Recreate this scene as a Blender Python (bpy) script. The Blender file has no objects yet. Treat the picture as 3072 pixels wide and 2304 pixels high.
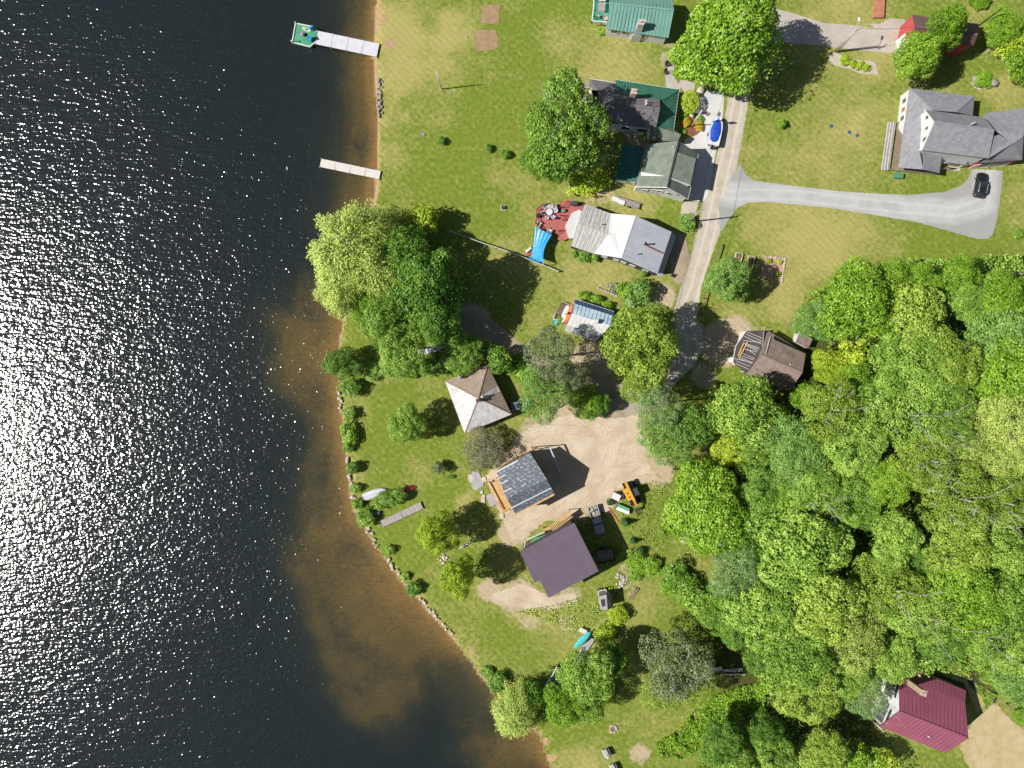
import bpy, bmesh, math, random
import numpy as np
from mathutils import Vector, Matrix

random.seed(7)
CAM_H, SC = 133.0, 16.0          # camera height (m); photo pixels per metre at ground level
C = bpy.context.scene.collection
R = math.radians

# ------------------------------------------------------------------ coordinates
def px(u, v, z=0.0):             # place measured in the photo (pixels of 3072x2304) -> world point at height z
    k = (1 - z / CAM_H) / SC
    return Vector(((u - 1536) * k, (1152 - v) * k, z))

def tile(ox, oy, s):
    return lambda x, y, z=0.0: px(ox + x * s, oy + y * s, z)

_T = 768 / 1659
TA, TB, TC = tile(768, 0, _T), tile(1536, 0, _T), tile(2304, 0, _T)
TD, TE, TF = tile(768, 768, _T), tile(1536, 768, _T), tile(2304, 768, _T)
TG, TH, TI = tile(768, 1536, _T), tile(1536, 1536, _T), tile(2304, 1536, _T)
DP = tile(0, 0, 3072 / 2212)                     # whole photo as displayed
Z0 = tile(860, 50, 300 / 2212)
Z1 = tile(1570, 580, 500 / 2212)
Z2 = tile(1750, 230, 450 / 1914)
Z3 = tile(1750, 0, 350 / 2212)
Z4 = tile(2620, 240, 452 / 1973)
Z5 = tile(1390, 1300, 410 / 2212)
Z6 = tile(1540, 1420, 460 / 1734)
Z7 = tile(2560, 1960, 512 / 2212)
Z8 = tile(2160, 960, 320 / 2212)
Z9 = tile(1610, 1740, 290 / 1336)
Z10 = tile(1050, 1440, 240 / 2212)
Z11 = tile(2640, 20, 432 / 2212)
Z12 = tile(1820, 1420, 180 / 2212)
Z13 = tile(2080, 720, 300 / 2212)
Z14 = tile(1640, 860, 360 / 2212)
Z15 = tile(1780, 2200, 120 / 1914)
Z16 = tile(1880, 1560, 360 / 1194)
Z17 = tile(2440, 40, 260 / 1238)

# ------------------------------------------------------------------ materials
def lin(c):
    c /= 255.0
    return c / 12.92 if c <= 0.04045 else ((c + 0.055) / 1.055) ** 2.4

def alb(r, g, b, f=0.85):        # picture colour of a sunlit surface -> base colour
    return (min(.85, lin(r) * f), min(.85, lin(g) * f), min(.85, lin(b) * f), 1)

class NT:
    def __init__(s, name):
        s.m = bpy.data.materials.new(name); s.m.use_nodes = True
        s.t = s.m.node_tree; s.t.nodes.clear()
        s.out = s.n('ShaderNodeOutputMaterial')
    def n(s, ty, **kw):
        nd = s.t.nodes.new(ty)
        for k, v in kw.items():
            if k.startswith('i_'):
                key = k[2:].replace('_', ' ')
                nd.inputs[int(key) if key.isdigit() else key].default_value = v
            else: setattr(nd, k, v)
        return nd
    def l(s, a, b): s.t.links.new(a, b)
    def noise(s, co, scale, detail=4, rough=.55, dist=0.0):
        nd = s.n('ShaderNodeTexNoise', i_Scale=scale, i_Detail=detail, i_Roughness=rough, i_Distortion=dist)
        s.l(co, nd.inputs['Vector']); return nd.outputs['Fac']
    def ramp(s, fac, lo, hi, a=(0, 0, 0, 1), b=(1, 1, 1, 1)):
        nd = s.n('ShaderNodeValToRGB'); e = nd.color_ramp.elements
        e[0].position, e[1].position = lo, hi; e[0].color, e[1].color = a, b
        s.l(fac, nd.inputs['Fac']); return nd.outputs['Color']
    def mix(s, fac, a, b, mode='MIX'):
        nd = s.n('ShaderNodeMix', data_type='RGBA', blend_type=mode)
        for v, i in ((fac, 0), (a, 6), (b, 7)):
            if hasattr(v, 'is_linked'): s.l(v, nd.inputs[i])
            else: nd.inputs[i].default_value = v
        return nd.outputs[2]
    def math(s, op, a, b=0.0, c=None, clamp=False):
        nd = s.n('ShaderNodeMath', operation=op, use_clamp=clamp)
        for v, i in ((a, 0), (b, 1), (c, 2)):
            if v is None: continue
            if hasattr(v, 'is_linked'): s.l(v, nd.inputs[i])
            else: nd.inputs[i].default_value = v
        return nd.outputs[0]

def M(name, c1, c2=None, rough=.75, scale=.7, fine=.18, fscale=9, metal=0, stripe=None, bump=.0, spec=.3, brick=None, cross=None, streak=.16, edge=False, rut=None, arc=None, lines=False):
    t = NT(name)
    co = t.n('ShaderNodeTexCoord').outputs['Object']
    col = c1
    if c2 is not None:
        col = t.mix(t.ramp(t.noise(co, scale, 5, .6), .36, .64), c1, c2)
    f = t.noise(co, fscale, 3, .7)
    if fine:
        v = t.math('MULTIPLY_ADD', f, 2 * fine, 1 - fine)
        cb = t.n('ShaderNodeCombineColor')
        for i in range(3): t.l(v, cb.inputs[i])
        col = t.mix(1.0, col, cb.outputs[0], 'MULTIPLY')
    if rut:                                      # wheel ruts beside the centre line
        dc = t.n('ShaderNodeAttribute', attribute_name='centre').outputs['Fac']; wob = t.math('MULTIPLY_ADD', t.noise(co, .35, 3, .6), .9, -.45)
        dd = t.math('ABSOLUTE', t.math('SUBTRACT', t.math('ADD', dc, wob), .85)); rm = t.math('SUBTRACT', 1.0, t.math('DIVIDE', dd, .24 if lines else .42), clamp=True)
        rm = t.math('MULTIPLY', rm, t.ramp(t.noise(co, .5, 3, .6), .35, .6)) if lines else rm
        col = t.mix(t.math('MULTIPLY', rm, .5 if lines else .75), col, rut)
        if not lines: rm2 = t.math('SUBTRACT', t.math('ADD', dc, t.math('MULTIPLY', f, .8)), 2.2, clamp=True); col = t.mix(t.math('MULTIPLY', rm2, .8), col, tuple(x * .78 for x in c1[:3]) + (1,))
    if arc:                                      # turning tracks of machines
        for (ax, ay, fq) in arc:
            sb = t.n('ShaderNodeVectorMath', operation='DISTANCE'); t.l(co, sb.inputs[0]); sb.inputs[1].default_value = (ax, ay, 0)
            ph = t.math('ADD', t.math('MULTIPLY', sb.outputs['Value'], fq), t.math('MULTIPLY', t.noise(co, .16, 4), 11.0)); sn = t.math('POWER', t.math('MULTIPLY_ADD', t.math('SINE', ph), .5, .5), 5.0)
            msk = t.math('MULTIPLY', sn, t.ramp(t.noise(co, .3, 3), .42, .62)); col = t.mix(t.math('MULTIPLY', msk, .5), col, tuple(x * .62 for x in c1[:3]) + (1,))
    bs = t.n('ShaderNodeBsdfPrincipled', i_Roughness=rough, i_Metallic=metal)
    bs.inputs['Specular IOR Level'].default_value = spec
    if stripe or brick:
        uv = t.n('ShaderNodeUVMap').outputs[0]
        sp = t.n('ShaderNodeSeparateXYZ'); t.l(uv, sp.inputs[0])
        if stripe:                               # (pitch, width, factor colour)
            fr = t.math('FRACT', t.math('DIVIDE', sp.outputs[0], stripe[0]))
            st = t.math('LESS_THAN', fr, stripe[1] / stripe[0])
            col = t.mix(st, col, stripe[2])
        if cross:                                # same across the slope
            fr = t.math('FRACT', t.math('DIVIDE', sp.outputs[1], cross[0]))
            st = t.math('LESS_THAN', fr, cross[1] / cross[0])
            col = t.mix(st, col, cross[2])
        if brick:                                # shingle courses (width, height, contrast)
            bk = t.n('ShaderNodeTexBrick', i_Scale=1.0)
            bk.inputs['Color1'].default_value = (1, 1, 1, 1)
            q = 1 - brick[2]; bk.inputs['Color2'].default_value = (q, q, q, 1)
            q = 1 - brick[2] * 1.5; bk.inputs['Mortar'].default_value = (q, q, q, 1)
            bk.inputs['Mortar Size'].default_value = .02
            bk.inputs['Brick Width'].default_value = brick[0]; bk.inputs['Row Height'].default_value = brick[1]
            t.l(uv, bk.inputs['Vector'])
            col = t.mix(1.0, col, bk.outputs['Color'], 'MULTIPLY')
        mpu = t.n('ShaderNodeMapping'); mpu.inputs['Scale'].default_value = (1.3, .16, 1); t.l(uv, mpu.inputs[0])
        sv = t.math('MULTIPLY_ADD', t.noise(mpu.outputs[0], 1.0, 4, .65), 2 * streak, 1 - streak)
        cs = t.n('ShaderNodeCombineColor'); [t.l(sv, cs.inputs[i]) for i in range(3)]
        col = t.mix(1.0, col, cs.outputs[0], 'MULTIPLY')
    if hasattr(col, 'is_linked'): t.l(col, bs.inputs['Base Color'])
    else: bs.inputs['Base Color'].default_value = col
    if bump:
        b = t.n('ShaderNodeBump', i_Strength=.6, i_Distance=bump); t.l(f, b.inputs['Height']); t.l(b.outputs[0], bs.inputs['Normal'])
    if edge:
        sdv = t.n('ShaderNodeAttribute', attribute_name='edge').outputs['Fac']
        e_ = t.math('ADD', sdv, t.math('MULTIPLY_ADD', t.noise(co, 1.1, 5, .7), edge * 2, -edge))
        e_ = t.math('GREATER_THAN', t.math('ADD', e_, t.math('MULTIPLY_ADD', f, edge, -edge * .5)), 0.0)
        tb_ = t.n('ShaderNodeBsdfTransparent'); me_ = t.n('ShaderNodeMixShader'); t.l(e_, me_.inputs[0]); t.l(tb_.outputs[0], me_.inputs[1]); t.l(bs.outputs[0], me_.inputs[2]); t.l(me_.outputs[0], t.out.inputs[0])
    else: t.l(bs.outputs[0], t.out.inputs[0])
    return t.m

# ------------------------------------------------------------------ mesh builder
def world_loc(o):
    p = Vector((0, 0, 0))
    while o is not None:
        p += o.location; o = o.parent
    return p

class MB:
    def __init__(s): s.v, s.f, s.uv, s.mi, s.sm, s.cur = [], [], [], [], [], 0
    def face(s, pts, uvs=None, smooth=False):
        i = len(s.v); s.v += [tuple(p) for p in pts]
        s.f.append(tuple(range(i, i + len(pts)))); s.mi.append(s.cur); s.sm.append(smooth)
        if uvs is None:
            o = Vector(pts[0]); a = (Vector(pts[1]) - o)
            n = Vector((0, 0, 0))
            for k in range(1, len(pts) - 1): n += (Vector(pts[k]) - o).cross(Vector(pts[k + 1]) - o)
            a.normalize(); n.normalize(); b = n.cross(a)
            uvs = [((Vector(p) - o).dot(a), (Vector(p) - o).dot(b)) for p in pts]
        s.uv += uvs
        return s
    def slab(s, pts, th=.12):                    # polygon with thickness straight down
        pts = [Vector(p) for p in pts]
        s.face(pts)
        lo = [p - Vector((0, 0, th)) for p in pts]
        s.face(lo[::-1])
        n = len(pts)
        for i in range(n):
            j = (i + 1) % n
            s.face([pts[i], lo[i], lo[j], pts[j]])
        return s
    def prism(s, pts, z0, z1):                   # world XY outline between two heights
        pts = [Vector((p[0], p[1], z1)) for p in pts]
        return s.slab(pts, z1 - z0)
    def box(s, c, size, rz=0.0, m=None):
        c = Vector(c); x, y, z = (q / 2 for q in size)
        Q = m if m is not None else Matrix.Rotation(rz, 3, 'Z')
        P = [c + Q @ Vector(k) for k in ((-x, -y, -z), (x, -y, -z), (x, y, -z), (-x, y, -z), (-x, -y, z), (x, -y, z), (x, y, z), (-x, y, z))]
        for q in ((4, 5, 6, 7), (3, 2, 1, 0), (0, 1, 5, 4), (1, 2, 6, 5), (2, 3, 7, 6), (3, 0, 4, 7)): s.face([P[i] for i in q])
        return s
    def bar(s, a, b, w, h=None):                 # rectangular bar from a to b
        a, b = Vector(a), Vector(b); d = b - a; L = d.length
        if L < 1e-6: return s
        x = d / L; up = Vector((0, 0, 1)) if abs(x.z) < .95 else Vector((0, 1, 0))
        y = up.cross(x).normalized(); z = x.cross(y)
        return s.box((a + b) / 2, (L, w, h or w), m=Matrix((x, y, z)).transposed())
    def tube(s, a, b, r0, r1=None, n=8, cap=True):
        a, b = Vector(a), Vector(b); r1 = r0 if r1 is None else r1
        x = (b - a).normalized(); up = Vector((0, 0, 1)) if abs(x.z) < .95 else Vector((0, 1, 0))
        y = up.cross(x).normalized(); z = x.cross(y)
        A = [a + (y * math.cos(t) + z * math.sin(t)) * r0 for t in (2 * math.pi * k / n for k in range(n))]
        B = [b + (y * math.cos(t) + z * math.sin(t)) * r1 for t in (2 * math.pi * k / n for k in range(n))]
        for i in range(n): s.face([A[i], A[(i + 1) % n], B[(i + 1) % n], B[i]], smooth=True)
        if cap: s.face(A[::-1]); s.face(B)
        return s
    def loft(s, rings, cap=True, smooth=True):   # rings: equal-length lists of points
        n = len(rings[0])
        for p, q in zip(rings, rings[1:]):
            for i in range(n): s.face([p[i], p[(i + 1) % n], q[(i + 1) % n], q[i]], smooth=smooth)
        if cap: s.face(rings[0][::-1]); s.face(rings[-1])
        return s
    def ball(s, c, r, n=10, m=6, squash=1.0, jit=0.0):
        c = Vector(c); rings = []
        for j in range(m + 1):
            ph = math.pi * j / m; ring = []
            for i in range(n):
                t = 2 * math.pi * i / n; q = r * (1 + random.uniform(-jit, jit))
                ring.append(c + Vector((q * math.sin(ph) * math.cos(t), q * math.sin(ph) * math.sin(t), q * math.cos(ph) * squash)))
            rings.append(ring)
        return s.loft(rings[::-1], cap=False)
    def build(s, name, mats, parent=None, bevel=0, weld=False):
        if not isinstance(mats, (list, tuple)): mats = [mats]
        off = world_loc(parent) if parent else Vector((0, 0, 0))
        me = bpy.data.meshes.new(name)
        me.from_pydata([(x - off.x, y - off.y, z - off.z) for x, y, z in s.v], [], s.f)
        for m in mats: me.materials.append(m)
        me.polygons.foreach_set('material_index', s.mi)
        me.polygons.foreach_set('use_smooth', s.sm)
        ul = me.uv_layers.new(name='UVMap')
        ul.data.foreach_set('uv', np.array(s.uv, dtype=np.float32).ravel())
        if any(s.sm) or weld or bevel:
            bm = bmesh.new(); bm.from_mesh(me)
            bmesh.ops.remove_doubles(bm, verts=bm.verts, dist=1e-4)
            bm.to_mesh(me); bm.free()
        me.update()
        o = bpy.data.objects.new(name, me); C.objects.link(o)
        if parent: o.parent = parent
        if bevel:
            b = o.modifiers.new('b', 'BEVEL'); b.width = bevel; b.segments = 2; b.limit_method = 'ANGLE'
        return o

def tag(o, label, cat, group=None):
    o['label'] = label; o['category'] = cat
    if group: o['group'] = group
    return o
def thing(name, label, cat, loc, group=None):
    o = bpy.data.objects.new(name, None); C.objects.link(o)
    o.location = (loc[0], loc[1], loc[2] if len(loc) > 2 else 0); o.empty_display_size = .3
    return tag(o, label, cat, group)
def struct(o): o['kind'] = 'structure'; return o
def copy_tree(o, parent=None):
    c = o.copy(); C.objects.link(c)
    if parent: c.parent = parent
    for ch in list(o.children): copy_tree(ch, c)
    return c

# ------------------------------------------------------------------ world, sun, camera
scene = bpy.context.scene
scene.view_settings.view_transform = 'Standard'; scene.view_settings.look = 'None'
scene.view_settings.exposure = 0.2; scene.view_settings.gamma = 1
SUN_EL = 45.0
ts = Vector((-math.cos(R(SUN_EL)) * math.cos(R(6.5)), -math.cos(R(SUN_EL)) * math.sin(R(6.5)), math.sin(R(SUN_EL))))
w = bpy.data.worlds.new('World'); scene.world = w; w.use_nodes = True
bg = w.node_tree.nodes['Background']; sky = w.node_tree.nodes.new('ShaderNodeTexSky')
sky.sky_type = 'NISHITA'; sky.sun_disc = False
sky.sun_elevation = R(SUN_EL); sky.sun_rotation = math.atan2(ts.x, ts.y)
w.node_tree.links.new(sky.outputs[0], bg.inputs[0]); bg.inputs[1].default_value = 0.05
sl = bpy.data.lights.new('sun', 'SUN'); sl.energy = 5.0; sl.angle = R(.53); sl.color = (1, .96, .89)
so = bpy.data.objects.new('sun', sl); C.objects.link(so); so.rotation_euler = ts.to_track_quat('Z', 'Y').to_euler(); so.location = (-100, -10, 120)
cd = bpy.data.cameras.new('camera'); cam = bpy.data.objects.new('camera', cd); C.objects.link(cam)
cam.location = (0, 0, CAM_H); cd.sensor_width = 36; cd.lens = 36 * CAM_H / 192.0; cd.clip_end = 6000; cd.clip_start = 1
scene.camera = cam
cy = scene.cycles
cy.max_bounces = 6; cy.diffuse_bounces = 2; cy.glossy_bounces = 2; cy.transmission_bounces = 3; cy.transparent_max_bounces = 8
cy.caustics_reflective = False; cy.caustics_refractive = False; cy.sample_clamp_indirect = 4

# ------------------------------------------------------------------ ground with lake bed
SHORE = [TA(775, 0), TA(770, 100), TA(768, 180), TA(757, 260), TA(750, 350), TA(760, 440), TA(768, 560), TA(778, 680), TA(785, 800),
         TA(783, 900), TA(775, 1000), TA(775, 1100), TA(765, 1200), TA(752, 1300), TA(738, 1420), px(1106, 685), px(1085, 760), px(1060, 840),
         px(1037, 928), TD(560, 420), TD(545, 500), TD(535, 580), TD(522, 640), TD(510, 720), TD(530, 800), TD(530, 880), TD(540, 960), TD(548, 1040),
         TD(560, 1120), TD(565, 1200), TD(580, 1270), TD(590, 1350), TD(595, 1420), TD(600, 1500), TD(610, 1570), TD(625, 1659),
         TG(690, 80), TG(730, 160), TG(790, 250), TG(850, 330), TG(920, 430), TG(985, 520), TG(1050, 570), TG(1120, 660), TG(1200, 745),
         TG(1290, 850), TG(1390, 970), TG(1440, 1060), TG(1500, 1120), TG(1560, 1180), TG(1610, 1290), TH(0, 1400), TH(100, 1410), TH(170, 1440),
         TH(200, 1520), TH(230, 1600), TH(250, 1659)]
SHORE = [Vector((SHORE[0].x + 2, 300, 0)), Vector((SHORE[0].x, 110, 0))] + SHORE + [Vector((22, -95, 0)), Vector((40, -180, 0)), Vector((80, -400, 0))]
FARW = 1500.0
LAKE = [(p.x, p.y) for p in SHORE] + [(80, -FARW), (-FARW, -FARW), (-FARW, FARW), (SHORE[0].x + 2, FARW)]
SHELF = [TA(790, 0), TA(640, 0), TA(628, 200), TA(612, 450), TA(640, 600), TA(640, 750), TA(590, 900), TA(625, 1000), TA(570, 1200), TA(530, 1400),
         TA(560, 1659), TD(350, 250), TD(180, 420), TD(150, 650), TD(200, 850), TD(320, 950), TD(400, 1080), TD(425, 1230), TD(390, 1400), TD(370, 1659),
         TG(280, 250), TG(350, 450), TG(420, 700), TG(520, 950), TG(640, 1210), TG(740, 1330), TG(900, 1330), TG(1010, 1180), TG(1000, 1030),
         TG(1120, 950), TG(1230, 1040), TG(1300, 1180), TG(1430, 1350), TG(1500, 1420), TG(1420, 1560), TG(1480, 1720), TH(300, 1720)] 
SHELF = [(p.x, p.y) for p in SHELF[1:]] + [(40, -150), (60, 150), (SHELF[0].x - 5, 150)]

def inside(P, poly):
    x, y = P[:, 0], P[:, 1]; r = np.zeros(len(P), bool); n = len(poly)
    for i in range(n):
        x0, y0 = poly[i]; x1, y1 = poly[(i + 1) % n]
        if y0 == y1: continue
        c = (y0 > y) != (y1 > y)
        r ^= c & (x < (x1 - x0) * (y - y0) / (y1 - y0) + x0)
    return r
def pdist(P, poly, closed=False):
    d = np.full(len(P), 1e9); n = len(poly)
    for i in range(n if closed else n - 1):
        a = np.array(poly[i][:2]); b = np.array(poly[(i + 1) % n][:2]); ab = b - a
        t = np.clip(((P - a) @ ab) / max(ab @ ab, 1e-9), 0, 1)
        d = np.minimum(d, np.hypot(*(P - a - t[:, None] * ab).T))
    return d
_rng = np.random.default_rng(3)
def vnoise(P, scale, seed=0):                    # smooth value noise
    g = np.random.default_rng(seed).random((256, 256)); q = P / scale + 64
    i = np.floor(q).astype(int); f = q - i; f = f * f * (3 - 2 * f)
    s = lambda a, b: g[(i[:, 0] + a) % 256, (i[:, 1] + b) % 256]
    return (s(0, 0) * (1 - f[:, 0]) + s(1, 0) * f[:, 0]) * (1 - f[:, 1]) + (s(0, 1) * (1 - f[:, 0]) + s(1, 1) * f[:, 0]) * f[:, 1]
def fbm(P, scale, seed=0):
    return sum(vnoise(P, scale / 2 ** k, seed + k) * .5 ** k for k in range(4)) / 1.875

def blob(P, x, y, r, soft=.55):                  # display pixel coords
    c = DP(x, y); d = np.hypot(P[:, 0] - c.x, P[:, 1] - c.y) / (r * .0868)
    return np.clip((1 - d) / soft, 0, 1)

gx = np.concatenate([[-1500, -700, -350, -200, -150], np.arange(-115, 115.1, .6), [150, 200, 350, 700, 1500]])
gy = np.concatenate([[-1500, -700, -350, -200, -130], np.arange(-88, 88.1, .6), [130, 200, 350, 700, 1500]])
XX, YY = np.meshgrid(gx, gy); P = np.stack([XX.ravel(), YY.ravel()], 1)
inl = inside(P, LAKE); sd = pdist(P, [(p.x, p.y) for p in SHORE]); sd = sd + (fbm(P, 3, 40) - .5) * .8
ins = inside(P, SHELF); ed = pdist(P, SHELF, True) + (fbm(P, 7, 44) - .5) * 5
WL = -.3
sm = lambda t: t * t * (3 - 2 * t)
z = np.where(inl, 0, -.34 * (1 - sm(np.clip((sd + .4) / 2.2, 0, 1))))
dep_in = .9 * np.clip(sd, 0, 99) / (np.clip(sd, 0, 99) + np.clip(ed, .6, 99) + .5) + .1
dep_out = .95 + np.clip(ed, 0, 40) * .22
dep = np.where(ins, dep_in, np.minimum(dep_out, 5.2)) + (fbm(P, 4, 60) - .5) * .25
z = np.where(inl, WL - .04 - np.maximum(dep, 0) * np.clip(sd * .5 + .1, 0, 1), z)
far = (np.abs(P[:, 0]) > 116) | (np.abs(P[:, 1]) > 89)
z = np.where(far & inl, -5.2, z)
land = ~inl
dry = .20 + (fbm(P, 16, 5) - .5) * 1.0 + (fbm(P, 4, 9) - .5) * .5
for x, y, r, a in [(850, 60, 75, .7), (860, 170, 60, .55), (850, 250, 40, .4), (845, 330, 35, .35), (990, 60, 60, .5), (925, 120, 70, .4), (1330, 120, 130, .55), (1200, 80, 60, .3),
                   (1130, 250, 60, -.3), (1050, 260, 90, -.35), (960, 370, 100, -.45), (1040, 460, 90, -.25), (1100, 400, 60, .1), (1000, 150, 60, .1), (1270, 110, 60, -.1),
                   (1840, 60, 160, .5), (2080, 60, 80, .5), (1900, 140, 60, .3), (1760, 260, 90, .05), (1830, 330, 100, .2), (1720, 350, 60, .25), (1880, 250, 70, .2), (1650, 260, 60, -.15),
                   (2170, 200, 60, .6), (1680, 480, 90, .4), (1800, 520, 110, .35), (1750, 560, 90, .35), (2050, 560, 120, -.1), (1960, 540, 80, .1), (2190, 460, 50, .3),
                   (1200, 620, 120, .2), (1150, 660, 60, -.05), (1430, 590, 60, .5), (1330, 600, 60, .3), (1100, 560, 60, .25), (1380, 440, 60, .5), (1700, 650, 70, .5), (1560, 700, 70, .4),
                   (860, 860, 70, -.35), (820, 960, 80, -.45), (950, 960, 70, -.3), (830, 1080, 80, -.45), (880, 1180, 70, -.4), (960, 1060, 60, -.35), (1000, 1085, 26, .6), (920, 850, 40, .15),
                   (1000, 1330, 90, -.05), (1080, 1380, 80, -.2), (1150, 1350, 60, .1), (1050, 1280, 50, .2), (1130, 1320, 45, .5), (1330, 1600, 90, -.1), (1290, 1640, 60, .35),
                   (1380, 1290, 50, .35), (1420, 1300, 45, .2), (1400, 1140, 70, -.1), (1450, 1090, 60, .1), (1480, 1200, 60, -.1), (1440, 1000, 50, -.2), (1530, 1450, 80, -.3), (1000, 1250, 60, .05),
                   (1200, 1300, 80, .35), (1170, 1180, 60, .3), (1240, 1650, 60, .4)]:
    dry += a * blob(P, x, y, r)
sand = np.clip(1.25 - sd / 1.3 + (fbm(P, 5, 21) - .5) * 1.6, 0, 1) * np.where(P[:, 1] > 28, 1, .55)
for x, y, r, a in [(830, 40, 26, .9), (845, 95, 34, .9), (835, 150, 22, .7), (1005, 60, 32, .35), (985, 40, 26, .3), (1020, 1405, 20, .9), (1180, 1600, 22, .8), (1190, 1640, 24, .8),
                   (1000, 1083, 16, .45), (1415, 110, 16, .3), (1640, 710, 60, .2)]:
    sand = np.maximum(sand, a * blob(P, x, y, r, .8) * (.6 + .8 * (fbm(P, 2.5, 12) - .2)))
bare = np.zeros(len(P))                          # trodden soil
for x, y, r, a in [(1230, 1000, 170, 1), (1300, 960, 140, 1), (1110, 1150, 50, .8), (1120, 1290, 70, .6), (1230, 1290, 50, .5), (1350, 1010, 60, .6), (1060, 1275, 40, .7), (1420, 1020, 60, .6), (1140, 1330, 60, .45),
                   (1510, 1040, 40, .6), (1360, 1260, 50, .5), (1225, 1345, 35, .5), (1640, 740, 60, .6), (1430, 640, 45, .7), (1020, 690, 60, .8), (1280, 780, 90, .6), (1555, 745, 75, .85), (1590, 715, 50, .8), (1520, 810, 50, .6),
                   (1300, 440, 80, .45), (1390, 290, 60, .8), (1230, 560, 40, .35), (1170, 500, 40, .3), (1250, 1370, 40, .4), (1440, 90, 40, .4), (1445, 130, 40, .5), (2150, 120, 50, .45), (1960, 850, 500, 0), (1400, 1560, 30, .3),
                   (1380, 1630, 40, .6), (1360, 1190, 35, .4), (1490, 1150, 14, .8), (1345, 1235, 30, .5), (1480, 1165, 14, .8), (2130, 1560, 120, 0)]:
    bare = np.maximum(bare, a * blob(P, x, y, r, .6))
bare = np.clip(bare * (.55 + 1.0 * fbm(P, 3, 33)), 0, 1)
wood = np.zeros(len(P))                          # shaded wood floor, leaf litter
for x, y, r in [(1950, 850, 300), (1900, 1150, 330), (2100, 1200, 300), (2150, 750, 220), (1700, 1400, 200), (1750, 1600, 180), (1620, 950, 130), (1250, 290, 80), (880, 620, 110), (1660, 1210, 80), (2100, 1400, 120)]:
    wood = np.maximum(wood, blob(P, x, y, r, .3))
weed = np.clip((fbm(P, 9, 70) - .5) * 4, 0, 1) * np.clip(sd / 3, 0, 1) * .7 + np.clip((dep - 1.3) / 1.6, 0, 1) * 1.3  # weed patches, plus deep bed painted darker for light lost with depth
for x, y, r, a in [(690, 860, 60, .3), (1000, 1500, 110, .9), (1060, 1560, 60, .7), (700, 1100, 60, .4), (720, 300, 60, .5)]:
    weed = np.maximum(weed, a * blob(P, x, y, r, .7))
ng_x, ng_y = len(gx), len(gy)
ii = np.arange(ng_y - 1)[:, None] * ng_x + np.arange(ng_x - 1)[None, :]
F = np.stack([ii, ii + 1, ii + 1 + ng_x, ii + ng_x], -1).reshape(-1, 4)
def np_mesh(name, V, F, attrs=None, smooth=True):
    me = bpy.data.meshes.new(name); k = F.shape[1]
    me.vertices.add(len(V)); me.vertices.foreach_set('co', np.asarray(V, np.float32).ravel())
    me.loops.add(F.size); me.loops.foreach_set('vertex_index', F.astype(np.int32).ravel())
    me.polygons.add(len(F)); me.polygons.foreach_set('loop_start', np.arange(0, F.size, k, dtype=np.int32))
    me.polygons.foreach_set('loop_total', np.full(len(F), k, np.int32))
    me.polygons.foreach_set('use_smooth', np.full(len(F), smooth, bool))
    me.update(calc_edges=True)
    for n, a in (attrs or {}).items():
        at = me.attributes.new(n, 'FLOAT', 'POINT'); at.data.foreach_set('value', np.asarray(a, np.float32))
    return me
V = np.stack([P[:, 0], P[:, 1], z], 1)
me = np_mesh('ground', V, F, dict(dry=np.clip(dry, 0, 1), sand=np.where(inl, 1, sand), bare=bare, wood=wood, weed=np.clip(weed, 0, 1.5), bed=inl.astype(float)))
ground = struct(bpy.data.objects.new('ground', me)); C.objects.link(ground)

t = NT('ground_mat')
co = t.n('ShaderNodeNewGeometry').outputs['Position']
at = lambda n: t.n('ShaderNodeAttribute', attribute_name=n).outputs['Fac']
n_big, n_mid, n_fine = t.noise(co, .35, 5, .6), t.noise(co, 1.3, 5, .65), t.noise(co, 6.5, 3, .75)
lush = t.mix(t.ramp(n_mid, .3, .7), alb(110, 130, 44), alb(142, 158, 66))
dryc = t.mix(t.ramp(n_fine, .3, .7), alb(168, 160, 88), alb(200, 190, 126))
dv = t.math('ADD', at('dry'), t.math('MULTIPLY_ADD', n_mid, 1.5, -.75))
dv = t.math('ADD', dv, t.math('MULTIPLY_ADD', n_big, .9, -.45))
dv = t.math('ADD', dv, t.math('MULTIPLY_ADD', n_fine, .7, -.35))
g = t.mix(t.ramp(dv, .05, .95), lush, dryc)
bv = t.math('ADD', at('bare'), t.math('MULTIPLY_ADD', n_mid, .8, -.4))
g = t.mix(t.ramp(bv, .38, .62), g, t.mix(t.ramp(n_fine, .3, .7), alb(190, 170, 138), alb(212, 194, 164)))
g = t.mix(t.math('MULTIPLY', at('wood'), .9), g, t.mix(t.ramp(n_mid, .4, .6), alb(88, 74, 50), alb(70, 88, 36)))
sv = t.math('ADD', at('sand'), t.math('MULTIPLY_ADD', n_mid, .9, -.45))
sandc = t.mix(t.ramp(n_fine, .3, .7), alb(172, 140, 100), alb(208, 180, 140))
g = t.mix(t.ramp(sv, .45, .62), g, sandc)
mpb = t.n('ShaderNodeMapping'); mpb.inputs['Scale'].default_value = (.5, 1.5, 1); mpb.inputs['Rotation'].default_value = (0, 0, R(20)); t.l(co, mpb.inputs[0])
n_caustic = t.noise(mpb.outputs[0], 2.0, 3, .65)  # stretched noise paints lines of water-refracted light into the bed colour
bedc = t.mix(t.ramp(t.math('ADD', t.math('MULTIPLY', n_caustic, .7), t.math('MULTIPLY', n_big, .3)), .35, .65), alb(138, 104, 46), alb(170, 130, 64))
wv = t.math('ADD', at('weed'), t.math('MULTIPLY_ADD', n_mid, 1.5, -.55))
bedc = t.mix(t.math('MULTIPLY', t.ramp(wv, .25, .9), .8), bedc, alb(78, 70, 36))
mw = t.n('ShaderNodeTexWave', i_Scale=.42, i_Distortion=1.2, i_Detail=1.0); mw.bands_direction = 'DIAGONAL'; t.l(co, mw.inputs[0])
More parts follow.
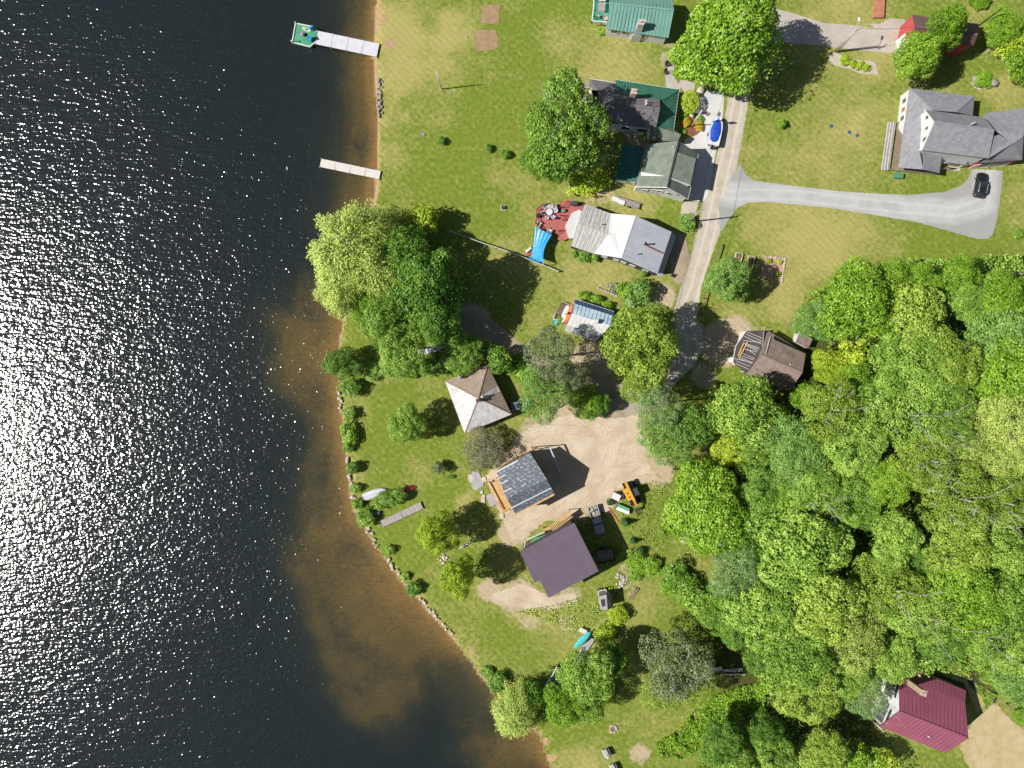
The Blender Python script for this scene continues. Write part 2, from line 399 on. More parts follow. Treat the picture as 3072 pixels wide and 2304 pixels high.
v = t.math('MULTIPLY_ADD', n_fine, 1.3, .33)
v = t.math('ADD', v, t.math('MULTIPLY', t.math('MULTIPLY_ADD', mw.outputs['Fac'], .16, -.08), t.ramp(n_big, .4, .6)))
cb = t.n('ShaderNodeCombineColor'); [t.l(v, cb.inputs[i]) for i in range(3)]
g = t.mix(1.0, g, cb.outputs[0], 'MULTIPLY')
g = t.mix(t.ramp(at('bed'), .2, .8), g, bedc)
bs = t.n('ShaderNodeBsdfPrincipled', i_Roughness=.95); bs.inputs['Specular IOR Level'].default_value = .1
t.l(g, bs.inputs['Base Color'])
b = t.n('ShaderNodeBump', i_Strength=.7, i_Distance=.12); t.l(n_fine, b.inputs['Height']); t.l(t.math('MULTIPLY_ADD', at('bed'), -.62, .7), b.inputs['Strength']); t.l(b.outputs[0], bs.inputs['Normal'])
t.l(bs.outputs[0], t.out.inputs[0])
me.materials.append(t.m)

# ------------------------------------------------------------------ lake water (closed, absorbing)
out = []
for i, p in enumerate(SHORE):
    a = SHORE[max(i - 1, 0)]; c = SHORE[min(i + 1, len(SHORE) - 1)]
    d = (c - a).normalized(); out.append((p.x - d.y * 2.2, p.y + d.x * 2.2))
wpoly = out + [(90, -1499), (-1499, -1499), (-1499, 1499), (out[0][0], 1499)]
wm = MB(); wm.prism(wpoly[::-1], -9.0, WL)
WV = (.158, .086, .084)
t = NT('water_mat')
co = t.n('ShaderNodeNewGeometry').outputs['Position']
mp = t.n('ShaderNodeMapping'); mp.inputs['Scale'].default_value = (.34, 1.3, 1); mp.inputs['Rotation'].default_value = (0, 0, R(9)); t.l(co, mp.inputs[0])
mp2 = t.n('ShaderNodeMapping'); mp2.inputs['Scale'].default_value = (.5, 1.2, 1); mp2.inputs['Rotation'].default_value = (0, 0, R(-16)); t.l(co, mp2.inputs[0])
h1 = t.noise(mp.outputs[0], 1.05, 1.0, .5, .5)    # crests running along the shore wind
h2 = t.noise(mp2.outputs[0], 1.9, 1.0, .5, .4)
h3 = t.noise(co, 1.9, 1.0, .5)                     # small ripples
gust = t.ramp(t.noise(co, .06, 4, .6), .3, .7, (.8, .8, .8, 1), (1.1, 1.1, 1.1, 1))
h = t.math('ADD', t.math('ADD', t.math('MULTIPLY', h1, WV[0]), t.math('MULTIPLY', h2, WV[1])), t.math('MULTIPLY', h3, WV[2]))
b = t.n('ShaderNodeBump', i_Strength=1.0, i_Distance=1.0); t.l(t.math('MULTIPLY', t.math('SUBTRACT', h, sum(WV) / 2), gust), b.inputs['Height'])
gl = t.n('ShaderNodeBsdfGlossy', distribution='BECKMANN', i_Roughness=.215); t.l(b.outputs[0], gl.inputs['Normal'])
tr = t.n('ShaderNodeBsdfTransparent'); df = t.n('ShaderNodeBsdfDiffuse'); df.inputs[0].default_value = (.17, .24, .22, 1)
m0 = t.n('ShaderNodeMixShader', i_0=.065); t.l(tr.outputs[0], m0.inputs[1]); t.l(df.outputs[0], m0.inputs[2])   # murk that scatters light back
lw = t.n('ShaderNodeLayerWeight', i_Blend=.5); t.l(b.outputs[0], lw.inputs['Normal'])
fr = t.math('MULTIPLY_ADD', t.math('POWER', lw.outputs['Facing'], 5.0), .85, .11)   # same from above and below, so light reaches the bed
mx = t.n('ShaderNodeMixShader'); t.l(fr, mx.inputs[0]); t.l(m0.outputs[0], mx.inputs[1]); t.l(gl.outputs[0], mx.inputs[2])
t.l(mx.outputs[0], t.out.inputs[0])
va = t.n('ShaderNodeVolumeAbsorption', i_Density=1.15); va.inputs['Color'].default_value = (.56, .62, .42, 1)
t.l(va.outputs[0], t.out.inputs['Volume'])
water = struct(wm.build('lake_water', t.m))

# ------------------------------------------------------------------ sheets on the ground
_sz = [0.0]
def sheet(name, pts, mat, soft=.25, centre=None, cell=.45):
    """a thin sheet cut into cells that know their distance to the outline; the material frays its edge"""
    _sz[0] += .004
    q = [(p[0], p[1]) for p in pts]; A = np.array(q); lo, hi = A.min(0) - soft, A.max(0) + soft
    xs = np.arange(max(lo[0], -125), min(hi[0], 125) + cell, cell); ys = np.arange(max(lo[1], -95), min(hi[1], 95) + cell, cell)
    X, Y = np.meshgrid(xs, ys); G = np.stack([X.ravel(), Y.ravel()], 1)
    d = pdist(G, q, True) * np.where(inside(G, q), 1, -1); nx = len(xs)
    i_ = np.arange(len(ys) - 1)[:, None] * nx + np.arange(nx - 1)[None, :]
    F_ = np.stack([i_, i_ + 1, i_ + 1 + nx, i_ + nx], -1).reshape(-1, 4)
    F_ = F_[(d[F_].max(1) > -soft * .8)]
    used, inv = np.unique(F_, return_inverse=True); F_ = inv.reshape(F_.shape)
    at_ = dict(edge=d[used])
    if centre:
        cl = centre if isinstance(centre[0], list) else [centre]
        at_['centre'] = np.min([pdist(G[used], [(p[0], p[1]) for p in c_]) for c_ in cl], 0)
    me_ = np_mesh(name, np.concatenate([G[used], np.full((len(used), 1), _sz[0])], 1), F_, at_)
    o = bpy.data.objects.new(name, me_); C.objects.link(o); me_.materials.append(mat)
    return struct(o)
m_road = M('road_gravel', alb(190, 178, 162), alb(206, 196, 180), .95, .5, .25, 7, bump=.03, edge=.35, rut=alb(222, 212, 198))
m_drive = M('grey_gravel', alb(182, 181, 178), alb(198, 198, 196), .95, .35, .2, 8, bump=.03, edge=.22, rut=alb(206, 206, 206))
m_white = M('pale_concrete', alb(210, 209, 208), alb(222, 221, 219), .9, .4, .14, 8, edge=.1)
m_conc = M('old_concrete', alb(186, 177, 166), alb(200, 192, 182), .9, .35, .2, 6, edge=.12)
m_dirt = M('yard_dirt', alb(200, 180, 154), alb(220, 203, 180), .97, .3, .36, 3.2, bump=.14, edge=.9, rut=alb(176, 152, 122), lines=True)
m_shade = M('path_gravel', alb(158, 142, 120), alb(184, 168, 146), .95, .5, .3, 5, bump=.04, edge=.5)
m_soil = M('bare_soil', alb(160, 134, 102), alb(178, 150, 118), .97, 1, .25, 5, bump=.05, edge=.3)
m_mulch = M('mulch', alb(150, 104, 82), alb(128, 90, 66), .97, 1.2, .3, 7, bump=.05, edge=.15)
m_slabc = M('slab_concrete', alb(186, 177, 166), alb(200, 192, 182), .9, .5, .15, 6)
D = lambda *q: [DP(*c) for c in q]
sheet('dirt_yard', D((1310, 890), (1378, 898), (1388, 950), (1396, 1000), (1425, 1035), (1330, 1058), (1322, 1110), (1262, 1092), (1240, 1125), (1180, 1125), (1130, 1165), (1105, 1165), (1085, 1120), (1060, 1060), (1050, 1030), (1085, 985), (1118, 940), (1175, 908), (1250, 892)), m_dirt, 1.2, [D((1345, 880), (1330, 950), (1310, 1010), (1270, 1060), (1210, 1105), (1120, 1150)), D((1345, 895), (1300, 935), (1240, 930), (1180, 925), (1120, 950), (1080, 1000)), D((1410, 1035), (1350, 1040), (1320, 1000), (1340, 930), (1300, 905)), D((1380, 1000), (1340, 1020), (1300, 1080), (1285, 1095))], cell=.3)
sheet('tyre_track', D((1060, 1285), (1130, 1260), (1190, 1290), (1240, 1280), (1250, 1300), (1190, 1318), (1120, 1312), (1065, 1305)), m_dirt, 1.4, [D((1055, 1295), (1120, 1285), (1180, 1300), (1245, 1290)), D((1070, 1280), (1130, 1268), (1200, 1300))], cell=.3)
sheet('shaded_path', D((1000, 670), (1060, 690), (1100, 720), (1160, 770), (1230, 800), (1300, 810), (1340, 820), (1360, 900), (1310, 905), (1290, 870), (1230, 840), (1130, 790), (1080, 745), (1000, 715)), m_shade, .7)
sheet('road', D((1640, -30), (1632, 100), (1622, 190), (1603, 300), (1588, 380), (1580, 440), (1556, 500), (1540, 545), (1515, 620), (1505, 690), (1522, 705), (1526, 740), (1500, 790), (1462, 825), (1420, 880), (1350, 900), (1340, 850), (1440, 790), (1450, 690), (1458, 660), (1490, 560), (1520, 430), (1560, 300), (1575, 190), (1578, -30)), m_road, .5, D((1606, -30), (1600, 190), (1578, 300), (1552, 420), (1520, 560), (1482, 680), (1500, 760), (1400, 850)))
sheet('parking_pad', D((1505, 196), (1565, 198), (1561, 250), (1548, 318), (1530, 420), (1520, 436), (1478, 432), (1478, 300), (1500, 296)), m_white, .1)
sheet('driveway', D((1600, 352), (1608, 374), (1628, 390), (1700, 400), (1830, 415), (1960, 421), (2040, 415), (2078, 400), (2094, 382), (2098, 365), (2166, 368), (2164, 400), (2158, 450), (2150, 490), (2144, 507), (2134, 516), (2112, 516), (2090, 511), (2060, 502), (1980, 480), (1800, 450), (1660, 436), (1615, 438), (1592, 450), (1574, 474), (1556, 505), (1552, 440), (1585, 372)), m_drive, .3, D((1570, 420), (1700, 420), (1960, 450), (2060, 458), (2125, 440), (2130, 370)))
sheet('concrete_drive', D((1640, 10), (1700, 25), (1780, 50), (1860, 56), (1880, 62), (1950, 62), (1952, 118), (1850, 108), (1760, 98), (1680, 90), (1636, 85)), m_conc, .12)
sheet('concrete_apron', D((1872, 50), (1900, 52), (1922, 40), (1955, 42), (1955, 62), (1890, 61)), m_conc, .05)
sheet('patio_path', D((1446, 128), (1456, 128), (1455, 165), (1480, 200), (1500, 196), (1502, 180), (1470, 170), (1470, 205), (1440, 192), (1436, 160)), m_conc, .1)
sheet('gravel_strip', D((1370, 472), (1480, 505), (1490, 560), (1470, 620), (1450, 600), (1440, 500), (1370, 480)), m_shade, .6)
sheet('gravel_apron', D((1475, 435), (1510, 436), (1500, 470), (1490, 490), (1472, 486), (1470, 460)), m_road, .2)
sheet('sand_patch', D((1042, 10), (1080, 11), (1077, 52), (1038, 51)), m_soil, .35)
sheet('sand_patch', D((1026, 66), (1070, 65), (1076, 80), (1074, 108), (1030, 110), (1024, 92)), m_soil, .35)
sheet('garden_soil', D((1480, 240), (1500, 243), (1517, 250), (1512, 285), (1500, 295), (1478, 292)), m_mulch, .1)
sheet('garden_soil', [Z13(1580, 350), Z13(2030, 420), Z13(1950, 945), Z13(1850, 900), Z13(1480, 820), Z13(1520, 480)], M('garden_earth', alb(196, 168, 140), alb(178, 148, 118), .97, 1, .25, edge=.15), .1)
sheet('pale_gravel_bed', [Z17(490, 640), Z17(640, 660), Z17(880, 700), Z17(930, 880), Z17(700, 870), Z17(450, 780), Z17(340, 760), Z17(220, 690), Z17(220, 570), Z17(330, 570)], M('pale_pebbles', alb(206, 196, 182), alb(190, 176, 158), .95, 1, .25, 6, edge=.3), .3)
sheet('burgundy_yard', [Z7(1490, 980), Z7(1640, 780), Z7(1830, 640), Z7(2080, 900), Z7(2300, 1040), Z7(2300, 1600), Z7(1600, 1600), Z7(1450, 1400), Z7(1380, 1180)], M('dry_yard', alb(206, 188, 150), alb(186, 170, 122), .97, .5, .22, 4, bump=.05, edge=.8), .8)
sheet('burgundy_path', [Z7(760, 60), Z7(1000, 90), Z7(1300, 180), Z7(1480, 260), Z7(1560, 470), Z7(1760, 640), Z7(1600, 760), Z7(1440, 400), Z7(900, 160)], M('dry_path', alb(196, 176, 126), alb(170, 160, 90), .97, .8, .22, 4, edge=.6), .6)
# ------------------------------------------------------------------ building helpers
def cen(pts):
    c = Vector((0, 0, 0))
    for p in pts: c += Vector(p)
    return c / len(pts)
def inset(pts, d):
    """move an outline inward by d (world XY), keeping heights"""
    n = len(pts); area = sum(pts[i][0] * pts[(i + 1) % n][1] - pts[(i + 1) % n][0] * pts[i][1] for i in range(n))
    s = 1 if area > 0 else -1; out = []
    for i in range(n):
        p = Vector(pts[i]); a = Vector(pts[i - 1]); b = Vector(pts[(i + 1) % n])
        e0 = (p - a); e0.z = 0; e1 = (b - p); e1.z = 0
        if e0.length < 1e-4 or e1.length < 1e-4: out.append(p); continue
        e0.normalize(); e1.normalize()
        n0 = Vector((-e0.y, e0.x, 0)) * s; n1 = Vector((-e1.y, e1.x, 0)) * s
        m = n0 + n1; m = m / max(m.length_squared / 2, .35)
        out.append(p + m * d)
    return out
def walls(parent, pts, mat, ins=.25, drop=.14, z0=-.05, name='wall'):
    q = inset(pts, ins); m = MB()
    for i in range(len(q)):
        a, b = q[i], q[(i + 1) % len(q)]
        m.face([(a.x, a.y, z0), (b.x, b.y, z0), (b.x, b.y, b.z - drop), (a.x, a.y, a.z - drop)])
    return m.build(name, mat, parent), q
def roof(parent, faces, mat, th=.14, ribs=None, name='roof', caps=(), capw=.28, capm=None):
    m = MB()
    mats = mat if isinstance(mat, list) else [mat]
    for k, f in enumerate(faces):
        m.cur = min(k, len(mats) - 1); m.slab(f, th)
        if ribs:
            e0, e1 = Vector(f[0]), Vector(f[1]); t0, t1 = Vector(f[3]) if len(f) == 4 else Vector(f[-1]), Vector(f[2])
            n = max(2, int((e1 - e0).length / ribs))
            up = (e1 - e0).cross(t0 - e0).normalized(); up = up if up.z > 0 else -up
            for i in range(1, n):
                m.bar(e0.lerp(e1, i / n) + up * .02, t0.lerp(t1, i / n) + up * .02, .05, .09)
    if caps:
        m.cur = len(mats); mats = mats + [capm or mats[0]]
        for a, b in caps: m.bar(Vector(a) + Vector((0, 0, .03)), Vector(b) + Vector((0, 0, .03)), capw, .08)
    return m.build(name, mats, parent)
def fascia(parent, pts, mat, w=.12, h=.2, closed=False, name='fascia'):
    m = MB(); n = len(pts)
    for i in range(n if closed else n - 1):
        a, b = Vector(pts[i]), Vector(pts[(i + 1) % n]); m.bar(a - Vector((0, 0, .1)), b - Vector((0, 0, .1)), w, h)
    return m.build(name, mat, parent)
def window(parent, a, b, t, w, z0, z1, frame, pane, side=1, kind='window'):
    a, b = Vector(a), Vector(b); d = b - a; d.z = 0; L = d.length; d.normalize()
    n = Vector((d.y, -d.x, 0)) * side; c = a + d * (L * t); c.z = (z0 + z1) / 2
    rot = math.atan2(d.y, d.x); m = MB()
    hw, hh = w / 2, (z1 - z0) / 2
    for sx in (-1, 1): m.box(c + d * sx * hw + n * .04, (.1, .12, 2 * hh + .1), rot)
    for sz in (-1, 1): m.box(c + Vector((0, 0, sz * hh)) + n * .042, (2 * hw - .1, .12, .1), rot)
    f = m.build(kind, frame, parent)
    p = MB(); p.box(c + n * .02, (2 * hw - .08, .05, 2 * hh - .08), rot); p.build('pane' if kind == 'window' else 'door_panel', pane, f)
    return f
def mirror(r, e): return Vector((2 * r.x - e.x, 2 * r.y - e.y, e.z))
def deck(parent, pts, z, mat, th=.15, name='deck', post=.1, board=None):
    m = MB(); m.slab([Vector((p[0], p[1], z)) for p in pts], th)
    q = inset([Vector((p[0], p[1], z)) for p in pts], .15)
    for p in q: m.box((p.x, p.y, (z - th) / 2), (post, post, z - th))
    return m.build(name, mat, parent)
def railing(parent, pts, z, mat, h=.95, step=1.6, name='railing', t=.06, mid=1):
    m = MB()
    for a, b in zip(pts, pts[1:]):
        a = Vector((a[0], a[1], z)); b = Vector((b[0], b[1], z)); n = max(1, round((b - a).length / step))
        for i in range(n + 1):
            p = a.lerp(b, i / n); m.box((p.x, p.y, z + h / 2), (t * 1.4, t * 1.4, h))
        m.bar(a + Vector((0, 0, h + .02)), b + Vector((0, 0, h + .02)), t * 2, t)
        for k in range(mid):
            q = Vector((0, 0, h * (k + 1) / (mid + 1))); m.bar(a + q, b + q, t * .7, t * .7)
    return m.build(name, mat, parent)
def chimney(parent, base, z0, z1, sx, sy, rz, mat, cap, name='chimney', flue=True):
    m = MB(); m.box((base[0], base[1], (z0 + z1) / 2), (sx, sy, z1 - z0), rz)
    m.box((base[0], base[1], z1 + .06), (sx + .14, sy + .14, .12), rz)
    c = m.build(name, mat, parent)
    if flue:
        f = MB()
        for s in (-1, 1): f.tube((base[0] + s * sx * .22, base[1], z1 + .1), (base[0] + s * sx * .22, base[1], z1 + .45), .13, .11, 8)
        f.build('flue', cap, c)
    return c
def vent(parent, p, z0, z1, r, mat, name='vent_pipe'):
    m = MB(); m.tube((p[0], p[1], z0), (p[0], p[1], z1), r, r, 8); m.tube((p[0], p[1], z1), (p[0], p[1], z1 + .06), r * 1.5, r * 1.2, 8)
    return m.build(name, mat, parent)

W = lambda name, r, g, b, **k: M(name, alb(r, g, b), alb(r * .95, g * .95, b * .95), **k)
m_whitew = W('white_siding', 236, 236, 236, fine=.06, fscale=4)
m_trim = W('white_trim', 238, 238, 236, fine=.03)
m_glass = M('window_glass', (.03, .04, .05, 1), None, .08, fine=0, spec=.6)
m_greyglass = M('dull_glass', (.10, .11, .12, 1), None, .15, fine=0, spec=.5)
m_teal = M('teal_metal_roof', alb(138, 184, 174), alb(126, 172, 162), .5, .5, .05, 5, stripe=(.62, .07, alb(96, 142, 134)))
m_green = M('green_metal_roof', alb(82, 142, 116), alb(72, 130, 108), .5, .5, .06, 5, stripe=(.55, .07, alb(56, 106, 88)))
m_wood = M('weathered_deck', alb(166, 148, 128), alb(142, 126, 108), .9, 1, .2, 8, stripe=(.15, .02, alb(90, 78, 66)))
m_greywood = M('grey_boards', alb(176, 172, 166), alb(152, 148, 142), .9, 1.4, .2, 8, stripe=(.15, .02, alb(100, 96, 92)))
m_lumber = M('fresh_lumber', alb(226, 190, 142), alb(210, 168, 118), .8, 1.5, .12, 7)
m_brick = M('pale_brick', alb(206, 160, 146), alb(220, 196, 186), .9, 2, .2, 9)
m_stone = M('chimney_stone', alb(210, 184, 158), alb(176, 158, 138), .9, 2.2, .3, 5, bump=.05)
m_black = M('black_metal', (.015, .015, .017, 1), None, .5, fine=.1)
m_dkgrey = M('dark_grey_metal', (.06, .06, .065, 1), None, .55, fine=.1)
m_alu = M('bare_aluminium', (.62, .63, .64, 1), None, .4, fine=.1, metal=.4)
m_rubber = M('tyre_rubber', (.02, .02, .02, 1), None, .85, fine=.1)

# ---- green metal roofed lodge at the top edge
h = thing('lodge', 'white house under a teal green ribbed metal roof at the top edge', 'house', Z3(1050, 400))
e0, e1, r0, r1 = Z3(428, 545, 3.2), Z3(1612, 716, 3.2), Z3(508, 62, 6.0), Z3(1716, 190, 6.0)
f0, f1 = mirror(r0, e0), mirror(r1, e1)
roof(h, [[e0, e1, r1, r0], [f1, f0, r0, r1]], m_teal, ribs=.62, caps=[(r0, r1)], capm=m_teal)
_, q = walls(h, [e0, e1, r1, f1, f0, r0], m_whitew, .3)
for t, w_ in ((.13, 1.3), (.3, .9), (.63, .8)): window(h, q[0], q[1], t, w_, 1.5, 2.6, m_trim, m_greyglass)
ch = MB(); b0, b1, b2, b3 = [Vector((p.x, p.y, 0)) for p in (Z3(888, 790), Z3(1066, 800), Z3(1085, 680), Z3(920, 665))]
lo = [b0, b1, b2, b3]; c0 = cen(lo)
sh = lambda k, z_, dx=0: [Vector((c0.x + (p.x - c0.x) * k + dx, c0.y + (p.y - c0.y) * min(1, k * 1.25), z_)) for p in lo]
ch.loft([sh(1, 0), sh(1, 2.2), sh(.62, 3.3), sh(.62, 6.2)], smooth=False)
cc = ch.build('chimney', W('whitewashed_chimney', 222, 222, 226, fine=.1), h)
fl = MB(); fl.box((c0.x - .2, c0.y, 6.35), (.6, .5, .3), .1); fl.box((c0.x + .5, c0.y + .1, 6.33), (.45, .5, .26), .1); fl.build('flue', m_brick, cc)
lodge_deck = [Z3(200, -160), Z3(175, 200), Z3(150, 448), Z3(440, 475), Z3(505, 20), Z3(520, -160)]
deck(h, lodge_deck, 1.0, M('green_deck', alb(74, 168, 138), alb(66, 152, 124), .8, 1, .1, 6, stripe=(.15, .02, alb(40, 110, 90))))
railing(h, [Z3(205, -160, 1), Z3(178, 200, 1), Z3(152, 446, 1), Z3(436, 470, 1)], 1.0, m_trim, t=.08)
def rbox(name, label, cat, P, size, rz, mat, topm=None, group=None, bevel=.04):
    t_ = thing(name, label, cat, P, group)
    m = MB(); m.box((P[0], P[1], P[2] + size[2] / 2), size, rz); m.build('body', mat, t_, bevel=bevel)
    m = MB(); m.box((P[0], P[1], P[2] + size[2] + .03), (size[0] * 1.04, size[1] * 1.04, .06), rz); m.build('lid', topm or mat, t_, bevel=.02)
    return t_
p = Z3(325, 215); p.z = 1.0
rbox('hot_tub', 'white square tub with grey slatted cover on the green deck of the lodge', 'tub', p, (1.3, 1.6, .75), R(-6), m_trim, m_greywood)
p = Z3(330, 60); p.z = 1.0
tb = thing('patio_table', 'white patio table at the top of the lodge deck', 'table', p)
m = MB(); m.box((p.x, p.y, 1.74), (1.4, .95, .06), R(-6)); m.build('tabletop', m_trim, tb)
for sx in (-.5, .5):
    for sy in (-.3, .3): MB().box((p.x + sx, p.y + sy, 1.35), (.07, .07, .7)).build('leg', m_trim, tb)
def chair(p, z, rz, fm, name='deck_chair', label='', group=None, legm=None, wide=.6, back=.75, cat='chair'):
    t_ = thing(name, label, cat, (p[0], p[1], z), group)
    Q = Matrix.Rotation(rz, 3, 'Z'); o = Vector((p[0], p[1], z)); L = lambda x, y, zz: o + Q @ Vector((x, y, zz))
    MB().box(L(0, 0, .42), (wide, .55, .06), m=Q).build('seat', fm, t_)
    m = MB(); m.box(L(0, .33, .42 + back / 2), (wide, .06, back), m=Q @ Matrix.Rotation(R(-14), 3, 'X')); m.build('backrest', fm, t_)
    for sx in (-1, 1):
        MB().box(L(sx * wide / 2, 0, .62), (.09, .6, .04), m=Q).build('armrest', legm or fm, t_)
        for sy in (-.24, .24): MB().box(L(sx * wide / 2, sy, .3), (.05, .05, .6), m=Q).build('leg', legm or fm, t_)
    return t_
m_wick = W('grey_wicker', 176, 176, 178, fine=.25)
chair(Z3(265, 375), 1.0, R(150), m_wick, 'patio_chair', 'grey patio chair near the left rail of the lodge deck')
chair(Z3(400, 425), 1.0, R(20), W('pink_cushion', 224, 190, 186), 'patio_chair', 'pale pink patio chair in the lower corner of the lodge deck')

# ---- grey and green house
m_shin1 = M('grey_brown_shingle', alb(136, 132, 134), alb(118, 114, 116), .95, .8, .16, 8, brick=(.9, .28, .12))
h = thing('cottage', 'grey shingled house wrapped by a green metal porch roof beside the big birch', 'house', Z2(700, 400))
N0, N1, R0, R1, S0, S1 = Z2(190, 165, 4.5), Z2(980, 290, 4.5), Z2(195, 318, 6.3), Z2(978, 413, 6.3), Z2(180, 572, 4.2), Z2(925, 668, 4.2)
roof(h, [[S0, S1, R1, R0], [N1, N0, R0, R1]], m_shin1, caps=[(R0, R1)])
g0, g1, g2, g3, g4 = Z2(415, 40, 2.7), Z2(1222, 165, 2.7), Z2(1148, 692, 2.7), Z2(1008, 292, 4.3), Z2(428, 203, 4.3)
g5 = Z2(925, 690, 4.1)
roof(h, [[g1, g0, g4, g3], [g2, g1, g3, g5]], m_green, ribs=.55, name='porch_roof', caps=[(g1, g3)], capm=m_green)
fascia(h, [g0, g1, g2], m_trim, name='gutter')
roof(h, [[Z2(412, 80, 3.0), Z2(75, 28, 3.0), Z2(75, 165, 3.8), Z2(190, 175, 4.3), Z2(428, 203, 4.3)]], m_shin1, name='wing_roof')
fascia(h, [Z2(412, 78, 3.0), Z2(75, 26, 3.0)], m_trim, name='wing_gutter')
for x in (325, 370): MB().box(Z2(x, 115, 3.5), (.45, .8, .12), R(-8)).build('skylight', m_greyglass, h)
MB().box(Z2(865, 525, 5.1), (.5, 1.2, .12), R(-8)).build('skylight', m_greyglass, h)
MB().box(Z2(657, 495, 5.1), (.5, 1.2, .12), R(-8)).build('skylight', m_greyglass, h)
_, q = walls(h, [Z2(80, 32, 2.95), g0, g1, g2, S1, S0, Z2(80, 170, 3.7)], m_whitew, .3)
window(h, q[4], q[5], .2, 1.9, 1.4, 2.8, m_trim, m_glass, -1); window(h, q[4], q[5], .5, 1.6, 1.4, 2.8, m_trim, m_glass, -1)
m = MB()
for a, b in ((N1, R1), (R1, S1)):
    m.face([a - Vector((.15, 0, .15)), b - Vector((.15, 0, .15)), Vector((b.x - .15, b.y, 3.9)), Vector((a.x - .15, a.y, 3.9))])
m.build('gable_wall', m_whitew, h)
c_ = chimney(h, Z2(628, 235, 5.6), 4.2, 7.2, .9, .8, R(-8), m_brick, m_alu); vent(h, Z2(795, 325, 6), 5.5, 6.7, .12, m_trim); vent(h, Z2(795, 362, 6), 5.6, 6.8, .12, m_trim)
MB().box(Z2(527, 272, 5.9), (.55, .55, .5), R(-8)).build('roof_vent', m_wick, h)
deck(h, [Z2(0, 90), Z2(78, 95), Z2(75, 165), Z2(0, 165)], .6, m_greywood)

# ---- greenish shingle house below it
m_shin2 = M('moss_grey_shingle', alb(142, 150, 138), alb(122, 132, 120), .95, .8, .2, 7, brick=(.9, .28, .14))
h = thing('shingle_house', 'white gabled house with moss grey shingles and a shed dormer by the parking pad', 'house', Z2(1050, 1150))
W0, W1, R0, R1, E0, E1 = Z2(800, 868, 4.1), Z2(666, 1406, 4.1), Z2(1217, 814, 6.6), Z2(1070, 1412, 6.6), Z2(1468, 986, 3.6), Z2(1335, 1562, 3.6)
roof(h, [[W0, W1, R1, R0], [E1, E0, R0, R1]], m_shin2, caps=[(R0, R1)], capm=m_dkgrey)
_, q = walls(h, [W0, W1, R1, E1, E0, R0], m_whitew, .3)
fascia(h, [W1, R1, E1, E0], m_trim)
window(h, q[1], q[2], .68, .9, 2.0, 3.2, m_trim, m_greyglass); window(h, q[1], q[2], .9, .9, 2.0, 3.2, m_trim, m_greyglass); window(h, q[1], q[2], .35, .9, 1.2, 2.4, m_trim, m_greyglass)
window(h, q[2], q[3], .25, .8, 2.0, 3.2, m_trim, m_greyglass)
MB().box(Z2(1100, 1490, 5.2), (.35, .2, .3), 0).build('gable_lamp', m_dkgrey, h)
d0, d1, d2, d3 = Z2(1190, 960, 6.45), Z2(1437, 1044, 5.7), Z2(1366, 1390, 5.7), Z2(1116, 1297, 6.45)
dm = MB(); dm.slab([d2, d1, d0, d3], .15); dd = dm.build('dormer_roof', m_shin2, h)
qd = inset([d0, d1, d2, d3], .2); m = MB()
for i in range(4):
    a, b = qd[i], qd[(i + 1) % 4]; m.face([(a.x, a.y, 3.6), (b.x, b.y, 3.6), (b.x, b.y, b.z - .1), (a.x, a.y, a.z - .1)])
m.build('dormer_wall', m_whitew, h); fascia(h, [d3, d2], m_trim, name='dormer_trim')
m = MB(); m.slab([Z2(740, 1218, 4.75), Z2(1050, 1270, 6.5), Z2(735, 1262, 4.75)], .06); m.build('roof_flashing', m_trim, h)
vent(h, Z2(1140, 912, 6), 6.0, 6.7, .1, m_trim)
h2 = thing('patio_cover', 'teal metal patio roof dappled by the birch shade against the white gabled house', 'patio cover', Z2(590, 1090))
a0, a1, a2, a3 = Z2(488, 862, 2.7), Z2(778, 905, 3.3), Z2(690, 1334, 3.3), Z2(414, 1312, 2.7)
roof(h2, [[a3, a0, a1, a2]], M('deep_teal_roof', alb(60, 128, 112), alb(54, 116, 102), .5, .6, .08, 5, stripe=(.6, .05, alb(40, 96, 84))), ribs=.6)
for p in inset([a0, a1, a2, a3], .2): MB().box((p.x, p.y, p.z / 2 - .06), (.14, .14, p.z - .12)).build('post', m_trim, h2)
m = MB(); q = inset([a0, a1, a2, a3], .22); m.box(((q[2] + q[3]) / 2 - Vector((0, 0, 1.55))), ((q[2] - q[3]).length, .1, 2.2), math.atan2(q[2].y - q[3].y, q[2].x - q[3].x)); m.build('end_wall', m_whitew, h2)
h3 = thing('breezeway', 'dark shingled breezeway joining the grey house and the white gabled house', 'breezeway', Z2(1020, 740))
b0, b1, b2, b3, b4, b5 = Z2(836, 800, 2.9), Z2(975, 826, 2.9), Z2(1215, 812, 2.9), Z2(1246, 736, 3.5), Z2(985, 652, 3.9), Z2(842, 690, 3.6)
roof(h3, [[b0, b1, b4, b5], [b1, b2, b3, b4], [b3, Z2(1120, 660, 2.95), Z2(985, 622, 3.1), b4]], m_shin2)
fascia(h3, [Z2(842, 660, 3.7), Z2(822, 802, 3.0)], m_trim, w=.2)
for p in inset([b0, b1, b2, b3, b5], .25): MB().box((p.x, p.y, p.z / 2 - .08), (.15, .15, p.z - .16)).build('post', m_trim, h3)

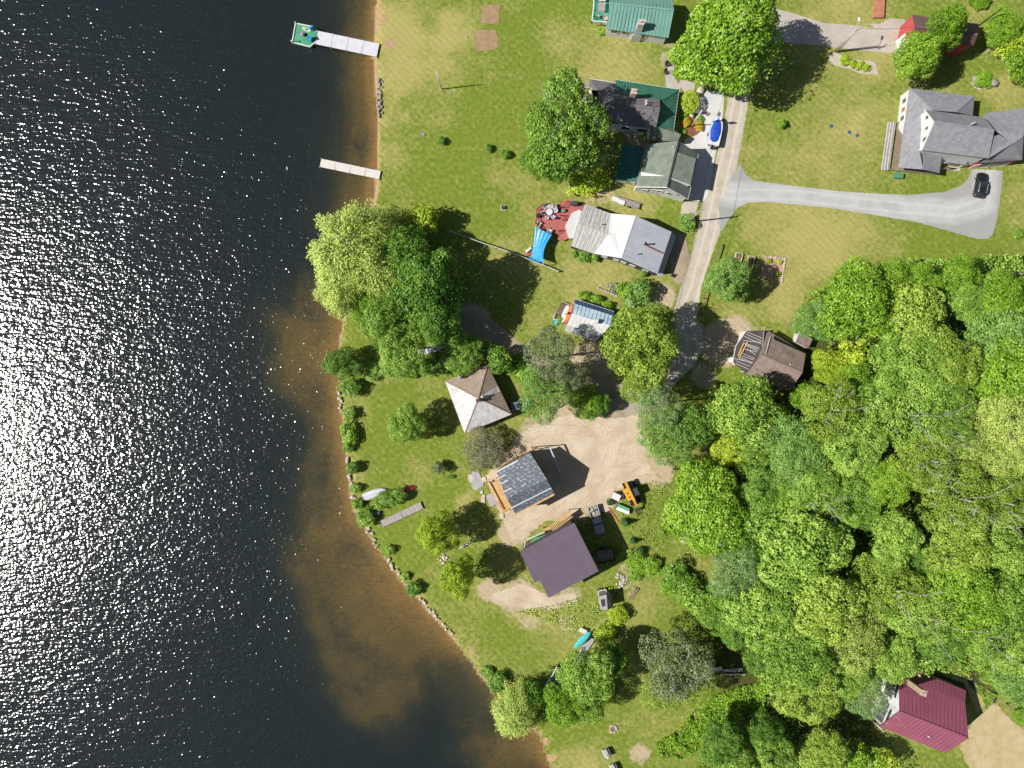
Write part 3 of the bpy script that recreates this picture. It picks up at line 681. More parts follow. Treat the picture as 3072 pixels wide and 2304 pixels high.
# ---- long white and grey metal house with the red deck
m_corr = M('silver_corrugated', alb(206, 204, 200), alb(186, 184, 180), .55, 1.2, .08, 6, stripe=(.72, .1, alb(150, 150, 148)))
m_memb = M('white_membrane', alb(222, 222, 220), alb(210, 210, 210), .7, .5, .05, 4)
m_greyrf = M('pale_grey_roof', alb(186, 190, 198), alb(176, 180, 188), .6, .6, .06, 6, stripe=(.9, .04, alb(160, 164, 172)))
m_shadegrey = M('shaded_grey_roof', alb(150, 166, 190), alb(140, 156, 180), .6, .6, .06, 6, stripe=(.5, .05, alb(100, 116, 140)))  # blue cast of the steep slope's shade painted into the grey
h = thing('long_house', 'long house with white and grey metal roofs beside the round red deck', 'house', Z1(1300, 600))
k0, k1, rr0, rr1, s0, s1 = Z1(815, 140, 2.8), Z1(1155, 265, 2.9), Z1(722, 402, 3.6), Z1(1128, 545, 3.7), Z1(630, 692, 2.8), Z1(942, 797, 2.9)
roof(h, [[s0, s1, rr1, rr0], [k1, k0, rr0, rr1]], m_corr, ribs=.72, caps=[(rr0, rr1)], capw=.2, capm=m_corr)
p0, p1, p2, p3 = Z1(1155, 265, 2.9), Z1(1490, 298, 5.0), Z1(1302, 857, 5.0), Z1(942, 797, 2.9)
m = MB(); m.slab([p3, p2, p1, p0, rr1], .14); m.build('white_roof', m_memb, h)
c1, c2, c3 = Z1(1967, 510, 3.8), Z1(1782, 1062, 3.8), None
roof(h, [[c2, c1, p1, p2]], m_greyrf, name='grey_roof', caps=[(p1, p2)], capw=.2, capm=m_memb)
roof(h, [[Z1(1856, 1062, 2.3), Z1(2028, 570, 2.3), c1, c2]], m_shadegrey, name='lower_roof')
m = MB(); m.slab([Z1(1780, 1060, 3.82), Z1(1856, 1062, 3.6), Z1(1835, 1114, 3.3), Z1(1770, 1085, 3.3)], .1); m.build('corner_roof', m_greyrf, h)
_, q = walls(h, [s0, s1, p2, c2, Z1(1850, 1066, 2.3), Z1(2022, 572, 2.3), c1, p1, k1, k0], M('charcoal_siding', alb(88, 88, 98), alb(80, 80, 90), .8, 1, .08), .14)
for t in (.42, .88): window(h, q[1], q[2], t, 1.0, 1.1, 2.2, m_trim, m_greyglass)
for t in (.12, .36, .72): window(h, q[2], q[3], t, 1.0, 1.1, 2.2, m_trim, m_greyglass)
fascia(h, [s0, s1, p2, c2], m_trim, h=.14, w=.08)
m = MB(); m.slab([Z1(742, 215, 2.7), Z1(640, 262, 2.7), Z1(555, 435, 2.7), Z1(598, 588, 2.7), Z1(660, 600, 2.75), Z1(775, 240, 2.75)], .15); m.build('bay_roof', m_memb, h)
m = MB(); m.prism(inset([Z1(742, 215, 2.7), Z1(640, 262, 2.7), Z1(555, 435, 2.7), Z1(598, 588, 2.7), Z1(660, 600, 2.75), Z1(775, 240, 2.75)], .3), 0, 2.5); m.build('bay_wall', m_whitew, h)
m = MB(); m.bar(Z1(1622, 690, 4.82), Z1(1850, 795, 4.1), .16, .06); m.build('rust_streak_flashing', M('rusty_flashing', alb(176, 96, 78), alb(150, 80, 66), .8), h)
vent(h, Z1(1615, 675, 5), 4.6, 6.0, .14, m_black, 'stove_pipe'); vent(h, Z1(1510, 805, 5), 4.6, 5.4, .1, m_alu); vent(h, Z1(1035, 415, 3.6), 3.4, 4.2, .1, m_alu)
m_red = M('red_deck_boards', alb(194, 116, 108), alb(180, 104, 98), .85, .7, .12, 6, stripe=(.15, .015, alb(150, 76, 70)))
m_dred = W('dark_red_rail', 120, 44, 48)
h = thing('red_deck', 'red painted round deck with dark red rails at the end of the long white house', 'deck', Z1(380, 370))
rd = [Z1(175, 230), Z1(265, 165), Z1(390, 158), Z1(455, 195), Z1(520, 108), Z1(640, 104), Z1(800, 150), Z1(780, 240), Z1(700, 480), Z1(610, 600), Z1(530, 640), Z1(455, 625), Z1(440, 545), Z1(300, 548), Z1(230, 500), Z1(160, 415)]
deck(h, rd, .6, m_red)
for k in range(3):
    c = Z1(490, 555); m = MB(); pts = [Z1(440 - k * 8, 560 + k * 4), Z1(600, 585 + k * 4)]
rl = [Z1(300, 545), Z1(232, 498), Z1(162, 415), Z1(178, 232), Z1(268, 167), Z1(388, 162)]
railing(h, rl, .6, m_dred, step=1.2); railing(h, [Z1(465, 210), Z1(530, 200), Z1(590, 125)], .6, m_dred, step=1); railing(h, [Z1(440, 548), Z1(465, 515), Z1(525, 510)], .6, m_dred, step=1)
railing(h, [Z1(490, 310), Z1(530, 318), Z1(580, 378), Z1(515, 372)], .6, m_dred, step=1)
pt = Z1(340, 268)
tb = thing('round_table', 'round glass topped patio table ringed by striped chairs on the red deck', 'table', (pt.x, pt.y, .6))
m = MB(); m.tube((pt.x, pt.y, 1.3), (pt.x, pt.y, 1.34), .62, .62, 20); m.build('tabletop', M('pale_glass_top', (.62, .62, .66, 1), None, .25, fine=.1), tb)
m = MB(); m.tube((pt.x, pt.y, .6), (pt.x, pt.y, 1.3), .06, .06, 8); m.tube((pt.x, pt.y, .6), (pt.x, pt.y, .66), .3, .3, 12); m.build('pedestal', m_trim, tb)
m_strp = M('blue_stripe_sling', alb(232, 232, 238), None, .8, fine=.05, stripe=(.16, .07, alb(96, 116, 184)))
for k in range(6):
    a = R(k * 60 + 10); q = (pt.x + math.cos(a) * 1.15, pt.y + math.sin(a) * 1.15)
    chair(q, .6, a - R(90), m_strp, 'striped_chair', 'blue and white striped chair around the round glass table', 'striped chairs round the glass table', m_trim, wide=.55)
m_beige = W('beige_cushion', 214, 204, 190, fine=.1)
def sofa(p, z, rz, L_, label, group=None):
    t_ = thing('outdoor_sofa', label, 'sofa', (p[0], p[1], z), group); Q = Matrix.Rotation(rz, 3, 'Z'); o = Vector((p[0], p[1], z))
    MB().box(o + Q @ Vector((0, 0, .2)), (L_, .8, .3), m=Q).build('frame', m_wick, t_, bevel=.03)
    MB().box(o + Q @ Vector((0, -.06, .42)), (L_ - .2, .6, .14), m=Q).build('cushion', m_beige, t_, bevel=.05)
    MB().box(o + Q @ Vector((0, .34, .6)), (L_, .14, .5), m=Q).build('backrest', m_wick, t_, bevel=.03)
    for s in (-1, 1): MB().box(o + Q @ Vector((s * (L_ / 2 - .06), -.05, .5)), (.12, .7, .3), m=Q).build('armrest', m_wick, t_)
sofa(Z1(345, 188), .6, R(-5), 1.7, 'beige outdoor sofa at the top of the round red deck'); sofa(Z1(412, 208), .6, R(-75), 1.0, 'small beige armchair right of the sofa on the red deck')
sofa(Z1(205, 432), .6, R(60), 1.1, 'pale lounge seat at the left rail of the red deck'); sofa(Z1(345, 510), .6, R(155), 1.0, 'pale lounge seat at the lower rail above the blue tarp')
def cover(name, label, cat, p, z, rx, ry, hh, mat, rz=0):
    t_ = thing(name, label, cat, (p[0], p[1], z)); rings = []
    for zz, k in ((0, 1.0), (.5, .98), (.85, .9), (1, .6)):
        rings.append([Vector((p[0], p[1], z + zz * hh)) + Matrix.Rotation(rz, 3, 'Z') @ Vector((rx * k * math.cos(a), ry * k * math.sin(a), 0)) for a in (2 * math.pi * i / 14 for i in range(14))])
    MB().loft(rings).build('cover', mat, t_)
    m = MB(); m.loft([[Vector((v.x, v.y, v.z - .0)) + (v - Vector((p[0], p[1], v.z))) * .04 for v in rings[0]], [v + (v - Vector((p[0], p[1], v.z))) * .04 + Vector((0, 0, .1)) for v in rings[0]]]); m.build('hem', m_dkgrey, t_)
    return t_
cover('grill_cover', 'long black covered grill by the upper rail of the red deck', 'grill', Z1(675, 155), .6, .85, .42, 1.1, m_dkgrey, R(-12))
cover('fire_table', 'olive grey covered fire table in the middle of the red deck', 'fire table', Z1(528, 245), .6, .52, .4, .6, W('olive_cover', 134, 138, 122))
cover('flower_tub', 'dark round tub at the left edge of the red deck', 'planter', Z1(205, 310), .6, .42, .42, .7, W('dark_leaf_tub', 60, 48, 60))

# blue tarp and its pole
h = thing('tarp_shelter', 'bright blue tarp stretched from the red deck over the lawn', 'tarp', Z1(230, 760))
m_tarp = M('blue_tarp', alb(34, 150, 214), alb(70, 178, 230), .35, 1.2, .1, 5, stripe=(.5, .05, alb(130, 200, 236)), spec=.6)
m = MB(); nu, nv = 14, 10
A_, B_, C_, D_ = Z1(160, 452, 2.0), Z1(380, 548, 2.1), Z1(268, 925, 2.7), Z1(105, 835, 1.1)
G_ = [[None] * (nv + 1) for _ in range(nu + 1)]
for i in range(nu + 1):
    for j in range(nv + 1):
        s, t_ = i / nu, j / nv; p = A_.lerp(B_, s).lerp(D_.lerp(C_, s), t_)
        p.z += -.5 * math.sin(math.pi * t_) * .6 + .1 * math.sin(s * 26) * math.sin(math.pi * min(1, t_ + .15))
        p.x += (-.75 * math.sin(math.pi * t_) * (s - .15)); G_[i][j] = p
for i in range(nu):
    for j in range(nv): m.face([G_[i][j], G_[i + 1][j], G_[i + 1][j + 1], G_[i][j + 1]], [(i * .25, j * .3), (i * .25 + .25, j * .3), (i * .25 + .25, j * .3 + .3), (i * .25, j * .3 + .3)], smooth=True)
m.build('tarp_sheet', m_tarp, h)
m = MB(); q = [Z1(45, 875, .35), Z1(110, 832, 1.0), Z1(225, 900, .6), Z1(205, 945, .25)]; m.face(q); m.build('tarp_tail', m_tarp, h)
m = MB(); m.tube(Z1(270, 968), Z1(268, 922, 2.75), .05, .05, 8); m.build('pole', m_trim, h)
h = thing('toy_pile', 'white and red plastic toy left of the blue tarp', 'toy', Z1(75, 770))
m = MB(); m.box(Z1(70, 750, .3), (1.3, .5, .4), R(40)); m.build('tray', W('toy_white', 226, 232, 236), h, bevel=.1); m = MB(); m.box(Z1(75, 810, .2), (1.0, .6, .3), R(10)); m.build('base', W('toy_red', 196, 96, 78), h, bevel=.1)

# ---- silver shed by the oak
h = thing('silver_shed', 'shed with silver ribbed metal roof and a small chimney under the big oak', 'shed', Z14(780, 610))
n0, n1, s1, s0 = Z14(525, 228, 2.5), Z14(1238, 460, 2.5), Z14(905, 1004, 2.5), Z14(325, 800, 2.5)
rg0, rg1 = Z14(468, 490, 3.6), Z14(1180, 712, 3.6)
mN = M('sky_reflection_metal', alb(216, 230, 238), alb(176, 206, 222), .35, .9, .08, 5, stripe=(.72, .12, alb(120, 150, 168)), metal=.0)  # pale blue of the reflected sky painted into the metal colour
mS = M('white_metal', alb(226, 226, 226), alb(216, 216, 214), .5, .8, .05, 5, stripe=(.72, .09, alb(184, 184, 184)))
mb1 = M('navy_reflection_band', alb(66, 82, 112), alb(58, 72, 100), .4, 1, .1, 5, stripe=(.72, .1, alb(120, 134, 156)))  # dark reflection along the rear eave painted in as a navy band
mb2 = M('grey_reflection_band', alb(194, 194, 194), alb(186, 186, 186), .5, 1, .05, 5, stripe=(.72, .09, alb(164, 164, 164)))  # duller reflection on the lower front slope painted in as grey
L = lambda a, b, t_: a.lerp(b, t_)
a_, b_ = L(n0, rg0, .3), L(n1, rg1, .3); c_, d_ = L(s0, rg0, .32), L(s1, rg1, .28)
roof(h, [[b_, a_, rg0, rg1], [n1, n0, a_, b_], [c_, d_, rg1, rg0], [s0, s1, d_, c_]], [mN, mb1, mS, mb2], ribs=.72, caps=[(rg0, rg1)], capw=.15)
fascia(h, [n0, n1], m_trim); fascia(h, [s0, s1], m_trim)
walls(h, [s0, s1, rg1, n1, n0, rg0], W('grey_siding', 190, 190, 186), .2)
chimney(h, Z14(905, 650, 3.6), 3.2, 4.5, .55, .55, R(-18), m_memb, m_alu, flue=False)
h = thing('board_rack', 'weathered brown platform with a bent rail beside the silver shed', 'platform', Z14(280, 490))
pl = [Z14(255, 305), Z14(465, 368), Z14(335, 690), Z14(120, 600)]
deck(h, pl, .35, M('brown_boards', alb(134, 116, 102), alb(118, 100, 88), .9, 1, .2, 7, stripe=(.15, .02, alb(80, 66, 56))))
railing(h, [Z14(255, 310), Z14(300, 298), Z14(462, 366)], .35, m_greywood, h=.6); railing(h, [Z14(115, 600), Z14(140, 520)], .35, m_trim, h=.5); railing(h, [Z14(120, 604), Z14(220, 625)], .35, m_trim, h=.5)
def hull(a, b, beam, hgt, z, mat, n=16, blunt=0.0, bowp=.75, name='hull', parent=None, top=True, keel=.35, flip=False):
    a, b = Vector((a[0], a[1], 0)), Vector((b[0], b[1], 0)); x = (b - a); Ln = x.length; x.normalize(); y = Vector((-x.y, x.x, 0)); rings = []
    for i in range(n + 1):
        s = i / n; u = 2 * s - 1
        wd = beam / 2 * (max(0, 1 - abs(u) ** 2.2)) ** bowp
        if blunt and u < 0: wd = beam / 2 * (1 - (1 - blunt) * abs(u) ** 3)
        wd = max(wd, .015); ring = []
        for k in range(9):
            t_ = math.pi * k / 8; px_, pz = math.cos(t_), math.sin(t_) ** .8
            hh = hgt * (1 - pz) if not flip else hgt * pz
            ring.append(a + x * (Ln * s) + y * (wd * px_) + Vector((0, 0, z + hh + (.12 * hgt * u * u if not flip else -.1 * hgt * u * u))))
        rings.append(ring)
    m = MB()
    for p, q in zip(rings, rings[1:]):
        for k in range(8): m.face([p[k], p[k + 1], q[k + 1], q[k]], smooth=True)
        if top: m.face([p[8], p[0], q[0], q[8]])
    m.face(rings[0]); m.face(rings[-1][::-1])
    return m.build(name, mat, parent)
def small_boat(name, label, cat, a, b, beam, hgt, z, mat, extra=None, **k):
    c = (Vector((a[0], a[1], 0)) + Vector((b[0], b[1], 0))) / 2
    t_ = thing(name, label, cat, (c.x, c.y, z)); hull(a, b, beam, hgt, z, mat, parent=t_, **k)
    if extra: extra(t_, c)
    return t_
def cockpit(mat, r=.4):
    def f(t_, c):
        m = MB(); zz = t_.location.z; m.tube((c.x, c.y, zz + .2), (c.x, c.y, zz + .37), r, r * .9, 12); m.build('cockpit', mat, t_)
    return f
small_boat('paddle_board', 'long white paddle board lying on the brown platform by the silver shed', 'paddle board', Z14(392, 345), Z14(272, 672), 1.0, .14, .42, m_trim, cockpit(m_wick, .14), bowp=.5)
small_boat('kayak', 'slim orange kayak lying between the white paddle board and the silver shed', 'kayak', Z14(470, 305), Z14(338, 690), .75, .3, .4, M('orange_plastic', alb(232, 120, 84), alb(240, 150, 80), .45, .6, .05), cockpit(m_black, .28))
h = thing('plastic_tub', 'turquoise plastic tub on the lawn corner by the brown platform', 'tub', Z14(155, 665))
p = Z14(155, 665); m = MB(); m.tube((p.x, p.y, 0), (p.x, p.y, .5), .42, .48, 16, cap=False); m.build('bucket', W('turquoise_plastic', 60, 186, 190, rough=.4), h)
m = MB(); m.tube((p.x, p.y, .3), (p.x, p.y, .36), .44, .44, 16); m.build('water_fill', W('tub_water', 90, 200, 206), h)

# ---- pyramid roofed cottage near the lake
h = thing('lake_cottage', 'square cottage with rusty hipped metal roof and a small top chimney', 'house', TD(1440, 920))
A0, B0, C0, D0, AP = TD(1224, 810, 2.9), TD(1500, 704, 2.9), TD(1658, 1026, 2.9), TD(1352, 1151, 2.9), TD(1440, 922, 5.1)
m_tan = M('tan_rusted_metal', alb(182, 164, 148), alb(166, 146, 132), .8, .7, .1, 6, stripe=(.7, .05, alb(146, 126, 112)), cross=(1.6, .04, alb(150, 128, 112)))
m_wht = M('streaked_white_metal', alb(226, 224, 226), alb(196, 188, 184), .6, 1.1, .14, 5, stripe=(.7, .06, alb(186, 182, 184)), cross=(1.6, .04, alb(170, 160, 156)))
roof(h, [[A0, B0, AP], [B0, C0, AP], [C0, D0, AP], [D0, A0, AP]], [m_tan, m_tan, m_wht, m_wht], caps=[(A0, AP), (B0, AP), (C0, AP), (D0, AP)], capw=.18, capm=m_tan)
m = MB(); m.slab([x + Vector((0, 0, .03)) for x in (L(B0, C0, .42), L(B0, C0, .54), L(L(B0, C0, .5), AP, .97), L(L(B0, C0, .45), AP, .96))], .03); m.build('roof_patch', m_wht, h)
walls(h, [A0, D0, C0, B0], W('brown_siding', 120, 104, 92), .35)
chimney(h, TD(1440, 935, 5.2), 4.6, 5.9, .6, .5, R(23), m_dkgrey, m_alu, flue=False); vent(h, TD(1465, 912, 5.2), 4.8, 5.6, .14, m_trim)
chimney(h, TD(1318, 786, 3.6), 3.0, 4.4, .4, .4, R(23), m_wick, m_alu, flue=False, name='stove_vent')

# ---- half built house with printed underlayment
h = thing('unfinished_house', 'half built house with printed black roofing underlayment and a new timber porch', 'house', Z5(1000, 750))
t = NT('printed_underlayment'); co = t.n('ShaderNodeUVMap').outputs[0]
mp = t.n('ShaderNodeMapping'); mp.inputs['Rotation'].default_value = (0, 0, R(18)); mp.inputs['Scale'].default_value = (1.25, 2.1, 1); t.l(co, mp.inputs[0])
vo = t.n('ShaderNodeTexVoronoi', i_Scale=1.0, i_Randomness=.42); t.l(mp.outputs[0], vo.inputs['Vector'])
r_ = t.ramp(vo.outputs['Distance'], .26, .44, alb(196, 202, 212), alb(90, 96, 106))
r_ = t.mix(t.ramp(t.noise(co, 5, 3, .6), .35, .65), r_, alb(128, 134, 144)); r_ = t.mix(t.ramp(t.noise(co, .35, 3), .4, .7, (0, 0, 0, 1), (.4, .4, .4, 1)), r_, alb(92, 98, 108))
bs = t.n('ShaderNodeBsdfPrincipled', i_Roughness=.55); t.l(r_, bs.inputs['Base Color']); t.l(bs.outputs[0], t.out.inputs[0]); m_ul = t.m
w0, w1, r0, r1, s0, s1 = Z5(528, 606, 5.7), Z5(1082, 312, 5.7), Z5(700, 1056, 8.5), Z5(1356, 750, 8.5), Z5(852, 1322, 6.0), Z5(1475, 992, 6.0)
roof(h, [[w0, w1, r1, r0], [s1, s0, r0, r1]], m_ul)
hw = lambda pts, ins, mat, **k: walls(h, pts, mat, ins, **k)
hw([w1, w0, r0, s0, s1, r1], .2, M('house_wrap', alb(176, 162, 142), alb(150, 136, 118), .9, 1, .1))
roof(h, [[Z5(1255, 650, 4.9), Z5(1095, 330, 4.9), Z5(1130, 318, 4.8), Z5(1160, 440, 4.8)]], m_ul, name='lower_roof')
def batten(a, b, mat=m_trim, w_=.16, name='batten'): MB().bar(a, b, w_, .08).build(name, mat, h)
up = lambda e, r, t_, dz=.1: e.lerp(r, t_) + Vector((0, 0, dz))
batten(up(s0, r0, .45).lerp(up(s1, r1, .45), -.02), up(s1, r1, .45)); batten(up(s0, r0, .03).lerp(up(s1, r1, .03), 0), up(s1, r1, .03), m_lumber, .3)
batten(up(w0, r0, .04), up(w0, r0, .04).lerp(up(w1, r1, .04), .62), m_trim, .22)
for t_ in (.27, .47, .75): batten(up(w0, r0, t_), up(w0, r0, t_).lerp(up(w1, r1, t_), .2))
dp = [Z5(395, 770), Z5(545, 705), Z5(790, 1175), Z5(645, 1272)]
deck(h, dp, 2.4, M('new_timber_deck', alb(222, 182, 130), alb(206, 164, 114), .8, 1, .12, 6, stripe=(.3, .02, alb(170, 130, 90))), name='porch_floor')
m = MB(); m.bar(Z5(420, 790, 2.6), Z5(655, 1235, 2.6), .12, .25); m.bar(Z5(372, 765, 2.6), Z5(545, 705, 2.6), .14, .25); m.bar(Z5(590, 1300, 2.6), Z5(790, 1185, 2.6), .14, .25); m.build('porch_beam', m_lumber, h)
m = MB(); m.bar(Z5(432, 790, 2.5), Z5(500, 930, 2.5), .18, .05); m.bar(Z5(570, 1085, 2.5), Z5(650, 1240, 2.5), .18, .05); m.build('porch_gap', m_black, h)
m = MB(); m.bar(Z5(470, 770, 2.45), Z5(500, 770, 2.45), .5, .06); m.build('ladder_hatch', m_dkgrey, h)
m = MB(); m.bar(Z5(540, 590, 3.0), Z5(940, 275, 3.0), .12, .12); m.bar(Z5(870, 360, 3.4), Z5(1120, 262, 3.4), .14, .14); m.build('scaffold_plank', m_lumber, h)
h = thing('porch_frame', 'white beam and posts of a porch frame in the shade of the half built house', 'porch frame', Z5(1480, 430))
m = MB(); m.bar(Z5(1400, 232, 3.0), Z5(1576, 640, 3.0), .22, .25); m.build('beam', W('shade_tinted_white', 214, 220, 240), h)  # white beam tinted blue, its shade put into the colour
m = MB(); m.bar(Z5(1110, 252, 3.0), Z5(1400, 235, 3.0), .1, .15); m.build('tie_beam', W('brown_tie', 110, 70, 70), h)
for q in (Z5(1400, 232, 3), Z5(1576, 640, 3), Z5(1110, 252, 3)): MB().box((q.x, q.y, 1.5), (.16, .16, 2.9)).build('post', m_lumber, h)

# ---- tall dark roofed garage house
h = thing('dark_roof_house', 'tall house with a flat plum grey roof and a green back deck', 'house', Z6(550, 1000))
m_plum = M('plum_roof', alb(112, 99, 113), alb(108, 96, 109), .85, .4, .03, 4, stripe=(1.0, .02, alb(110, 98, 108)))
rp = [Z6(74, 886, 7.2), Z6(240, 1236, 7.2), Z6(300, 1210, 7.2), Z6(400, 1408, 7.2), Z6(966, 1106, 7.4), Z6(690, 558, 7.4)]
m = MB(); m.slab([rp[3], rp[4], rp[5], rp[0], rp[1], rp[2]], .25); m.build('roof', m_plum, h)
walls(h, rp, M('dark_siding', alb(110, 104, 104), alb(100, 94, 94), .85, 1, .1), .5, .25)
m_gd = M('green_decking', alb(96, 178, 122), alb(84, 162, 108), .8, 1, .12, 6, stripe=(.15, .02, alb(60, 120, 80)))
deck(h, [Z6(110, 800), Z6(230, 700), Z6(430, 640), Z6(640, 552), Z6(700, 640), Z6(130, 900)], 2.6, m_gd)
railing(h, [Z6(120, 840, 2.6), Z6(135, 745, 2.6), Z6(350, 655, 2.6)], 2.6, m_trim, h=.9)
m = MB(); m.slab([Z6(360, 652, 2.64), Z6(420, 640, 2.64), Z6(430, 690, 2.64), Z6(375, 715, 2.64)], .05); m.build('deck_opening', M('opening_brown', alb(84, 60, 50), None), h)
m = MB(); m.slab([Z6(150, 795, 2.66), Z6(210, 780, 2.66), Z6(218, 805, 2.66), Z6(155, 830, 2.66)], .06); m.build('door_mat', M('orange_mat', alb(190, 120, 60), None), h)
h = thing('joist_frame', 'row of bare pale joists of an unfinished deck behind the plum roofed house', 'deck frame', Z6(500, 560))
m = MB()
for a, b in ((Z6(352, 645, 2.4), Z6(640, 432, 2.4)), (Z6(385, 690, 2.4), Z6(670, 480, 2.4))): pass
A_, B_, C_, D_ = Z6(345, 640, 2.3), Z6(640, 435, 2.3), Z6(672, 492, 2.3), Z6(395, 690, 2.3)
m = MB(); m.bar(A_, B_, .08, .22); m.bar(D_, C_, .08, .22); m.build('rim_joist', m_lumber, h)
for i in range(1, 18):
    t_ = i / 18; MB().bar(A_.lerp(B_, t_) + Vector((0, 0, .02)), D_.lerp(C_, t_) + Vector((0, 0, .02)), .17, .2).build('joist', m_lumber, h)
for q in (A_, B_, C_, D_): MB().box((q.x, q.y, 1.1), (.14, .14, 2.2)).build('post', m_lumber, h)

# ---- small grey shed with black panel
h = thing('garden_shed', 'small grey gabled shed with a black roof panel and railed porch', 'shed', Z6(1040, 1450))
r0, r1 = Z6(1052, 1372, 3.6), Z6(1066, 1540, 3.6); w0, w1 = Z6(958, 1395, 2.5), Z6(985, 1545, 2.5); e0, e1 = Z6(1112, 1362, 2.5), Z6(1132, 1520, 2.5)
roof(h, [[w0, w1, r1, r0], [e1, e0, r0, r1]], M('pale_grey_shingle', alb(168, 166, 166), alb(150, 148, 150), .9, 1, .12, 7, brick=(.6, .2, .1)))
walls(h, [w0, w1, r1, e1, e0, r0], W('grey_plank', 160, 158, 156), .2)
m = MB(); q = [w0.lerp(w1, .25).lerp(r0.lerp(r1, .25), .25), w0.lerp(w1, .75).lerp(r0.lerp(r1, .75), .25), w0.lerp(w1, .75).lerp(r0.lerp(r1, .75), .75), w0.lerp(w1, .25).lerp(r0.lerp(r1, .25), .75)]
m.slab([p + Vector((0, 0, .08)) for p in q], .05); m.build('black_roof_slab', m_black, h)
deck(h, [Z6(945, 1300), Z6(1035, 1290), Z6(1045, 1372), Z6(955, 1380)], .6, m_wood, name='porch'); railing(h, [Z6(955, 1378), Z6(945, 1305), Z6(1035, 1285), Z6(1045, 1372)], .6, m_trim)

# ---- burgundy roofed house
m_bur = M('burgundy_metal', alb(164, 96, 116), alb(154, 88, 107), .5, .4, .05, 4, stripe=(.75, .1, alb(120, 64, 82)))
h = thing('burgundy_house', 'large house with a burgundy ribbed metal roof at the bottom right corner', 'house', Z7(1050, 780))
r0, r1, s0, s1, n0, n1, l0, l1 = Z7(600, 752, 7.8), Z7(1492, 1102, 7.8), Z7(338, 950, 4.4), Z7(1190, 1292, 4.4), Z7(588, 292, 5.2), Z7(1448, 626, 5.2), Z7(720, 182, 3.9), Z7(1464, 482, 3.9)
lw = Z7(580, 226, 4.3)
roof(h, [[s0, s1, r1, r0], [n1, n0, r0, r1], [l1, l0, lw, n0, n1]], m_bur, ribs=.75, caps=[(r0, r1)], capm=m_bur)
_, q = walls(h, [s0, s1, r1, n1, l1, l0, lw, n0, r0], m_whitew, .35)
for k, (a, b) in enumerate(((q[7], q[8]), (q[8], q[0]))):
    for t_ in ((.25, .5, .75) if k == 0 else (.2, .5, .8)): window(h, a, b, t_, 1.2, 1.5, 4.2, m_wick, m_greyglass, -1); 
    window(h, a, b, .5, 2.6, 4.7, 5.4, m_wick, m_glass, -1)
b = Z7(750, 395, 6.0)
chimney(h, (b.x, b.y), 4.8, 9.8, 1.0, .9, R(-20), m_stone, m_alu); vent(h, Z7(955, 1062, 5.6), 5.4, 6.2, .1, m_trim)
m_bd = M('grey_white_deck', alb(206, 206, 206), alb(190, 190, 190), .8, 1, .12, 6, stripe=(.4, .03, alb(120, 120, 120)))
deck(h, [Z7(590, 220), Z7(500, 260), Z7(330, 520), Z7(250, 680), Z7(300, 880), Z7(420, 840), Z7(560, 420)], 1.2, m_bd)
m = MB(); m.bar(Z7(45, 695, .8), Z7(370, 992, .8), .12, .12)
for i in range(6):
    p = Z7(45, 695).lerp(Z7(370, 992), i / 5); m.box((p.x, p.y, .4), (.1, .1, .8))
m.build('rail_fence', m_trim, h)
m_or, m_rd, m_tn = W('terracotta_paint', 186, 112, 80), W('brick_red_paint', 168, 70, 58), W('tan_paint', 200, 150, 104)
for q, mt, rz, lb in ((Z7(450, 335), m_rd, 60, 'brick red lawn chair at the upper end of the burgundy house deck'), (Z7(520, 300), m_tn, 50, 'tan lawn chair nearest the upper corner of the burgundy house deck'), (Z7(435, 440), m_or, 75, 'terracotta lawn chair in the middle of the burgundy house deck'),
                      (Z7(345, 690), m_tn, 110, 'tan lawn chair beside the potted plants on the burgundy house deck'), (Z7(320, 760), m_or, 120, 'terracotta lawn chair near the lower end of the burgundy house deck'), (Z7(300, 815), m_tn, 130, 'tan lawn chair lowest on the burgundy house deck')):
    chair(q, 1.2, R(rz), mt, 'lawn_chair', lb, wide=.8, back=.9)
# ---- brown house with stripped porch roof
m_brn = M('brown_shingle', alb(164, 146, 136), alb(146, 128, 120), .95, 1.2, .18, 7, brick=(.7, .25, .12))
h = thing('brown_house', 'brown shingled house with a stripped porch roof at the edge of the wood', 'house', Z8(1300, 850))
n0, n1, r0, r1, s0, s1 = Z8(1000, 225, 3.0), Z8(1782, 690, 3.0), Z8(868, 732, 5.2), Z8(1708, 1092, 5.2), Z8(540, 1122, 3.0), Z8(1432, 1492, 3.0)
roof(h, [[s0, s1, r1, r0], [n1, n0, r0, r1]], m_brn, caps=[(r0, r1)], capm=m_brn)
walls(h, [n0, s0, Z8(868, 732, 3), r0, s1, r1, n1] if False else [n0, r0, s0, s1, r1, n1], W('taupe_siding', 150, 134, 122), .25)
m = MB(); m.slab([x + Vector((0, 0, .1)) for x in (L(n0, r0, .2).lerp(L(n1, r1, .2), .18), L(n1, r1, .03).lerp(L(n0, r0, .03), .01), L(n1, r1, .0).lerp(L(n0, r0, .0), .02), L(n0, r0, .06).lerp(L(n1, r1, .06), .16))], .08); m.build('black_roof_slab', m_black, h)  # black strip laid along the upper eave
fascia(h, [L(n0, r0, .25) + Vector((.6, 0, .25)), L(n0, r0, .95) + Vector((.55, 0, .25))], m_trim, .1, .06, name='trim_strip'); fascia(h, [L(r0, s0, .1) + Vector((.9, 0, .2)), L(r0, s0, .97) + Vector((.95, 0, .25))], m_trim, .1, .06, name='trim_strip')
vent(h, Z8(1440, 925, 4.6), 4.2, 5.0, .09, m_trim)
pr = [Z8(550, 228, 2.5), Z8(905, 225, 2.7), Z8(862, 715, 2.9), Z8(545, 1118, 2.7), Z8(272, 872, 2.4), Z8(335, 540, 2.4)]
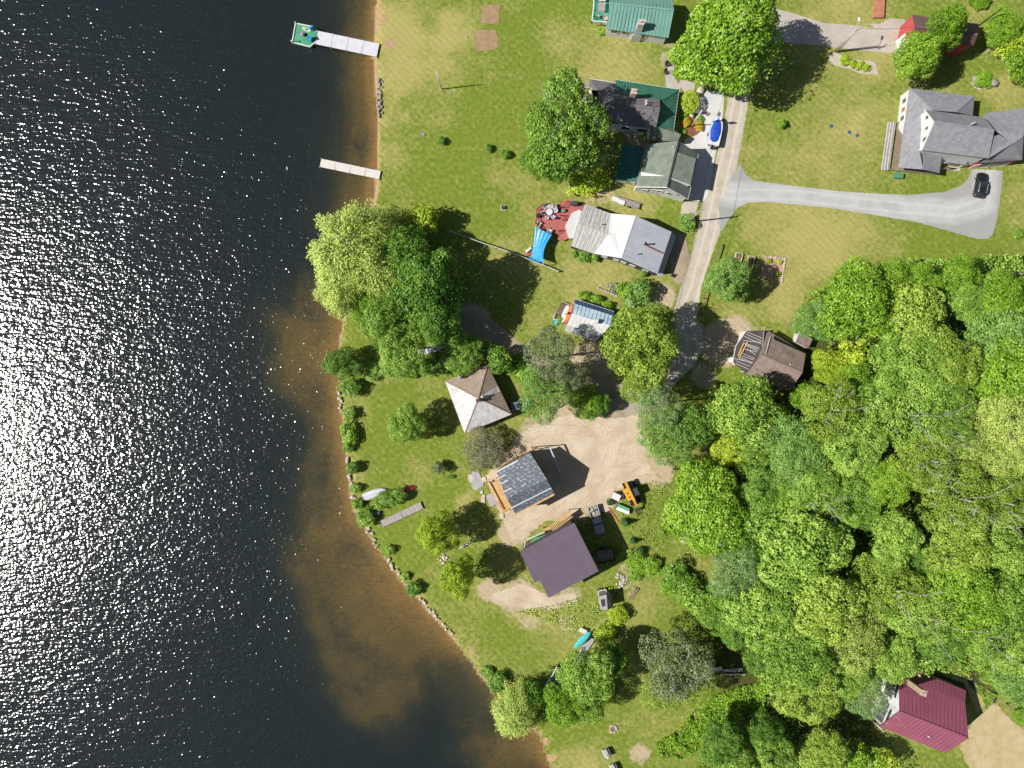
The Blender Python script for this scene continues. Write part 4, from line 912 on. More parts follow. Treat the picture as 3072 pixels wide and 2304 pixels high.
m = MB(); m.slab(pr, .15); m.build('porch_roof', M('charcoal_membrane', alb(92, 86, 86), alb(78, 72, 74), .9, 1, .15), h)
for p in inset(pr, .3): MB().box((p.x, p.y, 1.2), (.14, .14, 2.3)).build('porch_post', m_trim, h)
fascia(h, [pr[0], pr[5], pr[4], Z8(300, 940, 2.5)], m_trim, .2, .1, name='porch_trim'); fascia(h, [pr[1], pr[2], pr[3]], m_trim, .22, .12, name='porch_trim')
m = MB(); za = 2.78
for a, b in (((545, 240), (890, 385)), ((540, 290), (870, 440)), ((510, 340), (850, 490)), ((480, 420), (850, 470)), ((470, 470), (820, 580)), ((520, 500), (800, 610)), ((540, 530), (780, 640)), ((490, 600), (770, 665)), ((470, 690), (720, 800)), ((450, 740), (700, 830)),
             ((420, 770), (680, 890)), ((400, 800), (660, 900)), ((340, 850), (620, 960)), ((330, 900), (600, 1020)), ((300, 800), (560, 860)), ((560, 600), (745, 720))):
    m.bar(Z8(*a, za), Z8(*b, za + .12), .1, .06)
m.build('lath_strip', W('pale_lath', 214, 210, 206), h)
for a, b in (((485, 492), (375, 740)), ((572, 455), (392, 790))):
    MB().bar(Z8(*a, 2.9), Z8(*b, 2.85), .22, .12).build('loose_plank', m_lumber, h)
m = MB(); m.slab([Z8(465, 232, 1.2), Z8(535, 232, 1.2), Z8(395, 560, 1.2), Z8(318, 548, 1.2)], 1.2); m.build('white_steps', W('cream_panel', 234, 230, 214), h)
m = MB(); m.slab([Z8(210, 770, .9), Z8(285, 775, .9), Z8(255, 880, .9), Z8(180, 875, .9)], .9); m.build('white_landing', m_trim, h)
m = MB(); m.slab([Z8(700, 228, 1.0), Z8(832, 270, 1.0), Z8(815, 330, 1.0), Z8(680, 285, 1.0)], .1)
wb = tag(m.build('work_bench', m_wood), 'small wooden bench between the stripped porch roof and the brown house', 'bench')
m = MB(); m.box(cen([Z8(700, 228), Z8(832, 270), Z8(815, 330), Z8(680, 285)]) + Vector((0, 0, .45)), (.9, .5, .9), R(-20)); m.build('support', m_wood, wb)
h = thing('tool_shed', 'tiny grey shingled shed with white walls behind the brown house', 'shed', Z8(1740, 410))
a0, a1, a2, a3 = Z8(1662, 235, 2.5), Z8(1922, 392, 2.3), Z8(1832, 592, 2.3), Z8(1575, 452, 2.5)
m = MB(); m.slab([a3, a2, a1, a0], .12); m.build('roof', M('grey_rust_shingle', alb(156, 152, 158), alb(150, 112, 92), .9, .9, .15, 6, brick=(.5, .2, .1)), h); walls(h, [a0, a1, a2, a3], m_whitew, .1)

# ---- grey shingled farmhouse on the right
m_fs = M('farm_shingle', alb(166, 166, 172), alb(150, 150, 156), .95, 1.2, .2, 7, brick=(.6, .22, .16))
h = thing('farmhouse', 'rambling grey shingled farmhouse with a white gable and red garage end', 'house', Z4(1000, 700))
NW, NE, SW, I0, I1 = Z4(475, 105, 3.2), Z4(1326, 212, 3.2), Z4(330, 1146, 3.2), Z4(780, 397, 4.9), Z4(1090, 420, 4.9)
g0, g1 = Z4(600, 918, 4.6), Z4(655, 1172, 4.2)
roof(h, [[SW, g1, g0, I0, NW][::-1] if False else [NW, SW, g1, g0, I0], [NE, NW, I0, I1], [Z4(1300, 468, 3.2), NE, I1], [Z4(866, 1217, 3.1), Z4(900, 980, 3.3), Z4(655, 925, 4.5), g1]], m_fs, name='porch_roof', caps=[(NW, I0), (NE, I1)], capm=m_fs, capw=.2)
mr0, mr1, mn0, mn1, ms0, ms1 = Z4(795, 545, 8.6), Z4(1584, 660, 8.6), Z4(675, 390, 5.8), Z4(1465, 490, 5.8), Z4(635, 916, 5.8), Z4(1512, 1026, 5.8)
roof(h, [[ms0, ms1, mr1, mr0], [mn1, mn0, mr0, mr1]], m_fs, caps=[(mr0, mr1)], capm=m_fs, capw=.2)
_, q = walls(h, [mn0, mr0, ms0, ms1, mr1, mn1], m_whitew, .22)
for t_, k in ((.42, 0), (.05, 1), (.55, 1)): window(h, q[k], q[k + 1], t_, .75, 5.6 if not (k == 1 and t_ > .5) else 5.2, 6.6, m_trim, m_greyglass, -1)
fascia(h, [mn0, mr0, ms0], m_trim, .14, .22)
roof(h, [[Z4(2030, 356, 3.8), Z4(1480, 430, 3.8), mn1 - Vector((0, 0, 1.5)), Z4(1590, 655, 6.0), Z4(1830, 829, 6.6), Z4(1968, 730, 6.6)], [Z4(1378, 1092, 3.4), Z4(1950, 1046, 3.4), Z4(1968, 730, 6.6), Z4(1830, 829, 6.6), Z4(1512, 1026, 4.6)]], m_fs, name='garage_roof')
m = MB(); m.slab([Z4(1512, 1024, 5.7), Z4(1830, 829, 6.7), Z4(1640, 715, 7.3), Z4(1560, 740, 7.6)], .1); m.build('valley_roof', m_fs, h)
_, q = walls(h, [Z4(1378, 1090, 3.35), Z4(1948, 1044, 3.35), Z4(2028, 362, 3.7), Z4(1482, 434, 3.7)], W('barn_red', 190, 58, 62), .1, name='garage_wall')
for t_ in (.32, .72): window(h, q[0], q[1], t_, 2.4, .05, 2.3, m_trim, W('garage_door', 190, 176, 170), 1, 'garage_door')
window(h, q[0], q[1], .08, .9, .1, 2.1, m_trim, m_trim, 1, 'door')
_, q = walls(h, [NW, NE, Z4(1300, 465, 3.2), Z4(1465, 490, 3.2), Z4(1510, 1020, 3.2), Z4(660, 920, 3.2), Z4(420, 580, 3.2)], m_whitew, .12, name='lower_wall')
for t_ in (.25, .5, .75): window(h, q[6], q[0], t_, .9, 1.0, 2.4, m_trim, M('amber_glass', alb(190, 120, 70), None, .2) if t_ == .5 else m_greyglass, -1)
roof(h, [[Z4(960, 1076, 2.7), Z4(1212, 1110, 2.7), Z4(1245, 1036, 3.2), Z4(964, 986, 3.2)]], m_fs, name='entry_roof')
for p in (Z4(965, 1070, 2.5), Z4(1205, 1100, 2.5)): MB().box((p.x, p.y, 1.25), (.12, .12, 2.5)).build('entry_post', m_trim, h)
deck(h, [Z4(300, 560), Z4(420, 560), Z4(345, 1130), Z4(865, 1235), Z4(860, 1255), Z4(170, 1190), Z4(228, 1170)], .7, m_wood, name='porch_floor')
for k in range(3):
    m = MB(); a = 300 - 36 * k; m.slab([Z4(a, 552, .55 - .18 * k), Z4(a - 88, 1182, .55 - .18 * k), Z4(a - 88 - 34, 1182, .55 - .18 * k), Z4(a - 34, 550, .55 - .18 * k)], .18); m.build('step', m_greywood, h)
    MB().bar(Z4(a - 34, 550, .57 - .18 * k), Z4(a - 122, 1182, .57 - .18 * k), .1, .04).build('step_edge', m_trim, h)
for y in (620, 760, 950, 1120):
    p = Z4(395 - (y - 560) * .11, y); MB().box((p.x, p.y, 1.8), (.16, .16, 2.5)).build('porch_post', m_wood, h)
for x in (540, 700, 860):
    p = Z4(x, 1195); MB().box((p.x, p.y, 1.8), (.16, .16, 2.3)).build('porch_post', m_wood, h)
vent(h, Z4(1265, 590, 8.2), 7.8, 9.1, .13, m_alu); vent(h, Z4(1290, 575, 8.2), 7.8, 9.0, .1, m_alu)
p = Z4(312, 1262); rbox('utility_box', 'green metal utility box on the lawn below the farmhouse porch', 'utility box', p, (1.5, 1.0, .7), R(-8), W('utility_green', 96, 150, 112))
h = thing('stone_landing', 'flat stone landing with a dark mat by the farmhouse side door', 'landing', Z4(1050, 1160))
m = MB(); m.slab([Z4(955, 1125, .2), Z4(1145, 1145, .2), Z4(1138, 1195, .2), Z4(955, 1180, .2)], .2); m.build('paving', m_slabc, h); m = MB(); m.slab([Z4(960, 1140, .22), Z4(1095, 1155, .22), Z4(1092, 1172, .22), Z4(960, 1158, .22)], .02); m.build('mat', m_black, h)

# ---- red barn in the top right
h = thing('red_barn', 'red walled barn with a dark brown roof half hidden by a maple', 'barn', Z11(950, 360))
r0, r1, n0, n1, s0, s1 = Z11(540, 310, 6.4), Z11(1502, 428, 6.4), Z11(495, 122, 4.2), Z11(1526, 266, 4.2), Z11(470, 505, 4.2), Z11(1434, 602, 4.2)
roof(h, [[s0, s1, r1, r0], [n1, n0, r0, r1]], M('dark_brown_roof', alb(132, 104, 100), alb(122, 94, 92), .8, .5, .06, 5, stripe=(.8, .03, alb(110, 84, 80))), caps=[(r0, r1)])
_, q = walls(h, [n0, r0, s0, s1, r1, n1], W('faded_barn_red', 206, 92, 92, fine=.12), .1)
window(h, q[1], q[2], .6, 2.3, .1, 3.1, m_trim, m_trim, -1, 'door')
p = Z11(1540, 340); m = MB(); m.tube((p.x - 1, p.y, 0), (p.x - 1, p.y, 7.2), .12, .1, 8); m.build('stove_pipe', m_black, h)
# ------------------------------------------------------------------ docks
def plank_dock(name, label, a, b, wd, z, mat, sections, trim=None, legs=True, group=None):
    a, b = Vector((a[0], a[1], z)), Vector((b[0], b[1], z)); c = (a + b) / 2; t_ = thing(name, label, 'dock', (c.x, c.y, z), group)
    d = (b - a).normalized(); y = Vector((-d.y, d.x, 0))
    for i in range(sections):
        p, q = a.lerp(b, i / sections) + d * .03, a.lerp(b, (i + 1) / sections) - d * .03
        m = MB(); m.bar(p, q, wd, .12)
        for s in (-1, 1): m.bar(p + y * s * wd / 2, q + y * s * wd / 2, .1, .16)
        m.build('deck_section', mat, t_)
    for i in range(sections + 1):
        p = a.lerp(b, i / sections)
        for s in (-1, 1): MB().tube(p + y * s * (wd / 2 + .08) - Vector((0, 0, 1.6 if legs else z)), p + y * s * (wd / 2 + .08) + Vector((0, 0, .35 if legs else .05)), .045, .045, 8).build('dock_leg', m_alu, t_)
    return t_
m_dockw = M('white_dock_boards', alb(228, 228, 234), alb(214, 214, 222), .7, 1, .05, 5, stripe=(.3, .03, alb(196, 196, 202)))
plank_dock('gangway', 'long white ribbed gangway from the beach to the green swim float', Z0(670, 478), Z0(2030, 765), 2.4, .3, m_dockw, 4)
h = thing('swim_float', 'green carpeted swim float with white edging at the end of the gangway', 'float', Z0(400, 420))
fo = [Z0(200, 150, .25), Z0(610, 235, .25), Z0(672, 340, .25), Z0(645, 560, .25), Z0(520, 670, .25), Z0(125, 570, .25)]
m = MB(); m.slab([fo[i] for i in range(6)][::-1], .5); m.build('deck', M('green_turf_carpet', alb(92, 176, 130), alb(82, 158, 118), .95, .8, .1, 6), h)
fascia(h, [p + Vector((0, 0, .14)) for p in (fo[5], fo[0], fo[1], fo[2])], m_trim, .18, .25, name='edge'); fascia(h, [p + Vector((0, 0, .14)) for p in (fo[3], fo[4], fo[5])], m_trim, .16, .25, name='edge')
m = MB(); m.tube(fo[5] + Vector((0, 0, -.9)), fo[5] + Vector((0, 0, .7)), .12); m.tube(fo[0] + Vector((0, 0, -.9)), fo[0] + Vector((0, 0, .5)), .1); m.build('corner_post', m_trim, h)
m = MB(); a, b = Z0(190, 540, .35), Z0(295, 545, .35); m.bar(a, b, .25, .1); m.build('cleat', m_green, h)
m_bch = M('bright_blue_plastic', alb(40, 140, 214), alb(60, 160, 230), .4, 1, .05)
chair(Z0(570, 285), .25, R(-140), m_bch, 'adirondack_chair', 'bright blue lawn chair at the upper corner of the green swim float', wide=.75, back=.95)
chair(Z0(525, 535), .25, R(-60), m_bch, 'adirondack_chair', 'bright blue lawn chair at the lower side of the green swim float', wide=.75, back=.95)
h = thing('pink_ball', 'round pink inflatable ball on the green swim float', 'ball', Z0(360, 385, .25))
m = MB(); p = Z0(360, 385, .6); m.ball(p, .36, 14, 8); m.build('ball_skin', W('pink_vinyl', 204, 120, 188, rough=.4), h); m = MB(); m.tube(p + Vector((-.36, 0, .1)), p + Vector((-.41, 0, .11)), .05); m.build('valve', m_trim, h)
h = thing('hatch_cover', 'round dark hatch beside the pink ball on the green swim float', 'hatch', Z0(415, 402, .26))
p = Z0(415, 402, .26); m = MB(); m.tube(p, p + Vector((0, 0, .03)), .3, .3, 16); m.build('lid', W('hatch_green', 24, 44, 34), h); m = MB(); m.tube(p + Vector((0, 0, .03)), p + Vector((0, 0, .06)), .08, .08, 8); m.build('knob', m_black, h)
small_boat('float_board', 'pale patterned paddle board on the green swim float beside the upper blue chair', 'paddle board', Z0(345, 265), Z0(560, 345), .75, .14, .27, W('pale_green_board', 186, 214, 188), cockpit(m_dkgrey, .12), bowp=.45)
m_dock2 = M('cream_dock_boards', alb(230, 224, 218), alb(222, 214, 208), .75, 1, .05, 5, stripe=(.4, .02, alb(212, 204, 198)))
plank_dock('narrow_dock', 'plain cream boarded dock below the green swim float', TA(420, 1058), TA(806, 1138), 1.45, .25, m_dock2, 4)
p = TA(203, 1092, WL)
h = thing('gull', 'white gull floating on the lake beyond the cream dock', 'bird', (p.x, p.y, WL))
small = MB(); rings = []
for s, r_ in ((-.3, .02), (-.2, .1), (0, .15), (.15, .12), (.25, .05)):
    rings.append([Vector((p.x + math.cos(a) * r_, p.y + s, WL + .1 + math.sin(a) * r_ * .8)) for a in (2 * math.pi * k / 10 for k in range(10))])
small.loft(rings); small.ball((p.x, p.y + .24, WL + .24), .09, 8, 6); small.build('body', m_trim, h); MB().tube((p.x, p.y + .3, WL + .23), (p.x, p.y + .42, WL + .22), .025, .005, 6).build('beak', W('beak_yellow', 230, 180, 60), h)
for s in (-1, 1):
    m = MB(); m.slab([Vector((p.x + s * .1, p.y + .1, WL + .2)), Vector((p.x + s * .17, p.y - .1, WL + .2)), Vector((p.x + s * .05, p.y - .4, WL + .19)), Vector((p.x + s * .04, p.y - .05, WL + .24))], .03); m.build('wing', W('gull_grey', 190, 194, 200), h)

# lawn boats and dock pieces near the shore
small_boat('skiff', 'white skiff turned upside down on the lake lawn above a hedge', 'boat', Z10(340, 495), Z10(1010, 250), 1.7, .55, .1, M('white_gelcoat', alb(226, 226, 230), alb(206, 206, 212), .4, 1, .06, 5), lambda t_, c: (MB().bar(Z10(370, 490, .66), Z10(980, 265, .66), .08, .05).build('keel', m_wick, t_), MB().bar(Z10(345, 445, .5), Z10(375, 540, .5), .12, .3).build('transom', m_greywood, t_)), blunt=.8, flip=True)
small_boat('canoe', 'red canoe lying upside down beside the hedge on the lake lawn', 'canoe', Z10(1310, 330), Z10(1830, 190), 1.0, .45, .05, M('red_plastic', alb(206, 78, 92), alb(190, 60, 76), .35, 1, .08, 5), lambda t_, c: MB().bar(c + Vector((-.3, -.4, .48)), c + Vector((-.1, .4, .48)), .08, .05).build('band', m_dred, t_), flip=True)
m_oldd = M('old_dock_boards', alb(190, 184, 178), alb(164, 156, 152), .9, 1.6, .2, 6, stripe=(.3, .03, alb(120, 114, 110)))
plank_dock('dock_section', 'weathered grey dock section lying on the lake lawn below the red canoe', Z10(880, 1210), Z10(1995, 690), 1.25, .35, m_oldd, 2, legs=False)
p = Z10(690, 915); rbox('storage_bin', 'small grey bin half hidden in the hedge by the lakeside stones', 'bin', p, (1.9, .8, .5), R(12), W('bin_grey', 130, 134, 142))

# ------------------------------------------------------------------ fences, poles, wires
def fence(name, label, pts, mat, h_=1.0, step=2.4, rails=2, t_=.09, cat='fence'):
    c = cen(pts); th = thing(name, label, cat, (c.x, c.y, 0))
    for a, b in zip(pts, pts[1:]):
        n = max(1, round((b - a).length / step))
        for i in range(n + 1):
            p = a.lerp(b, i / n); MB().box((p.x, p.y, h_ / 2 + .02), (t_ * 1.5, t_ * 1.5, h_ + .1)).build('post', mat, th)
        for k in range(rails):
            q = Vector((0, 0, h_ * (1 - .45 * k))); m = MB(); m.bar(a + q, b + q, t_, t_ * 1.6); m.build('rail', mat, th)
    return th
fence('white_fence', 'low white post and rail fence running from the shore trees to the blue tarp', [TA(1258, 1502), TA(1450, 1575), TA(1659, 1645), TE(100, 25), TE(295, 104)], W('fence_white', 206, 204, 198, fine=.15), 1.0, 2.6, 1, .14)
mrail = W('brown_rail', 150, 130, 112, fine=.2)
fence('guard_rail', 'low brown guard rail along the road above the round dark tree', [Z13(600, 120), Z13(490, 470)], mrail, .8, 2.5, 1, .12)
fence('guard_rail', 'low brown guard rail along the road below the round dark tree', [Z13(325, 1000), Z13(240, 1300), Z13(150, 1630)], mrail, .8, 2.8, 1, .12)
def pole(name, label, base, hgt, mat, r=.15, arm=None, dbl=False):
    th = thing(name, label, 'utility pole', base); m = MB(); b = Vector((base[0], base[1], 0))
    m.tube(b, b + Vector((0, 0, hgt)), r, r * .65, 10); m.build('shaft', mat, th)
    if arm:
        a = Vector((math.cos(arm), math.sin(arm), 0)); z_ = hgt - .5
        MB().bar(b - a * .9 + Vector((.0, 0, z_)), b + a * .9 + Vector((0, 0, z_)), .1, .14).build('crossarm', mat, th)
        for s in (-.8, 0, .8): MB().tube(b + a * s + Vector((0, 0, z_ + .07)), b + a * s + Vector((0, 0, z_ + .3)), .06, .04, 8).build('insulator', m_wick, th)
    return th
m_pole = M('bleached_pole', alb(190, 180, 166), alb(170, 158, 142), .9, 1, .2, 6)
pb1, pb2 = TB(1140, 1440), Z17(325, 555)
pole('utility_pole', 'bleached wooden utility pole in a shrub beside the road', pb1, 9.4, m_pole, .17, R(20))
th = pole('utility_pole', 'paired wooden utility pole with a lamp arm by the concrete drive', pb2, 9.2, m_pole, .16, R(30))
m = MB(); m.tube((pb2.x - .3, pb2.y + .2, 0), (pb2.x - .3, pb2.y + .2, 8.4), .09, .08, 8); m.build('brace_pole', m_alu, th)
q = Vector((pb2.x - .3, pb2.y + .2, 8.4)); MB().bar(q, q + Vector((.3, 1.2, .25)), .06, .06).build('lamp_arm', m_alu, th); MB().box(q + Vector((.35, 1.5, .25)), (.3, .7, .15), R(-10)).build('lamp_head', m_trim, th)
def wire(label, a, b, sag=.6):
    a, b = Vector(a), Vector(b); c = (a + b) / 2; m = MB(); pts = [a.lerp(b, i / 16) - Vector((0, 0, sag * 4 * (i / 16) * (1 - i / 16))) for i in range(17)]
    for p, q in zip(pts, pts[1:]): m.tube(p, q, .022, n=5, cap=False)
    tag(m.build('power_line', m_black), label, 'wire')
wire('thin power line from the roadside pole north over the road', (pb1.x - .5, pb1.y, 9.1), (pb1.x + 9.0, pb1.y + 42, 8.8))
wire('thin power line crossing the concrete drive to the red barn', (pb2.x, pb2.y, 8.9), Z11(540, 305, 6.4))
wire('thin power line from the roadside pole south above the road edge', (pb1.x + .3, pb1.y, 9.1), (pb1.x - 8.0, pb1.y - 34, 8.8))
pf = TA(1200, 578)
h = thing('lawn_pole', 'tall plain white pole casting a long shadow on the upper lawn', 'pole', pf)
m = MB(); m.tube((pf.x, pf.y, 0), (pf.x, pf.y, 7.5), .12, .09, 10); m.build('shaft', m_trim, h); m = MB(); m.ball((pf.x, pf.y, 7.58), .12); m.build('finial', m_trim, h); MB().tube((pf.x, pf.y, 0), (pf.x, pf.y, .12), .28, .24, 12).build('base', m_slabc, h)
pf = Z2(1370, 640)
h = thing('flagpole', 'white flagpole with a drooping striped flag in the yellow flower bed', 'flagpole', pf)
m = MB(); m.tube((pf.x, pf.y, 0), (pf.x, pf.y, 7.8), .12, .08, 10); m.build('shaft', m_trim, h); m = MB(); m.ball((pf.x, pf.y, 7.88), .14); m.build('finial', m_trim, h)
m = MB(); G_ = []
for i in range(9):
    s = i / 8; G_.append([Vector((pf.x + .1 + s * 1.7, pf.y - .12 * math.sin(s * 9) - s * .1, 7.5 - k * .24 - s * s * .35)) for k in range(7)])
for i in range(8):
    for k in range(6):
        m.cur = 2 if (i < 3 and k < 3) else (k % 2); m.face([G_[i][k], G_[i][k + 1], G_[i + 1][k + 1], G_[i + 1][k]], smooth=True)
fl = m.build('flag', [W('flag_red', 190, 40, 56), m_trim, W('flag_blue', 50, 60, 120)], h); so_ = fl.modifiers.new('s', 'SOLIDIFY'); so_.thickness = .02

# ------------------------------------------------------------------ vehicles
def frame2(center, heading):
    c = Vector((center[0], center[1], 0)); x = Vector((math.cos(heading), math.sin(heading), 0)); y = Vector((-x.y, x.x, 0))
    return (lambda a, b, z_: c + x * a + y * b + Vector((0, 0, z_))), Matrix((x, y, Vector((0, 0, 1)))).transposed()
def car_ring(L, s, wd, z0, z1, r=.25):
    pts = []
    for k in range(16):
        a = 2 * math.pi * k / 16 + math.pi / 16; ca, sa = math.cos(a), math.sin(a)
        e = .35; pts.append(L(s, math.copysign(abs(ca) ** e, ca) * wd / 2, (z0 + z1) / 2 + math.copysign(abs(sa) ** e, sa) * (z1 - z0) / 2))
    return pts
def wheels(t_, L, xs, ys, r=.34, w_=.24):
    for x_ in xs:
        for y_ in ys:
            m = MB(); m.tube(L(x_, y_ - w_ / 2, r), L(x_, y_ + w_ / 2, r), r, r, 16); wh = m.build('wheel', m_rubber, t_)
            s = 1 if y_ > 0 else -1; m = MB(); m.tube(L(x_, y_ + s * w_ / 2, r), L(x_, y_ + s * (w_ / 2 + .02), r), r * .6, r * .5, 12); m.build('rim', m_alu, wh)
def suv(name, label, center, heading, paint, Ln=4.6, wd=1.85, hatch=True):
    L, Q = frame2(center, heading); t_ = thing(name, label, 'car', center); h_ = Ln / 2
    m = MB(); m.loft([car_ring(L, s * h_, wd * k, a, b) for s, k, a, b in ((-1, .8, .4, .75), (-.97, .9, .32, .95), (-.8, .98, .28, 1.02), (-.3, 1, .28, 1.0), (.3, 1, .28, .98), (.7, .98, .28, .94), (.92, .9, .3, .82), (1, .76, .36, .7))]); m.build('body', paint, t_)
    m = MB(); m.loft([car_ring(L, s * h_, wd * k, .85, b) for s, k, b in ((-.93, .74, 1.0), (-.72, .8, 1.5), (-.5, .82, 1.62), (-.05, .82, 1.62), (.12, .8, 1.55), (.42, .84, .98))]); m.build('cabin', m_glass, t_)
    m = MB(); m.loft([car_ring(L, s * h_, wd * k, 1.54, b) for s, k, b in ((-.74, .68, 1.6), (-.6, .74, 1.66), (-.05, .74, 1.66), (.08, .7, 1.62))]); m.build('roof', paint, t_)
    MB().box(L(-.02 * h_, 0, 1.665), (.8, .8, .03), m=Q).build('sunroof', m_glass, t_)
    for s in (-1, 1):
        MB().box(L(.3 * h_, s * (wd / 2 + .1), .98), (.22, .22, .15), m=Q).build('mirror', paint, t_, bevel=.04)
        MB().box(L(.9 * h_, s * wd * .34, .72), (.3, .35, .14), m=Q).build('headlight', m_trim, t_, bevel=.04)
        MB().box(L(-.95 * h_, s * wd * .36, .88), (.16, .28, .14), m=Q).build('tail_light', W('tail_red', 160, 40, 40), t_, bevel=.03)
        MB().bar(L(-.7 * h_, s * wd * .36, 1.68), L(.02 * h_, s * wd * .36, 1.68), .05, .05).build('roof_rail', m_alu, t_)
    wheels(t_, L, (-.6 * h_, .6 * h_), (-wd / 2 + .1, wd / 2 - .1)); return t_
m_cblk = M('black_car_paint', (.018, .018, .022, 1), None, .16, fine=0, spec=.8); m_cslv = M('silver_blue_paint', alb(176, 186, 196), None, .25, fine=0, spec=.6)
suv('parked_car', 'shiny black wagon parked nose up on the gravel driveway by the farmhouse', Z4(1375, 1390), R(80), m_cblk, 4.7, 2.0)
suv('parked_car', 'dark grey car half hidden by foliage beside the pyramid roofed cottage', TE(45, 968), R(8), M('grey_car_paint', alb(110, 114, 124), None, .25, fine=0, spec=.6), 4.4, 1.8)
def pickup(name, label, center, heading, paint, Ln=5.6, wd=1.95):
    L, Q = frame2(center, heading); t_ = thing(name, label, 'pickup', center); h_ = Ln / 2
    m = MB(); m.loft([car_ring(L, s * h_, wd * k, .42, b) for s, k, b in ((.12, 1, 1.1), (.3, 1, 1.1), (.8, .97, 1.05), (.95, .92, .95), (1, .84, .85))]); m.build('hood', paint, t_)
    m = MB(); m.loft([car_ring(L, s * h_, wd * k, .5, b) for s, k, b in ((-.22, .9, 1.55), (-.18, .92, 1.75), (.12, .9, 1.75), (.3, .9, 1.2))]); m.build('cabin', m_glass, t_)
    m = MB(); m.loft([car_ring(L, s * h_, wd * k, 1.66, 1.8) for s, k in ((-.2, .78), (-.14, .84), (.1, .84), (.15, .76))]); m.build('roof', paint, t_)
    m = MB(); m.box(L(-.6 * h_, 0, .72), (.78 * h_, wd * .86, .08), m=Q); m.build('bed_floor', m_greywood, t_)
    for s in (-1, 1):
        MB().box(L(-.6 * h_, s * (wd / 2 - .08), .88), (.8 * h_, .14, .5), m=Q).build('bed_side', paint, t_, bevel=.03)
        MB().box(L(.25 * h_, s * (wd / 2 + .1), 1.15), (.18, .22, .16), m=Q).build('mirror', m_black, t_, bevel=.03)
        MB().box(L(.95 * h_, s * wd * .36, .8), (.2, .35, .16), m=Q).build('headlight', m_trim, t_, bevel=.03)
    MB().box(L(-.98 * h_, 0, .88), (.1, wd * .9, .5), m=Q).build('tailgate', paint, t_, bevel=.03)
    wheels(t_, L, (-.6 * h_, .62 * h_), (-wd / 2 + .12, wd / 2 - .12), .38, .26); return t_
pc = (Z6(885, 390) + Z6(985, 650)) / 2; pc.z = 0
pickup('pickup_truck', 'silver blue pickup with a loaded bed nosing into the shade of the plum roofed house', pc, math.atan2(*(lambda d: (d.y, d.x))(Z6(975, 650) - Z6(900, 390))), m_cslv, 5.4, 1.95)
Lp, Qp = frame2(pc, math.atan2(*(lambda d: (d.y, d.x))(Z6(975, 650) - Z6(900, 390))))
h = thing('truck_load', 'pale jumble of bags and scraps heaped in the silver pickup bed', 'load', Lp(-1.6, 0, .77))
m = MB()
for k in range(10): m.box(Lp(-2.3 + random.random() * 1.3, random.uniform(-.55, .55), .86 + random.random() * .1), (random.uniform(.2, .6), random.uniform(.2, .4), .18), random.random() * 3)
m.build('scrap_heap', W('scrap_pale', 196, 190, 182, fine=.25), h)
m = MB(); m.box(Lp(-1.9, .2, 1.0), (.7, .3, .12), .6); m.build('bag', m_dkgrey, h)
p = Z6(1030, 915); h = thing('utility_trailer', 'dark red box trailer in the deep shade of the plum roofed house', 'trailer', p)
mt_ = W('dark_red_paint', 110, 40, 44); L, Q = frame2(p, R(12))
MB().box(L(0, 0, .6), (3.4, 2.4, .12), m=Q).build('bed', m_wood, h)
for s in (-1, 1): MB().box(L(0, s * 1.2, .9), (3.4, .08, .55), m=Q).build('side_panel', mt_, h); MB().box(L(s * 1.7, 0, .9), (.08, 2.4, .55), m=Q).build('end_panel', mt_, h)
MB().bar(L(1.7, 0, .5), L(3.0, 0, .45), .1).build('drawbar', m_black, h); wheels(h, L, (-.3,), (-1.38, 1.38), .35, .22)

# telehandler
h = thing('telehandler', 'yellow telehandler with lowered boom and forks on the grass by the dirt yard', 'telehandler', Z12(840, 720))
ax = (Z12(1090, 1200) - Z12(690, 310)); hd = math.atan2(ax.y, ax.x); L, Q = frame2(Z12(850, 720, 1.0), hd)
m_yel = M('machine_yellow', alb(236, 178, 72), alb(224, 164, 60), .5, 1, .08, 5)
m = MB(); m.bar(Z12(690, 330, 2.4), Z12(1010, 1010, 2.3), .45, .5); m.bar(Z12(1010, 1010, 2.3), Z12(1105, 1215, 1.9), .36, .4); m.build('boom', m_yel, h)
MB().box(L(.2, 0, .85), (4.4, 1.1, .7), m=Q).build('chassis', m_black, h, bevel=.05)
p = Z12(780, 780, 1.6); m = MB(); m.box((p.x, p.y, 1.3), (2.3, .9, .9), hd); m.build('engine_cover', m_yel, h, bevel=.08)
for q in ((775, 745), (850, 890)):
    p = Z12(*q, 1.78); MB().box((p.x, p.y, 1.78), (.25, .25, .06), hd).build('vent_grille', m_black, h)
p = Z12(1060, 650, 1.5); m = MB(); m.box((p.x, p.y, 1.65), (1.5, .9, 1.5), hd); cb_ = m.build('cab', m_glass, h, bevel=.08)
m = MB(); m.box((p.x, p.y, 2.43), (1.4, .85, .08), hd); m.build('cab_roof', m_dkgrey, cb_, bevel=.03)
for q in ((655, 470), (890, 1060), (990, 400), (1150, 940)):
    p = Z12(*q, .6); x = Vector((math.cos(hd + math.pi / 2), math.sin(hd + math.pi / 2), 0)); c = Vector((p.x, p.y, .6))
    m = MB(); m.tube(c - x * .24, c + x * .24, .6, .6, 18); wh = m.build('wheel', m_rubber, h); s = 1 if q[0] > 900 else -1
    m = MB(); m.tube(c - x * .26, c + x * .26, .3, .3, 12); m.build('rim', m_wick, wh)
p = Z12(1140, 1340, .8); m = MB(); m.box((p.x, p.y, .9), (.2, 1.2, .9), hd); m.build('fork_carriage', m_dkgrey, h)
for s in (-.35, .35): MB().box(Vector((p.x, p.y, .5)) + Q @ Vector((.65, s, 0)), (1.2, .14, .06), m=Q).build('fork', m_black, h)
MB().bar(Z12(1105, 1215, 1.9), Vector((p.x, p.y, 1.1)), .2, .25).build('boom_head', m_dkgrey, h)
